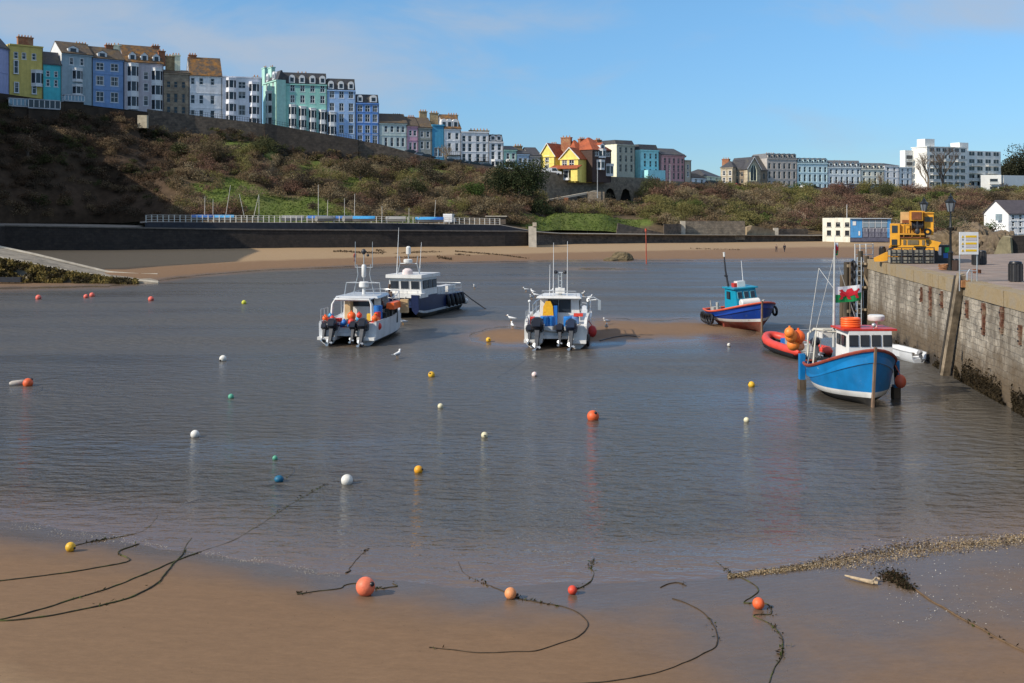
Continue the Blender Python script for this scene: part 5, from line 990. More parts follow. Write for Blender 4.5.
        for x,h in ((-.45,3.6),(.5,3.7),(-.7,2.1)): MB().tube([(x,cy+.3,mz),(x+.02,cy+.3,mz+h)],[.035,.015],6).build('aerial',FRAMEW,t,smooth=50)
        for x in (-.3,.33): MB().ball((x,cy+.45,mz+1.58),(.15,.13,.13)).build('floodlight',DARKM,t,smooth=50)
        rr=MB(); rr.tube([(-1.15,cy-.4,mz+.02),(-1.15,cy-.4,mz+.35),(1.15,cy-.4,mz+.35),(1.15,cy-.4,mz+.02)],.03,6); rr.build('roof_rail',STEEL,t,smooth=50)
    return cy
def cat_a():
    W,L=3.95,9.0; t=cat_place('catamaran','pale grey catamaran workboat full of orange and blue floats, stern towards the beach',347.5,73.2,8)
    t.location.z=-.04; working_cat(t,L,W,'a')
    mats={'o':ORANGE,'r':mat('red_float',(.62,.05,.03),.45,.15,3),'b':mat('blue_float',(.02,.14,.45),.45,.15,3),'l':mat('light_blue_float',(.05,.32,.55),.45,.15,3),'y':mat('yellow_plastic',(.75,.50,.06),.5,.15,3)}
    for p,r,k in (((-.1,1.3,1.85),.3,'o'),((-.75,1.0,1.25),.28,'b'),((-.05,.95,1.2),.26,'b'),((.45,1.2,1.7),.22,'l'),((.9,1.4,1.35),.22,'y'),((1.5,.9,1.35),.26,'r'),((1.85,.8,1.25),.28,'r'),((1.65,1.3,1.6),.25,'o'),((-.55,.9,.98),.2,'r'),((.25,.9,.98),.2,'r'),((-1.45,1.0,1.9),.2,'l')):
        b=MB(); b.ball(p,r); b.tube([(p[0],p[1],p[2]+r*.9),(p[0],p[1],p[2]+r*1.3)],.05,6); b.build('float',mats[k],t,smooth=50)
    MB().bb((.9,1.5,1.0),(1.5,2.0,2.0)).build('winch_frame',mat('yellow_plastic',(.75,.50,.06)),t); MB().tube([(1.55,1.9,1.3),(1.55,1.9,2.1)],.22,10).build('orange_bag',mats['r'],t,smooth=50)
    MB().bb((-1.7,.6,1.55),(-.7,1.1,1.75)).build('fish_crate',mats['r'],t); MB().bb((-.95,2.5,.9),(-.55,3.2,2.95)).build('oilskin',mat('tan_canvas',(.55,.38,.2),.9),t); MB().tube([(1.45,2.4,.9),(1.45,2.4,2.5)],.3,10).build('blue_drum',mats['b'],t,smooth=40)
    for sg,x in ((1,2.05),(1,2.1)): pass
    o=MB(); o.loft([[Vector((1.75,3.4+2.2*s,2.15)),Vector((2.35,3.4+2.2*s,2.15)),Vector((2.3,3.4+2.2*s,2.6)),Vector((1.8,3.4+2.2*s,2.6))] for s in (0,.33,.66,1)]); o.build('orange_liferaft',ORANGE,t); MB().bb((2.3,5.2,1.75),(2.85,5.6,2.7)).build('fender_board',mat('tan_canvas',(.55,.38,.2)),t)
    for p,r,k in (((-1.15,.35,1.75),.2,'r'),((.15,.4,1.55),.24,'r'),((-.35,.4,1.5),.2,'b'),((.55,.9,1.95),.2,'r'),((1.75,.4,1.8),.22,'o'),((-1.75,.7,1.75),.2,'o')):
        b=MB(); b.ball(p,r); b.tube([(p[0],p[1],p[2]+r*.9),(p[0],p[1],p[2]+r*1.3)],.05,6); b.build('float',mats[k],t,smooth=50)
    cb=MB(); cb.tube([(-1.7,.3,1.65),(-1.2,.1,1.5),(-.6,.35,1.3),(.1,.15,1.2),(.7,.3,1.5),(1.3,.1,1.55),(1.75,.3,1.7)],.035,6); cb.build('fuel_hose',BLACK,t,smooth=50)
    for i in range(5): MB().bb((1.55+.1*(i%2),2.6+i*.75,1.0),(1.95,3.0+i*.75,2.0+.2*(i%3))).build('creel',mat('creel_black',(.02,.022,.02)),t)
cat_a()
def cat_c():
    W,L=4.1,9.0; t=cat_place('catamaran','white catamaran workboat with blue barrels and a yellow oilskin hanging at its cabin',555.5,71.6,7.5)
    working_cat(t,L,W,'b')
    for sg in (1,-1):
        q=MB(); q.loft([[Vector((sg*(W/2-.02),y,z0_)),Vector((sg*(W/2-.02),y,z1_)),Vector((sg*(W/2-.2),y,z1_)),Vector((sg*(W/2-.2),y,z0_))] for y,z0_,z1_ in ((-.05,1.3,1.5),(.3,1.4,1.85),(1.2,1.45,2.0),(2.4,1.45,2.05),(3.4,1.5,2.1))]); q.build('bulwark',BWHITE,t,smooth=40)
    cb=MB(); cb.tube([(-1.5,.5,1.5),(-1.0,.3,1.2),(-.3,.5,1.05),(.4,.3,1.05),(1.1,.5,1.3),(1.6,.4,1.6)],.05,6); cb.build('rope_tail',mat('rope_grey',(.35,.33,.28),.9),t,smooth=50)
    BB=mat('blue_barrel',(.02,.17,.50),.4,.12,3)
    for x,y,m in ((-.85,1.3,BB),(-.45,1.5,BB),(.72,1.25,BB),(1.15,1.35,mat('faded_barrel',(.12,.22,.42),.5)),(1.0,1.9,mat('faded_barrel',(.12,.22,.42),.5))):
        b=MB(); b.tube([(x,y,1.35),(x,y,1.4),(x,y,1.95),(x,y,2.0)],[.27,.31,.31,.26],14); b.build('barrel',m,t,smooth=40)
    MB().bb((-1.9,.9,1.3),(-1.5,1.5,1.95)).bb((1.1,1.1,2.02),(1.7,1.6,2.2)).build('fish_crate',mat('red_float',(.62,.05,.03)),t); MB().bb((-1.2,.9,1.0),(-.3,1.9,1.35)).bb((.4,.9,1.0),(1.7,2.2,1.35)).build('sorting_table',ALU,t)
    MB().bb((1.05,.8,1.1),(1.7,1.2,1.5)).build('green_crate',mat('green_crate',(.03,.25,.12),.6),t)
    o=MB(); o.loft([[Vector((-.72+s*.05-w_,2.35,2.9-z_)),Vector((-.72+w_,2.35,2.9-z_)),Vector((-.72+w_,2.6,2.9-z_)),Vector((-.72-w_,2.6,2.9-z_))] for s,w_,z_ in ((0,.16,0),(0,.32,.35),(0,.36,.9),(0,.42,1.6))]); o.build('oilskin',mat('oilskin_yellow',(.80,.42,.02),.5,.15,4,col2=(.65,.12,.02),fac2=(.56,.62),s2=2.5),t); MB().bb((-.35,2.4,1.3),(-.1,2.6,2.6)).build('blue_oilskin',mat('blue_float',(.02,.14,.45)),t)
    f=MB(); f.ball((2.3,1.6,1.0),(.3,.3,.4)); f.tube([(2.3,1.6,1.35),(2.05,1.6,1.7)],.03,5); f.build('fender',mat('dark_red_float',(.42,.03,.03),.5),t,smooth=50)
    g=MB(); g.tube([(1.85,3.0,1.6),(1.9,3.0,3.05),(2.3,3.0,3.15),(2.75,3.0,2.9)],.05,6); g.bb((2.6,2.9,2.3),(2.8,3.1,2.95)); g.tube([(1.9,3.6,1.6),(1.95,3.6,2.9),(2.5,3.5,2.95)],.04,6); g.build('pot_hauler',STEEL,t,smooth=50)
    MB().tube([(-1.75,.4,1.5),(-1.75,.4,3.0)],.035,6).ball((-1.75,.4,3.05),.1).build('stern_light',FRAMEW,t)
    tyre(t,(2.1,.35,.55),.32,'X')
cat_c()
def navy_cat():
    d=91; L,W=10.5,3.3; tt=17
    # bow towards the camera: local +y points back along the boat's heading
    t=thing('catamaran','navy blue catamaran with white wheelhouse and tyres along its side, moored behind the grey one','workboat',(X(402,d),d,-.04),-R(tt))
    # hulls: bow at y=0, stern at y=L
    mb=MB()
    for sg in (1,-1):
        rings=[]
        for i in range(14):
            s=i/13; f=min(1,.55+.45*math.sin(min(1,s/.35)*math.pi/2)); hw=1.15; xo=sg*(W/2)*(.90+.10*f); xi=xo-sg*hw*f; S=2.05-.45*min(1,s*1.4); cx=(xo+xi)/2; k=.45*(1-min(1,s/.18))**2
            yy=L*s
            rings.append([Vector((a,yy-(.35*(z/2) if s==0 else 0),z)) for a,z in ((xo,S),(xo*.985,.62+k*.4),(xo*.96,.42+k*.5),(cx+(xo-cx)*.5,.1+k),(cx,k-.05),(cx+(xi-cx)*.5,.1+k),(xi,.55+k*.5),(xi,S))])
        mb.loft(rings,[1,2,0,0,0,0,1,1])
    mb.build('hull',[BOTTOM,NAVY,HULLG],t,smooth=30)
    MB().bb((-W/2+.9,.25,.95),(W/2-.9,L-.2,1.15)).bb((-W/2+.9,.2,1.15),(W/2-.9,.32,1.9)).build('bridge_deck',NAVY,t)
    MB().bb((-W/2-.0,-.12,1.78),(W/2+.05,1.6,2.12)).build('bow_platform',BWHITE,t); MB().bb((-W/2+.1,1.6,1.2),(W/2-.1,L-.1,1.3)).build('deck',mat('deck_paint',(.25,.26,.26)),t)
    mb=MB(); z0,z1=1.9,3.38; mb.add([(-1.45,.75,z0),(1.45,.75,z0),(1.45,4.4,z0),(-1.45,4.4,z0),(-1.4,.55,z1),(1.4,.55,z1),(1.4,4.2,z1),(-1.4,4.2,z1)],[(0,1,2,3),(4,5,6,7),(0,1,5,4),(1,2,6,5),(2,3,7,6),(3,0,4,7)]); cab=mb.build('wheelhouse',BWHITE,t)
    yf=lambda z:.75-.2*(z-z0)/(z1-z0)
    panes(cab,[[(u-.34,yf(2.5),2.5),(u+.34,yf(2.5),2.5),(u+.34,yf(3.12),3.12),(u-.34,yf(3.12),3.12)] for u in (-.92,0,.92)],frame=mat('grey_seal',(.3,.3,.3),.5))
    panes(cab,[[(1.44,1.1+k*1.1,2.5),(1.44,1.95+k*1.1,2.5),(1.41,1.95+k*1.1,3.12),(1.41,1.1+k*1.1,3.12)] for k in range(3)])
    MB().bb((-1.6,.3,3.38),(1.6,4.7,3.66)).build('roof',BWHITE,t)
    m=MB()
    for sg in (1,-1): m.tube([(sg*1.0,1.4,3.65),(sg*.75,1.4,4.60),(sg*.85,1.4,5.20)],.035,6)
    m.tube([(-.78,1.4,4.55),(.78,1.4,4.55)],.035,6); m.tube([(0,1.4,4.50),(0,1.4,5.80)],.05,6); m.build('mast',STEEL,t,smooth=50)
    for x,h in ((-1.1,3.9),(.95,2.7)): MB().tube([(x,1.5,3.65),(x+.18,1.5,3.65+h)],[.04,.015],6).build('aerial',FRAMEW,t,smooth=50)
    r=MB(); r.tube([(0,1.3,4.60),(0,1.3,4.65),(0,1.3,4.88),(0,1.3,4.92)],[.32,.38,.38,.3],14); r.build('radar',BWHITE,t,smooth=40); r=MB(); r.tube([(0,1.4,5.30),(0,1.4,5.35),(0,1.4,5.90),(0,1.4,6.00)],[.12,.2,.2,.1],10); r.build('radar_reflector',BWHITE,t,smooth=40); r=MB(); r.tube([(0,1.2,3.65),(0,1.2,3.70),(0,1.2,4.00),(0,1.2,4.15)],[.42,.45,.42,.2],14); r.build('satellite_dome',mat('pinkish_white',(.7,.6,.58),.5),t,smooth=40)
    rail(t,[(-1.45,-.1,2.1),(-.5,-.1,2.1),(.5,-.1,2.1),(1.45,-.1,2.1)],.28,.02,'bow_rail',mid=False)
    rail(t,[(W/2-.1,5,1.6),(W/2-.1,6.8,1.6),(W/2-.1,8.6,1.6),(W/2-.1,10.2,1.6),(0,10.3,1.6),(-W/2+.1,10.2,1.6),(-W/2+.1,5,1.6)],.8,.025,'stern_rail')
    MB().bb((.2,5.2,1.3),(1.2,7.0,2.35)).bb((.3,7.6,1.3),(1.25,9.4,2.3)).build('deck_locker',BWHITE,t); MB().bb((-.4,5.2,1.3),(.1,9.0,2.1)).build('engine_box',BWHITE,t)
    for k,y in enumerate((6.2,7.2,8.3,9.1,9.9)):
        f=MB(); f.tube([(W/2+.05,y,1.6),(W/2+.1,y+.02,1.35),(W/2+.2,y+.05,.75),(W/2+.14,y+.02,.55)],[.1,.2,.22,.12],8); f.build('tyre_fender',BLACK,t,smooth=50)
    MB().tube([(.4,-.1,1.9),(.1,-.8,1.0),(-.6,-1.6,.3),(-.9,-2,.05)],.03,5).build('mooring_rope',mat('rope_grey',(.35,.33,.28),.9),t); f=MB(); f.ball((W/2+.25,10.4,.75),.28); f.build('fender',BWHITE,t,smooth=50); MB().tube([(W/2,10.5,1.5),(W/2+.8,10.5,.9),(W/2+2.2,10.4,.05)],.05,5).build('stern_line',DARKM,t)
    MB().tube([(-1.1,-.2,2.2),(-1.0,-.25,2.9)],.12,6).bb((-1.3,-.3,1.9),(-.8,-.15,2.3)).build('anchor_gear',mat('anchor_brown',(.12,.08,.06),.8),t)
navy_cat()
# -- red inflatable
def rib():
    t=thing('inflatable_boat','red and black inflatable boat tied beside the blue fishing boat','inflatable',(18.15,66.4,.05),R(13))
    L,W=5.6,2.1
    P=[(W/2,0),(W/2,1.5),(W/2,3.2),(W/2-.12,4.2),(W/2-.42,5.0),(.3,5.5),(0,5.6)]
    pts=[Vector((x,y,.42+.35*(y/L)**3)) for x,y in P]; pts=pts+[Vector((-p.x,p.y,p.z)) for p in pts[::-1][1:]]
    MB().tube([pts[0]+Vector((0,-.35,0))]+pts+[pts[-1]+Vector((0,-.35,0))],[.1]+[.27]*len(pts)+[.1],10).build('tube',mat('rib_red',(.62,.06,.04),.45,.15,2),t,smooth=50)
    o=MB(); o.tube([p+Vector((0,0,-.2)) for p in pts],.25,10); o.build('lower_tube',BLACK,t,smooth=50)
    h=MB(); h.loft([[Vector((-.85*f,y,.3)),Vector((0,y,-.12+.35*(y/L)**3)),Vector((.85*f,y,.3)),Vector((0,y,.34))] for y,f in ((0,1),(2,1),(3.8,.85),(5,.4))]); h.build('hull',mat('rib_grey',(.35,.36,.36),.6),t)
    c=MB(); c.bb((-.35,2.2,.3),(.35,2.9,1.15)); c.bb((-.3,1.2,.3),(.3,2.0,.85)); c.build('console',mat('rib_grey',(.35,.36,.36)),t); MB().extr([(-.3,2.85,1.15),(.3,2.85,1.15),(.25,2.65,1.5),(-.25,2.65,1.5)],(0,.03,0)).build('windscreen',GLASS,t)
    a=MB(); a.tube([(-.7,.3,.6),(-.65,.35,1.7),(.65,.35,1.7),(.7,.3,.6)],.04,6); a.build('roll_bar',STEEL,t,smooth=50)
    outboard(t,0,-.3,.75,s=1.0); MB().bb((-.6,.6,.35),(.6,1.1,.75)).build('bench',WHITE,t); MB().bb((-.2,3.2,.35),(.4,3.8,.8)).build('kit_bag',mat('blue_float',(.02,.14,.45)),t)
rib()
def dinghy():
    t=thing('dinghy','small white dinghy floating against the foot of the quay wall','dinghy',(23.95,64.7,-.02),R(11))
    L,B=3.3,1.2; mb=MB(); rings=[]
    for i in range(10):
        s=i/9; f=(1-max(0,(s-.45)/.55)**2.4)**.6*(.82+.18*min(1,s/.3)); w=B/2*f
        rings.append([Vector((x,L*s,z)) for x,z in ((-w,.62+.12*s*s),(-w*.9,.25),(-w*.5,.0+.2*s**3),(w*.5,.0+.2*s**3),(w*.9,.25),(w,.62+.12*s*s),(w-.05*f,.63+.12*s*s),(w*.8,.25),(-w*.8,.25),(-w+.05*f,.63+.12*s*s))])
    mb.loft(rings); mb.build('hull',paint('dinghy_white',(.66,.68,.70),.4,.08,.25),t,smooth=35)
    for y in (.5,1.3): MB().bb((-.5,y,.38),(.5,y+.25,.43)).build('thwart',WOOD,t)
    g=MB(); g.tube([r[0]+Vector((0,0,.01)) for r in rings]+[r[5]+Vector((0,0,.01)) for r in rings[::-1]],.03,6); g.build('gunwale',mat('grey_rubber',(.3,.31,.32),.6),t,smooth=50); outboard(t,0,-.1,.5,m=mat('grey_cowl',(.3,.3,.31),.4),s=.55,tilt=40)
dinghy()
# ---------------------------------------------------------------- floats on the water and the sand
def buoy(px,py,dia,m,label,sand=False,sq=1.0,eye=True,up=None,group='mooring buoys in the harbour'):
    g=G(px,py+dia*.4); r=dia*g.y/F/2*1.04
    z=max(gz(g.x,g.y),0)+(r*.86 if sand else r*.55)
    t=thing('mooring_buoy',label,'buoy',(g.x,g.y,z),random.uniform(0,6),group)
    mb=MB(); mb.ball((0,0,0),(r,r,r*sq),seg=20,ring=14); mb.build('float',m,t,smooth=60)
    T=Matrix.Rotation(random.uniform(.7,1.9),4,'Y') if up is None else (Matrix.Rotation(-t.rotation_euler.z,4,'Z')@Vector(up).to_track_quat('Z','Y').to_matrix().to_4x4())
    e=MB(); e.tube([T@Vector((0,0,r*.9)),T@Vector((0,0,r*1.12)),T@Vector((0,0,r*1.2))],[r*.26,r*.24,r*.16],10); e.build('collar',BLACK if eye else m,t,smooth=50)
    return t
def bm(n,c): return mat('buoy_'+n,c,.5,.22,3,col2=tuple(x*.6+.04 for x in c),fac2=(.58,.8),s2=5,bump=.15,bscale=30)
BO=bm('orange',(.72,.12,.035)); BOS=bm('salmon',(.72,.17,.085)); BR=bm('red',(.60,.06,.03)); BY=bm('yellow',(.72,.42,.03)); BW=bm('white',(.66,.64,.58)); BG=bm('green',(.10,.38,.25)); BB_=bm('blue',(.01,.12,.22)); BP=bm('pink',(.72,.14,.10)); BYG=bm('lime',(.55,.55,.05)); BOY=bm('amber',(.80,.36,.02)); BCW=bm('cream',(.66,.60,.40)); BPW=bm('blush',(.70,.56,.52))
buoy(365.5,587.5,18.5,BOS,'large faded orange buoy with a black collar lying on the sand',True,up=(.72,-.5,.42))
buoy(510.5,594,11.5,bm('pale_orange',(.66,.26,.10)),'pale orange buoy lying on the sand at the top of a curved rope',True,up=(.9,-.1,-.2))
buoy(572.5,590.5,9,BR,'small red buoy lying at the edge of the wet sand',True,up=(.8,.2,.3))
buoy(758.5,604,11.5,BO,'bright orange buoy on the wet sand at the right',True)
buoy(70.5,547.5,9.5,BY,'small yellow buoy lying on the sand by the foam',True,up=(.8,-.3,-.1))
buoy(593,415,11.5,BO,'big orange buoy floating alone in the middle of the harbour')
buoy(28,382,9.5,BO,'orange buoy floating beside a grey bottle float')
buoy(223,358,7,BW,'white buoy floating farther out left of the grey catamaran')
buoy(231,396,5.5,BG,'small green buoy floating below the far white buoy')
buoy(195,433.5,8.5,BW,'white buoy with a brown underside floating left of the small green float')
buoy(275,457.5,5,BG,'smaller green buoy floating just above the blue one')
buoy(279,478,9,BB_,'dark blue oval buoy caught on a mooring rope',sq=.8)
buoy(347,479,11.5,BW,'largest white buoy, floating near the beach')
buoy(418.5,469,8.5,BOY,'amber buoy floating right of the largest white buoy')
buoy(484.5,434.5,6.5,BCW,'cream buoy floating below the smaller cream one')
buoy(440.5,405.5,5.5,BCW,'small cream buoy floating under the yellow one')
buoy(431.5,374,6.5,BY,'yellow buoy floating below the gap between the catamarans')
buoy(534.5,374,5.5,BPW,'small blush white buoy floating in front of the white catamaran')
buoy(751.5,384,6.5,BY,'yellow buoy floating left of the blue fishing boat')
buoy(746.5,419.5,5.5,BCW,'cream buoy floating below the yellow one by the blue boat')
buoy(38.5,297,5.5,BP,'pink red buoy floating near the slipway, leftmost of the far ones')
buoy(86,296,4.6,BP,'left one of two touching pink red buoys off the slipway')
buoy(92,294.5,5,BP,'right one of two touching pink red buoys off the slipway')
buoy(151,298.5,5.5,BP,'pink red buoy floating alone right of the touching pair')
buoy(244,302,4.6,BYG,'lime yellow buoy floating beyond the far white one')
buoy(488.5,340,5,BY,'yellow buoy at the edge of the sandbar by the gulls',True)
buoy(729,345,3.6,BW,'tiny white buoy on the sandbar below the teal boat',True)
g=G(18,385); t=thing('bottle_float','weathered grey bottle float beside the left orange buoy','float',(g.x,g.y,.06),.4); MB().tube([(-.4,0,0),(-.3,0,.02),(.25,0,.06),(.38,0,.08)],[.09,.15,.15,.05],10).build('bottle',bm('grey',(.42,.38,.33)),t,smooth=50); MB().tube([(.38,0,.08),(.5,0,.09)],.05,8).build('cap',BLACK,t)
# ---------------------------------------------------------------- the quay
QZ=5.26
def xf(d): return 22.5+(d-48)*.13
def quay():
    t=thing('quay','grey stone harbour quay with an ochre coping and weed along its foot','quay',(0,0,0))
    m=bpy.data.materials.new('quay_stone'); m.use_nodes=True; nt=m.node_tree; L=nt.links; b=nt.nodes['Principled BSDF']; b.inputs['Roughness'].default_value=.85
    g=nd(nt,'ShaderNodeNewGeometry'); sx=nd(nt,'ShaderNodeSeparateXYZ'); L.new(g.outputs['Position'],sx.inputs[0]); cb=nd(nt,'ShaderNodeCombineXYZ'); L.new(sx.outputs[1],cb.inputs[0]); L.new(sx.outputs[2],cb.inputs[1])
    nw=nd(nt,'ShaderNodeTexNoise',Scale=1.0,Detail=3.0); L.new(g.outputs['Position'],nw.inputs['Vector']); wv=nd(nt,'ShaderNodeVectorMath',operation='SCALE'); wv.inputs['Scale'].default_value=.2; L.new(nw.outputs['Color'],wv.inputs[0]); av=nd(nt,'ShaderNodeVectorMath',operation='ADD'); L.new(cb.outputs[0],av.inputs[0]); L.new(wv.outputs[0],av.inputs[1])
    br=nd(nt,'ShaderNodeTexBrick',Scale=1.0); br.inputs['Brick Width'].default_value=.72; br.inputs['Row Height'].default_value=.33; br.inputs['Mortar Size'].default_value=.014; br.inputs['Mortar Smooth'].default_value=.4; br.inputs['Bias'].default_value=-.1; br.offset=.43
    br.inputs['Color1'].default_value=(.42,.37,.295,1); br.inputs['Color2'].default_value=(.29,.255,.205,1); br.inputs['Mortar'].default_value=(.20,.18,.15,1); L.new(av.outputs[0],br.inputs['Vector'])
    n=nd(nt,'ShaderNodeTexNoise',Scale=1.7,Detail=10.0,Roughness=.78); L.new(g.outputs['Position'],n.inputs['Vector']); mr=nd(nt,'ShaderNodeMapRange'); mr.inputs['From Min'].default_value=.32; mr.inputs['From Max'].default_value=.68; mr.inputs['To Min'].default_value=.3; mr.inputs['To Max'].default_value=1.55; L.new(n.outputs['Fac'],mr.inputs['Value'])
    hs=nd(nt,'ShaderNodeVectorMath',operation='SCALE'); L.new(br.outputs['Color'],hs.inputs[0]); L.new(mr.outputs[0],hs.inputs['Scale'])
    # long water stains running down
    ms=nd(nt,'ShaderNodeMapping'); ms.inputs['Scale'].default_value=(.5,.55,.10); L.new(g.outputs['Position'],ms.inputs[0]); n3=nd(nt,'ShaderNodeTexNoise',Scale=1.0,Detail=6.0,Roughness=.6); L.new(ms.outputs[0],n3.inputs['Vector']); r3=nd(nt,'ShaderNodeMapRange'); r3.inputs['From Min'].default_value=.44; r3.inputs['From Max'].default_value=.62; r3.inputs['To Max'].default_value=.85; L.new(n3.outputs['Fac'],r3.inputs['Value'])
    m1=nd(nt,'ShaderNodeMix',data_type='RGBA'); L.new(r3.outputs[0],m1.inputs['Factor']); L.new(hs.outputs[0],m1.inputs['A']); m1.inputs['B'].default_value=(.13,.105,.075,1)
    # tide stain and weed by height with a ragged edge
    n4=nd(nt,'ShaderNodeTexNoise',Scale=.45,Detail=7.0,Roughness=.68); L.new(g.outputs['Position'],n4.inputs['Vector']); za=nd(nt,'ShaderNodeMath',operation='MULTIPLY_ADD'); L.new(n4.outputs['Fac'],za.inputs[0]); za.inputs[1].default_value=-4.4; L.new(sx.outputs[2],za.inputs[2])
    r4=nd(nt,'ShaderNodeMapRange'); r4.inputs['From Min'].default_value=-.9; r4.inputs['From Max'].default_value=.3; r4.inputs['To Min'].default_value=.9; r4.inputs['To Max'].default_value=0; L.new(za.outputs[0],r4.inputs['Value'])
    m2=nd(nt,'ShaderNodeMix',data_type='RGBA'); L.new(r4.outputs[0],m2.inputs['Factor']); L.new(m1.outputs['Result'],m2.inputs['A']); m2.inputs['B'].default_value=(.125,.088,.05,1)
    r5=nd(nt,'ShaderNodeMapRange'); r5.inputs['From Min'].default_value=-2.1; r5.inputs['From Max'].default_value=-1.5; r5.inputs['To Min'].default_value=.9; r5.inputs['To Max'].default_value=0; L.new(za.outputs[0],r5.inputs['Value'])
    m3=nd(nt,'ShaderNodeMix',data_type='RGBA'); L.new(r5.outputs[0],m3.inputs['Factor']); L.new(m2.outputs['Result'],m3.inputs['A']); m3.inputs['B'].default_value=(.028,.022,.016,1); L.new(m3.outputs['Result'],b.inputs['Base Color'])
    bp=nd(nt,'ShaderNodeBump',Strength=.9,Distance=.12); sm=nd(nt,'ShaderNodeMath',operation='SUBTRACT'); L.new(n.outputs['Fac'],sm.inputs[0]); L.new(br.outputs['Fac'],sm.inputs[1]); L.new(sm.outputs[0],bp.inputs['Height']); L.new(bp.outputs[0],b.inputs['Normal'])
    poly=[(xf(18),18),(xf(84),84),(36,91),(47,98),(120,100),(120,18)]
    ys=[18+i*1.0 for i in range(67)]
    mb=MB(); vs=[];fs=[]
    for y in ys:
        for k in range(11): z=-1.6+(QZ-.75+1.6)*k/10; vs.append((xf(y)-.12*(1-k/10)+.05*ns(y,z,0,1.1),y,z))
    for i in range(len(ys)-1):
        for k in range(10): fs.append((i*11+k,(i+1)*11+k,(i+1)*11+k+1,i*11+k+1))
    mb.add(vs,fs); mb.add([(xf(84)-.12,84,-1.6),(36,91,-1.6),(36,91,QZ-.75),(xf(84),84,QZ-.75)],[(0,1,2,3)]); mb.add([(36,91,-1.6),(47,98,-1.6),(47,98,QZ-.75),(36,91,QZ-.75)],[(0,1,2,3)])
    mb.build('wall',m,t)
    cp=MB(); a=random.Random(3); y=18.0
    while y<84:
        l=a.uniform(.9,2.2); y2=min(84,y+l); dz=a.uniform(-.012,.012); dx=a.uniform(-.03,.015)
        cp.extr([(xf(y)-.06+dx,y+.004,QZ-.75),(xf(y2)-.06+dx,y2-.004,QZ-.75),(xf(y2)-.06+dx,y2-.004,QZ+dz),(xf(y)-.06+dx,y+.004,QZ+dz)],(.95,0,0)); y=y2
    cp.extr([(xf(84)+.9,84.0,QZ-.75),(36,91.0,QZ-.75),(36,91.0,QZ),(xf(84)+.9,84.0,QZ)],(0,-.7,0))
    cp.build('coping',mat('ochre_coping',(.34,.255,.14),.9,.35,1.1,bump=.6,bscale=7,col2=(.22,.18,.125),fac2=(.42,.62),s2=1.1),t)
    top=MB(); top.add([(xf(18)+.85,18,QZ-.012),(xf(83.4)+.85,83.4,QZ-.012),(36,90.3,QZ-.012),(47,97.5,QZ-.012),(120,99.5,QZ-.012),(120,18,QZ-.012)],[tuple(range(6))]); top.build('pavement',mat('quay_paving',(.27,.205,.165),.85,.25,.7,bump=.3,bscale=3,col2=(.20,.165,.14)),t)
    P=[];C=[];S=[]
    for i in range(9000):
        y=random.uniform(44,60) if random.random()<.8 else random.uniform(60,83); z=abs(random.gauss(0,.42 if y<60 else .25)); 
        if ns(y,z,7,.55)<(-.28 if y<59 else .05)+z*.22 or z>1.5: continue
        P.append((xf(y)-.16+.02*z-random.random()*.07,y,z)); k=random.random(); C.append((.022+.03*k,.017+.02*k,.010+.008*k)); S.append(random.uniform(.05,.12))
    o=quads('wall_weed',np.array(P),S,np.array(C),LEAF,parent=t,asp=1.5)
    return t
quay()
def on_wall(px,py):      # point of the wall face seen at this place
    r=(px-CX)/F; d=(22.5-48*.13)/(r-.13); return Vector((xf(d),d,Z(py,d)))
for px,py0,py1,w,lab in ((922.5,287,302,.3,'leftmost short rusty strip below the quay sign'),(931.5,286,316,.42,'tall rusty strip on the wall left of the timber ladder'),(943,291,308,.32,'short rusty strip just left of the timber ladder'),(968.5,300,318,.3,'first rusty strip right of the timber ladder'),(985,303,335,.42,'long rusty strip in the middle of the right wall stretch'),(1003.5,307,334,.42,'long rusty strip left of the last one'),(1022,325,345,.3,'rusty strip cut by the right picture edge')):
    w*=.8; a=on_wall(px,py0); b=on_wall(px,py1); z0,z1=b.z,a.z; o=thing('rubbing_strip',lab,'wall strip',(a.x-.06,a.y,z0),math.atan2(1,.13)-R(90)+0,'rusty strips on the quay wall')
    mb=MB(); n=11
    for i in range(n): 
        zz0=(z1-z0)*i/n; mb.bb((-.06-.05*random.random(),-w*(.30+.2*random.random()),zz0),(.05,w*(.30+.2*random.random()),(z1-z0)*(i+1)/n-.01))
    mb.build('plate',mat('rust_red',(.125,.05,.03),.95,.5,5,col2=(.22,.16,.11),fac2=(.45,.65),s2=3),o); bo=MB()
    for z in (.2,.8): bo.ball((-.12,0,(z1-z0)*z),.05,seg=6,ring=4)
    bo.build('bolt',DARKM,o)
# timber fender and ladder on the wall
t=thing('timber_fender','tall weathered timber fender leaning on the quay wall with a dark ladder beside it','timber fender',(0,0,0))
A=on_wall(965,279); B=on_wall(953,374); MB().bar(A+Vector((-.2,0,.25)),B+Vector((-.5,0,-.4)),.36,.34).build('post',mat('fender_timber',(.30,.235,.16),.9,.35,3,col2=(.10,.08,.055)),t); A2=on_wall(959.5,279); B2=on_wall(948,372); MB().bar(A2+Vector((-.16,0,.15)),B2+Vector((-.45,0,-.4)),.2,.22).build('post',mat('dark_timber_wet',(.045,.038,.03),.8,.3,3),t)
mb=MB()
for i in range(15):
    q=i/14; mb.bar(A2.lerp(B2,q)+Vector((-.22,0,0)),A.lerp(B,q)+Vector((-.22,0,0)),.05,.05)
mb.build('rung',RUST,t)
MB().bb((A.x-.28,A.y-.28,QZ-.3),(A.x+.15,A.y+.28,QZ+.06)).build('iron_cap',mat('rusty_cap',(.32,.15,.06),.9,.3,4),t)
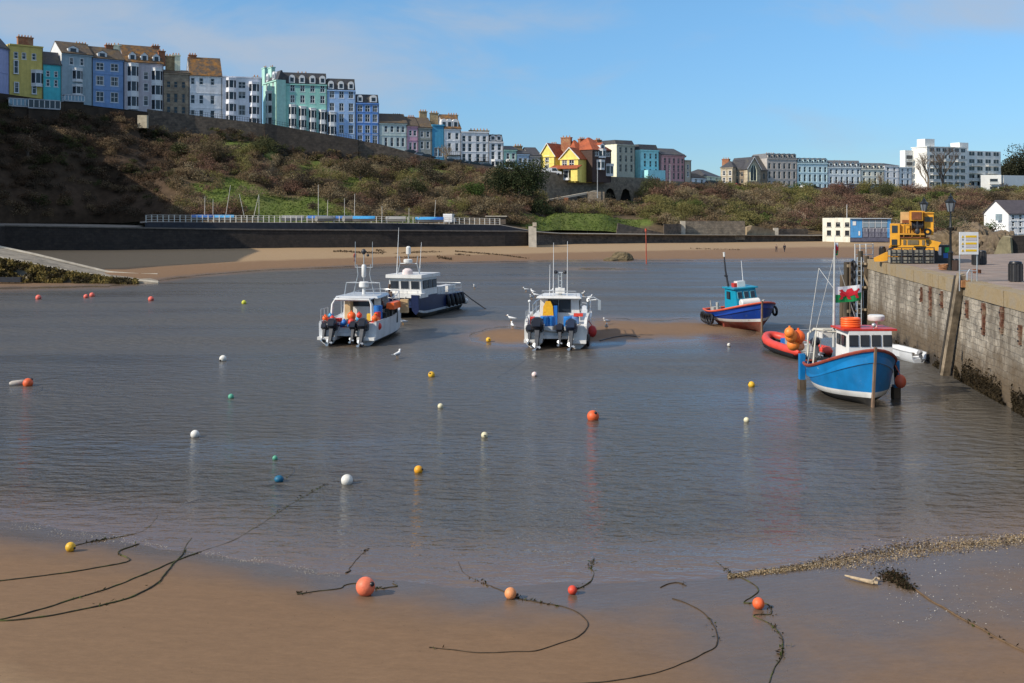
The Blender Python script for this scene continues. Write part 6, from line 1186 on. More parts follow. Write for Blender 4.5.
# timber jetty at the head of the quay
def jetty():
    t=thing('timber_jetty','dark timber piles with a steel ladder and railing at the head of the quay','jetty',(0,0,0))
    for px,d,py in ((846,85,262),(850.5,86,262),(860,84.5,251),(866,86,256),(871,87,258),(842,87.5,275)):
        x=X(px,d); MB().tube([(x,d,-1),(x+.03,d,Z(py,d))],[.24,.2],8).build('pile',mat('pile_wood',(.10,.075,.05),.9,.35,2,sq=(3,3,.3),col2=(.045,.04,.03)),t,smooth=50)
    b=MB(); 
    for z in (1.2,2.9,4.7): b.bar((X(846,85),84.7,z),(X(869,85),84.7,z),.2,.22); b.bar((X(860,84.5),84.3,z+.2),(X(867,83.8),83.8,z+.2),.16,.16)
    b.bar((X(861,84.2),84.1,4.4),(X(868,84),83.9,3.2),.16,.16); b.build('cross_beam',mat('beam_wood',(.26,.20,.13),.9,.3,3),t)
    l=MB()
    for x in (X(857,84),X(861,84)): l.tube([(x,83.9,.2),(x,83.9,5.4)],.05,6)
    for i in range(14): l.tube([(X(857,84),83.9,.4+i*.36),(X(861,84),83.9,.4+i*.36)],.03,5)
    l.build('ladder',STEEL,t,smooth=50)
    r=MB()
    for px,d in ((855,86),(860,86),(866,86.5),(873,87)): r.tube([(X(px,d),d,4.8),(X(px,d),d,6.35)],.04,6)
    for z in (5.5,6.0,6.3): r.tube([(X(855,86),86,z),(X(873,87),87,z)],.035,6)
    r.tube([(X(860,85.9),85.9,4.9),(X(873,86.5),86.5,5.0)],.12,6); r.build('railing',mat('pale_steel',(.6,.6,.58),.5,.2,3),t,smooth=50)
    for i in range(7): tyre(t,(X(852.5,84.4),84.3-.02*i,1.0+.62*i),.36,'X')
jetty()
def post_thing(name,label,cat,px,pyb,d=None,dz=QZ,grp=None):
    d=d or (H-dz)*F/(pyb-HY); return thing(name,label,cat,(X(px,d),d,dz),0,grp),d
def lamp(px,d,label):
    t=thing('street_lamp',label,'street lamp',(X(px,d),d,QZ),.3,'lanterns on the quay'); h=4.75
    m=MB(); m.tube([(0,0,0),(0,0,.15),(0,0,.2),(0,0,1.0),(0,0,1.1),(0,0,1.2)],[.22,.22,.15,.14,.17,.09],12); m.tube([(0,0,1.2),(0,0,2.6),(0,0,2.65),(0,0,2.72),(0,0,3.62)],[.085,.07,.10,.06,.05],10); m.tube([(-.42,0,2.95+.4),(.42,0,3.35)],.025,6); m.build('post',mat('lamp_black',(.012,.014,.016),.35,.15,3),t,smooth=40)
    l=MB(); l.loft([[Vector((r*math.cos(a),r*math.sin(a),z)) for a in [math.pi*2*(k+.5)/6 for k in range(6)]] for z,r in ((3.62,.12),(3.66,.17),(4.2,.29))]); l.build('lantern_glass',mat('lantern_glass',(.17,.19,.21),.12,.1,3),t)
    l=MB(); l.loft([[Vector((r*math.cos(a),r*math.sin(a),z)) for a in [math.pi*2*(k+.5)/6 for k in range(6)]] for z,r in ((4.2,.33),(4.26,.34),(4.42,.16),(4.5,.12),(4.55,.14),(4.62,.05),(4.8,.02))])
    for k in range(6): a=math.pi*2*(k+.5)/6; l.bar((.175*math.cos(a),.175*math.sin(a),3.64),(.295*math.cos(a),.295*math.sin(a),4.22),.03,.03)
    l.build('lantern_cap',mat('lamp_black',(.012,.014,.016)),t); return t
lamp(950.5,68.3,'tall black lamp post with a lantern standing beside the yellow sign'); lamp(924,86.5,'black lantern post mostly hidden behind the yellow crane')
# warning board
def board():
    d=57.5; t=thing('warning_board','white quay notice board with yellow warning panels on steel legs','sign',(X(969,d),d,QZ),R(4)); s=d/F; w=19.5*s; h=(252.5-232)*s; zb=Z(254.5,d)-QZ; zt=Z(232,d)-QZ
    MB().bb((-w/2,0,zb),(w/2,.05,zt)).build('panel',FRAMEW,t); Y=mat('sign_yellow',(.78,.50,.02),.5,.08,3); G_=mat('sign_grey',(.55,.50,.52),.5,.1,20)
    hh=zt-zb
    for k in range(3):
        z=zb+hh*(.80-.31*k); MB().bb((-w*.18,-.012,z-.055),(w*.40,-.002,z+.055)).build('yellow_bar',Y,t)
        MB().extr([(-w*.40,-.012,z-.06),(-w*.26,-.012,z-.06),(-w*.33,-.012,z+.065)],(0,.01,0)).build('warning_triangle',Y,t); q=MB(); q.bb((-w*.34,-.017,z-.02),(-w*.32,-.0135,z+.03)); q.bb((-w*.34,-.017,z-.045),(-w*.32,-.0135,z-.03)); q.build('warning_mark',BLACK,t)
        if k<2: MB().bb((-w*.18,-.012,z-.22),(w*.40,-.002,z-.085)).build('text_panel',G_,t); MB().bb((-w*.37,-.012,z-.20),(-w*.30,-.002,z-.11)).build('pictogram',mat('sign_mark',(.25,.25,.25)),t)
    for x in (-w/2+.04,w/2-.04): MB().tube([(x,.08,-.2 if x>0 else -.5),(x,.08,zt)],.035,6).build('leg',STEEL,t,smooth=50)
    l=MB(); l.tube([(-w/2+.04,.08,.55),(w/2-.04,.08,.55)],.03,6); l.tube([(-w*.1,.0,0),(-w*.1,0,.45),(w*.02,-.0,.62),(w*.14,0,.45),(w*.14,0,0)],.035,6); l.build('ladder_hoop',STEEL,t,smooth=50)
board()
def bin_(px,pyb,w,h,label,m=None,slat=True,cat='bin',name='litter_bin',grp='bins and bollards on the quay'):
    t,d=post_thing(name,label,cat,px,pyb,grp=grp); m=m or mat('bin_dark',(.04,.04,.042),.5,.2,4); mb=MB(); mb.tube([(0,0,0),(0,0,h*.86)],w/2*.92,12)
    for k in range(12): a=math.pi*2*k/12; mb.bar((w/2*math.cos(a),w/2*math.sin(a),.03),(w/2*math.cos(a),w/2*math.sin(a),h*.88),.1,.035)
    mb.build('body',m,t); l=MB(); l.tube([(0,0,h*.88),(0,0,h*.92),(0,0,h),(0,0,h*1.02)],[w/2*1.06,w/2*1.06,w/2*.95,w/2*.5],14); l.build('lid',BLACK,t,smooth=40); return t
bin_(1015.5,281.5,.62,1.05,'dark bin standing alone on the paving at the right edge'); bin_(882.5,261,.42,1.05,'slim dark bollard at the quay head left of the crane',name='bollard',cat='bollard'); bin_(955.5,270.5,.3,.72,'short rust brown bollard between lamp post and notice board',m=mat('bollard_brown',(.07,.045,.035),.7),name='bollard',cat='bollard'); bin_(982,264.5,.5,.95,'dark slatted bin right of the notice board')
bin_(975.5,265,.42,1.0,'dark bin half hidden behind the notice board')
# rack of creels, cabinet, rail beside the crane
def creel_rack():
    t,d=post_thing('creel_stack','stack of grey lobster creels behind a dark rail in front of the crane','creel stack',907,263.5); mb=MB(); c=MB()
    for i in range(4):
        for k in range(2):
            x=-1.15+i*.78; z=k*.5+.02; mb.bb((x,-.1,z+.04),(x+.7,.5,z+.42)); 
            for u in (0,.35,.7): c.tube([(x+u,-.13,z),(x+u,-.13,z+.44),(x+u,.53,z+.44),(x+u,.53,z)],.025,5)
            c.bar((x,-.13,z+.22),(x+.7,-.13,z+.22),.03,.03)
    mb.build('netting',mat('creel_grey',(.27,.25,.2),.9,.4,9,col2=(.12,.11,.09)),t); c.build('frame',DARKM,t)
    r=MB()
    for x in (-1.3,-.55,.2,.95,1.7): r.tube([(x,-.5,0),(x,-.5,1.15)],.035,6)
    for z in (.55,1.12): r.tube([(-1.3,-.5,z),(1.7,-.5,z)],.03,6)
    r.build('rail',DARKM,t,smooth=50)
creel_rack()
t,d=post_thing('service_cabinet','dark quay cabinet with a white notice and small coloured stickers','cabinet',940.5,263); MB().bb((-.8,0,0),(.7,.6,1.2)).bb((-.84,-.04,1.2),(.74,.64,1.27)).build('body',mat('cabinet_dark',(.03,.04,.045),.5,.2,3),t); MB().bb((-.35,-.02,.55),(.05,-.004,1.12)).build('notice',FRAMEW,t); MB().bb((.3,-.02,.75),(.6,-.004,1.1)).build('green_sticker',mat('sticker_green',(.02,.4,.08),.5),t); MB().bb((.2,-.02,.35),(.55,-.004,.7)).build('blue_sticker',mat('sticker_blue',(.03,.15,.5),.5),t); MB().bb((-.82,-.02,.1),(-.45,-.004,1.2)).build('door',BLACK,t)
t,d=post_thing('rope_heap','low tangle of orange brown rope and bricks by the lamp post','rope heap',943.5,270); mb=MB()
for i in range(14): a=random.uniform(0,6.3); mb.tube([(.28*math.cos(a+q*.5)*(1+.2*math.sin(i)),.2*math.sin(a+q*.5),.06+.02*i+.03*math.sin(q+i)) for q in range(8)],.035,5)
mb.build('rope',mat('rope_orange_brown',(.30,.14,.06),.9,.3,6),t)
t,d=post_thing('rope_heap','rusty chain heap under the right leg of the notice board','rope heap',977,273.5,dz=QZ); mb=MB()
for i in range(8): a=random.uniform(0,6.3); mb.tube([(.22*math.cos(a+q*.6),.16*math.sin(a+q*.6),.05+.025*i) for q in range(7)],.03,5)
mb.build('chain',RUST,t)
# crane
def crane():
    d=77.5; s=d/F; t=thing('mobile_crane','yellow mobile crane parked at the head of the quay','crane',(X(905,d),d,QZ),-R(19.8)); t.scale=(1.1,1.1,1.06); Y=mat('paint_crane_yellow',(.72,.34,.025),.45,.16,2,streak=.35,col2=(.45,.20,.03),fac2=(.6,.7),s2=2.0); YD=mat('paint_crane_amber',(.52,.25,.03),.5,.2,2,streak=.4); BX=mat('crane_buff',(.52,.33,.14),.6,.15,3)
    def q(px,py): return ((px-907)*s,Z(py,d)-QZ)
    def bx(name,p0,q0,p1,q1,y0,y1,m,par=None): 
        (a,b),(c_,e)=q(p0,q0),q(p1,q1); return MB().bb((a,y0,b),(c_,y1,e)).build(name,m,par or t)
    bx('chassis',893.5,255.5,934,248.2,.5,3.0,YD); bx('skirt',893,249.2,934.5,247.2,.3,3.1,Y); bx('shaded_turntable',899,239.5,925,236.2,.5,2.8,DARKM); bx('tool_locker',903,255.5,909,249.5,.42,.5,Y); bx('fuel_tank',920,255.5,926,250,.40,.5,DARKM); bx('engine_house',902.5,247,928,239.6,.1,3.2,Y); bx('side_deck',902.6,236.4,924,234.9,-.1,3.0,YD)  # dark turntable block and darker chassis yellow paint in shade under the superstructure
    for px in (905.5,909.2,921.5,925): bx('vent',px,246,px+2.2,241.2,.05,.098,mat('grille',(.14,.11,.06),.7))
    bx('beam',902.6,239.4,928.2,238.4,-.02,.09,RUST)
    c=bx('carrier_cab',894,246.5,902.5,226,.0,2.2,Y); bx('window',895.7,234.5,900.5,227.7,-.03,-.004,GLASS,c); bx('window',895.5,246,900.2,240.8,-.03,-.004,GLASS,c); bx('mudguard',902.6,234.8,911,226.5,.2,2.6,Y); bx('panel_gap',906.6,234.5,906.9,227,.17,.198,DARKM)
    bx('counterweight',903,225.5,912.5,214.8,.6,2.8,BX); bx('counterweight_vent',904.5,225.4,911,222.5,.55,.598,RUST)
    u=bx('operator_cab',923.5,236.5,931.2,216,.0,1.9,Y); bx('window',923.8,224,930.5,219.5,-.03,-.004,GLASS,u); bx('roof',923.2,216,931.6,215.2,-.1,2.0,Y,u)
    tt=MB(); a,b=q(926.2,233.4); tt.tube([(a,-.14,b),(a,-.02,b)],.24,14); tt.tube([(a,-.16,b),(a,-.13,b)],.1,10,1); tt.build('hose_reel',[BLACK,Y],t)
    tr=MB(); a,b=q(917.5,231); tr.bb((a-.5,.3,b-.5),(a+.45,2.2,b+1.2)); tr.build('slew_tower',YD,t); w=MB(); a,b=q(917.5,227.5); w.tube([(a-.3,.1,b),(a+.3,.1,b)],.28,12); w.tube([(a-.35,.1,b),(a-.3,.1,b)],.36,12); w.tube([(a+.3,.1,b),(a+.35,.1,b)],.36,12); w.build('winch',DARKM,t)
    b_=MB(); a,z=q(916.8,218); b_.extr([(a-.38,-.5,z-.35),(a+.38,-.5,z-.35),(a+.38,-.5,z+.3),(a-.38,-.5,z+.3)],(.0,5.5,-.4)); b_.build('boom',Y,t); h=MB(); h.extr([(a-.3,-.56,z-.28),(a+.3,-.56,z-.28),(a+.3,-.56,z+.22),(a-.3,-.56,z+.22)],(0,.05,0)); h.build('boom_head',RUST,t); k=MB(); k.tube([(a+.05,-.62,z-.4),(a+.05,-.62,z-.9)],.05,6); k.ball((a+.05,-.62,z-1.05),(.16,.1,.2)); k.build('hook_block',DARKM,t)
    o=MB(); P0,P1=q(902.5,247),q(880.5,260.5); o.extr([(P0[0],.1,P0[1]),(P0[0]+.9,.1,P0[1]-.1),(P0[0]+.4,.1,P0[1]-.7),(P1[0]+.5,.1,P1[1]-.1),(P1[0],.1,P1[1]-.12),(P1[0]-.05,.1,P1[1]+.12)],(0,.6,0)); o.build('outrigger',Y,t); o=MB(); P0,P1=q(927,240.5),q(935.5,251); o.extr([(P0[0],.1,P0[1]),(P0[0]+.75,.1,P0[1]-.2),(P1[0],.1,P1[1]+.3),(P1[0],.1,P1[1]),(P0[0]-.2,.1,P1[1])],(0,.5,0)); o.build('outrigger',Y,t)
    o=MB(); P0=q(906,247); o.extr([(P0[0]-.9,.05,.7),(P0[0]+.9,.05,.7),(P0[0]+.55,.05,P0[1]+.05),(P0[0]-.2,.05,P0[1]+.05)],(0,.04,0)); o.build('side_brace',Y,t); bx('grille',911.5,245.6,918.5,241.2,.05,.098,mat('grille',(.14,.11,.06),.7),t)
    for px in (898.5,904,915,921.5,928): 
        a,_=q(px,250); w=MB(); w.tube([(a,.15,.55),(a,.7,.55)],.55,16); w.build('tyre',BLACK,t,smooth=40); w=MB(); w.tube([(a,.12,.55),(a,.2,.55)],.27,12); w.build('rim',YD,t)
    l=MB(); a,z=q(903,237); 
    for px in (906,913,920): a,z=q(px,238.2); l.tube([(a,-.05,z),(a,-.05,z+.75)],.025,5)
    l.tube([(q(906,0)[0],-.05,z+.75),(q(920,0)[0],-.05,z+.75)],.025,5); l.build('handrail',YD,t)
crane()
# ---------------------------------------------------------------- rocks
def rock(name,label,c,r,m,seed=0,sub=4,squash=1,cat='rock',amp=.35,dirv=None):
    bm=bmesh.new(); bmesh.ops.create_icosphere(bm,subdivisions=sub,radius=1)
    for v in bm.verts:
        p=v.co.copy(); n=noise.noise(p*1.3+Vector((seed,0,0)))*.6+noise.noise(p*3.1+Vector((seed,5,0)))*.35+noise.noise(p*7+Vector((0,seed,0)))*.24+noise.noise(p*16)*.12
        if dirv: n+=.5*abs(math.sin((p@Vector(dirv))*9+noise.noise(p*2)*2.2))**.7-.3+.2*abs(math.sin((p@Vector(dirv))*23+noise.noise(p*3)*2))
        v.co=Vector((p.x*r[0],p.y*r[1],p.z*r[2]))*(1+amp*n)
    me=bpy.data.meshes.new(name); bm.to_mesh(me); bm.free(); me.materials.append(m); return tag(link(name,me,None,c),label,cat)
RK=mat('striated_rock',(.17,.125,.075),.95,.4,1.2,bump=.8,bscale=3,col2=(.13,.10,.07),fac2=(.45,.6),s2=.6,sq=(1,1,.5)); d=150
rock('rock_outcrop','tan folded rock outcrop rising behind the notice board',(X(976,d),d+4,1.2),(5.6,6,5.4),RK,3,6,dirv=(.8,.2,.55)); rock('rock_outcrop','darker slanted rock slab just left of the white cliff house',(X(996,d),d-2,.8),(3.6,4,4.6),mat('dark_rock',(.12,.09,.06),.95,.4,1.5,bump=.8,bscale=3,col2=(.19,.15,.09)),8,6,dirv=(.85,.2,-.5))
rock('rock_outcrop','brown rock shelf carrying the white cliff house',(X(1034,168),171,-1.2),(8.5,7,5.2),RK,5,6,amp=.22,dirv=(.3,.2,.9)); t=tag(MB().extr([(X(991,112),112,QZ-1.5),(X(1012,112),112,QZ-1.5),(X(1010,112),112,Z(237.5,112)),(X(1003,112),112,Z(236,112)),(X(999,112),112,Z(241,112))],(5,6,0)).build('stone_buttress',mat('buff_masonry',(.34,.28,.16),.95,.35,1.2,bump=.6,bscale=4)),'buff stone buttress below the white cliff house','wall'); tag(MB().bb((X(1011,113),112.5,QZ-1.5),(X(1011,113)+9,114,Z(235.5,113))).build('cellar_wall',SEAW),'dark walled opening at the right edge beside the buff buttress','wall')
g=G(622,260.5); rock('beach_rock','brown weedy rock lying at the far water edge',(g.x,g.y+1.5,.3),(2.0,1.5,1.35),mat('weedy_rock',(.13,.10,.055),.95,.4,2,col2=(.07,.055,.03)),2); g=G(611,261); rock('beach_rock','smaller low rock left of the weedy rock on the far sand',(g.x,g.y+1,.1),(1.3,.9,.5),mat('weedy_rock',(.13,.10,.055)),6,3)
g=G(646.5,264); t=thing('marker_post','thin red marker post standing at the far water edge','marker post',(g.x,g.y,-.5)); MB().tube([(0,0,0),(-.1,0,Z(231,g.y)+.5)],[.11,.07],6).build('pole',mat('red_post',(.42,.07,.035),.6),t); MB().tube([(-.1,0,Z(231,g.y)+.4),(-.1,0,Z(231,g.y)+.9)],.18,8).build('topmark',mat('red_post',(.42,.07,.035)),t)
# slipway on the left
def slip():
    t=thing('slipway','sloping concrete slipway with weed hanging on its seaward side','slipway',(0,0,0)); cols=[(-240,224,236),(-60,240,252),(0,248,258.5),(35,255.5,265.5),(70,264,272.5),(110,273.5,278.5),(140,279.5,281.5),(158,282.5,283.2)]
    A=[];B=[];C=[]
    for p,pa,pb in cols:
        d0=139 if p>0 else 139; zl=Z(pb,135); d1=150; A.append(Vector(pt(p,d1,max(.05,Z(pa,d1))))); B.append(Vector(pt(p,135,max(.02,zl)))); C.append(Vector(pt(p,133.5,-1)))
    mb=MB(); n=len(cols); mb.loft([[C[i],B[i],A[i],A[i]+Vector((0,.6,0)),Vector((A[i].x,A[i].y+.6,-1))] for i in range(n)],0); mb.build('ramp',mat('slip_concrete',(.30,.26,.20),.9,.3,.7,col2=(.19,.165,.13),fac2=(.42,.6),bump=.3,bscale=3),t)
    mb=MB(); mb.tube([a+Vector((0,-.1,.1)) for a in A],.25,6); mb.tube([b+Vector((0,.25,.05)) for b in B],.22,6); mb.build('kerb',mat('slip_kerb',(.42,.38,.31),.9,.25,1),t)
    P=[];S=[];Cc=[]
    for i in range(16000):
        k=random.random()*(n-1); j=int(k); f=k-j; b=B[j].lerp(B[j+1],f); c_=C[j].lerp(C[j+1],f); q=random.random(); 
        if b.z<.25: continue
        v=b.lerp(Vector((c_.x,c_.y,0)),q)+Vector((random.gauss(0,.1),-.25*abs(random.gauss(0,1))-.1,random.gauss(0,.1)+.15*(1-q)))
        if ns(v.x,v.z,2,1.2)<-.25 and q>.3: continue
        P.append(v); S.append(random.uniform(.1,.28)); w=random.random(); dk=ns(v.x,v.z*1.5,9,.9)>.1
        Cc.append((.04+.03*w,.032+.02*w,.018) if dk else (.16+.09*w,.125+.06*w,.04+.02*w))
    quads('weed',np.array(P),S,np.array(Cc),LEAF,parent=t,asp=1.6)
    return t
slip(); t=tag(MB().bb((X(-30,132),131.6,.35),(X(22,132),132.1,.95)).build('timber_baulk',DARKM),'black timber baulk lying along the foot of the weedy slipway','timber'); 
# ---------------------------------------------------------------- ropes
RP=mat('weedy_rope',(.050,.040,.022),.9,.4,6,col2=(.075,.085,.02),fac2=(.5,.62),s2=2.5); RPB=mat('brown_rope',(.055,.036,.02),.9,.35,6,col2=(.03,.022,.014)); WEEDC=[(.035,.022,.012),(.055,.035,.018),(.03,.03,.012)]
def rope(label,pts,m=RP,r=.03,weed=.35,name='mooring_rope',wz=0):
    W_=[G(*p) for p in pts]; out=[]
    for i in range(len(W_)-1):
        a,b=W_[i],W_[i+1]; p0=W_[max(0,i-1)]; p3=W_[min(len(W_)-1,i+2)]; n=max(3,int((b-a).length/.12)); n=min(n,60)
        for k in range(n):
            q=k/n; v=.5*((2*a)+(b-p0)*q+(2*p0-5*a+4*b-p3)*q*q+(3*a-p0-3*b+p3)*q**3); out.append(v)
    out.append(W_[-1]); rs=[]
    for v in out:
        v.x+=.03*ns(v.x,v.y,3,2.5); v.y+=.05*ns(v.y,v.x,8,2.2); zg=gz(v.x,v.y); v.z=zg+r*.35 if zg>-.015 else -r*.42; rs.append(.82*r*(.6+.5*abs(ns(v.x,v.y,1,6))+.25*random.random()))
    t=thing(name,label,'rope',out[0],0,'mooring ropes on the beach'); o=out[0].copy(); MB().tube([v-o for v in out],rs,6).build('line',m,t,smooth=60)
    P=[];S=[];C=[]
    for i,v in enumerate(out):
        dens=max(0,ns(v.x,v.y,5,1.1)-.02)*weed*16
        for k in range(int(dens)): P.append(v-o+Vector((random.gauss(0,.05),random.gauss(0,.06),abs(random.gauss(0,.02))))); S.append(random.uniform(.02,.05)); C.append(random.choice(WEEDC) if random.random()<.75 else (.05,.07,.015))
    if P: quads('weed_tufts',np.array(P),S,np.array(C),LEAF,parent=t,asp=2.2)
    return t
rope('weedy rope looping in from the left edge to a hook bend by the foam',[(-25,583),(0,581),(60,574),(112,565.5),(128,561.5),(127,558.5),(119,554),(121,550.5),(131,547),(139,544)],r=.028)
rope('dark rope running from the yellow sand buoy to a weed tuft in the foam',[(75,546),(92,541.5),(115,538),(138,533),(148,528),(154,521),(158,515)],r=0.020,weed=.8)
rope('long straight green rope crossing the sand from lower left out into the water',[(-25,625),(5,619),(60,603.5),(110,588),(150,572),(185,557.5),(205,550),(232,541),(258,526),(285,508),(305,496),(326,484)],r=0.027,weed=.25)
rope('second rope curving up beside the long straight one to a short stub',[(-25,622),(15,620.5),(60,614.5),(100,606),(132,597),(155,585),(167,572),(174,564),(182,555),(186,546),(191,538)],r=.03,weed=.4)
rope('weed covered rope lying behind the large faded buoy',[(297,595),(320,591.5),(340,589),(344,585.5),(356,583.5),(366,586),(380,588.5),(389,587.5),(397,586.5),(393,584)],r=0.020,weed=.8)
rope('short dark rope stub rising from a weed clump in the shallows above the faded buoy',[(345,573.5),(350,571),(349,568.5),(355,562),(361,555),(367,550)],RPB,r=.03,weed=.9)
rope('brown rope curving round in a big hook below the pale orange buoy',[(429,648),(450,650.5),(480,652.8),(510,652.5),(535,651),(560,644),(578,637),(587,629),(586,621),(578,613),(566,607.5),(552,605),(535,602),(518,598),(505,592),(490,585.5),(472,578),(462,571),(459,562)],RPB,r=0.019,weed=.5)
rope('dark weedy rope rising from the small red buoy into the shallows',[(575,591),(584,585.5),(591,581),(594,574),(591,567),(594,560)],r=0.022,weed=1.0)
rope('brown rope in a wide bend at the bottom right of centre',[(540,684),(580,683),(620,680),(655,673),(685,663),(705,653),(717,645),(718,636),(713,625),(703,613),(690,605),(672,599)],RPB,r=0.019,weed=.4)
rope('twisting dark rope passing under the bright orange buoy to the bottom edge',[(767,690),(771,675),(779,660),(783,645),(779,632),(768,623),(754,616.5),(758,614.5),(770,614),(770,607),(763,603),(744,603),(752,597),(758,592),(757,587),(744,579),(731,574),(716,561)],r=0.020,weed=.5)
rope('rope running from the seaweed clump to the right edge of the beach',[(893,578),(912,588),(930,600),(950,612),(975,626),(1000,640),(1030,655)],mat('tan_rope',(.12,.075,.04),.9,.35,6),r=.034,weed=.4)
rope('short weedy rope end in the shallows right of centre',[(660,588),(668,584),(678,583),(686,586)],RPB,r=.02,weed=.6)
rope('dark mooring rope under the surface from the blue buoy to lower left',[(180,505),(205,498),(230,493),(255,488),(276,483),(288,477),(293,473),(294,468),(285,465)],DARKM,r=0.022,weed=.15)
rope('thin dark rope trailing left of the left orange buoy',[(-10,398),(10,396),(30,393.5),(41,391),(42,387)],DARKM,r=.04,weed=.1); rope('dark rope trailing right from the left orange buoy',[(34,381.5),(50,378.5),(70,375.5),(88,373)],DARKM,r=0.035,weed=.1)
rope('mooring line lying on the sandbar in front of the white catamaran',[(497,378),(510,370),(520,364),(527,359)],DARKM,r=0.035,weed=0); rope('chain on the wet sandbar right of the white catamaran',[(600,341),(612,338),(626,336),(640,337)],DARKM,r=.06,weed=.3)
# seaweed clump, drift wood, shingle, wrack, foam
P=[];S=[];C=[]
for cx,cy,n,sp in ((892,576.5,520,.15),(896,580.5,330,.12),(902,584.5,200,.09),(909,588.5,130,.08)):
    g=G(cx,cy)
    for i in range(n): x,y=g.x+random.gauss(0,sp),g.y+random.gauss(0,sp*1.3); P.append((x,y,gz(x,y)+abs(random.gauss(0,.05)))); S.append(random.uniform(.018,.05)); C.append(random.choice(WEEDC))
tag(quads('seaweed_clump',np.array(P),S,np.array(C),LEAF,asp=1.8),'dark brown seaweed clump beside the shingle strip','seaweed')
mb=MB(); mb.tube([G(x,y)+Vector((0,0,.05)) for x,y in ((845,577.5),(852,579.5),(862,582),(871,584),(878,585))],[.02,.035,.045,.055,.04],8); mb.tube([G(872,585)+Vector((0,0,.06)),G(876,582)+Vector((0,0,.1)),G(880,583)+Vector((0,0,.1))],[.04,.03,.02],6); tag(mb.build('driftwood',mat('bleached_wood',(.40,.31,.20),.9,.3,5,sq=(1,3,3)),smooth=50),'pale piece of driftwood lying below the shingle strip','driftwood')
def shingle():
    P=[];S=[];C=[]
    line=[(728,577),(755,573),(785,570),(815,565),(840,562),(870,557),(900,552),(940,547),(985,543),(1040,538)]; wd=[(728,2.0),(800,4),(840,8),(870,12),(900,12),(960,9),(1040,8)]
    for i in range(12500):
        px=728+312*random.random()**1.15; py=interp(line,px)+random.gauss(0,1)*interp(wd,px)*.42; g=G(px,py); z=gz(g.x,g.y); P.append((g.x,g.y,max(z,0)+random.uniform(.0,.035))); k=random.random(); 
        up=py<interp(line,px)-1.2 and px<930
        if (up and k<.5 or k<.12) and random.random()<.7: S.append(random.uniform(.02,.06)); C.append(random.choice([(.05,.035,.02),(.075,.05,.028),(.035,.025,.016)]))
        else: S.append(random.uniform(.012,.036)); q=random.uniform(.45,1.05); C.append((.40*q,.29*q,.16*q) if k<.85 else (.55*q,.47*q,.35*q))
    for i in range(260): px=random.uniform(880,1030); py=random.uniform(560,625); g=G(px,py); P.append((g.x,g.y,max(gz(g.x,g.y),0)+.01)); S.append(random.uniform(.012,.03)); C.append((.5,.45,.38))
    tag(quads('shingle',np.array(P),S,np.array(C),EARTH,asp=1.2,flat=.35),'strip of pale shells, pebbles and brown weed along the water edge','shingle',kind='stuff')
shingle()
P=[];S=[];C=[]
for i in range(1700):
    px=random.uniform(-20,340); base=interp([(-20,524),(0,527),(60,536),(100,540),(200,553),(330,578)],px); py=base+random.gauss(-1.5,2.2)-random.random()*5*(random.random()<.4); g=G(px,py)
    if ns(g.x,g.y,0,.9)<-.1: continue
    P.append((g.x,g.y,max(gz(g.x,g.y),0)+.012)); S.append(random.uniform(.010,.024)); q=random.uniform(.4,.8); C.append((.62*q,.55*q,.44*q))
tag(quads('foam',np.array(P),S,np.array(C),EARTH,asp=1.3,flat=.3),'flecks of foam along the water edge at the lower left','foam',kind='stuff')
def wrack():
    P=[];S=[];C=[]
    for (x0,y0,x1,y1,th,n) in ((333,251.5,352,251.8,.8,500),(352,252.5,392,253.5,.9,900),(376,250.5,384,251.5,1.0,250),(392,253,445,251.5,1.0,1000),(437,257.5,452,259.5,1.3,500),(395,257.5,440,258.3,.35,500),(455,251.5,500,255,.45,700),(500,255,530,259,.35,400),(455,254.5,470,255.5,.5,200),(690,248.6,740,250,.5,300)):
        for i in range(n//2):
            k=random.random(); g=G(x0+(x1-x0)*k,y0+(y1-y0)*k+random.gauss(0,th*.5)); 
            if ns(g.x,g.y,4,.25)<-.15: continue
            P.append((g.x,g.y,gz(g.x,g.y)+random.random()*.15)); S.append(random.uniform(.06,.2)); C.append(random.choice([(.08,.055,.03),(.11,.075,.045),(.06,.04,.025)]))
    tag(quads('beach_wrack',np.array(P),S,np.array(C),LEAF,asp=1.6),'dark lines of washed up weed on the far sand','seaweed',kind='stuff')
wrack()
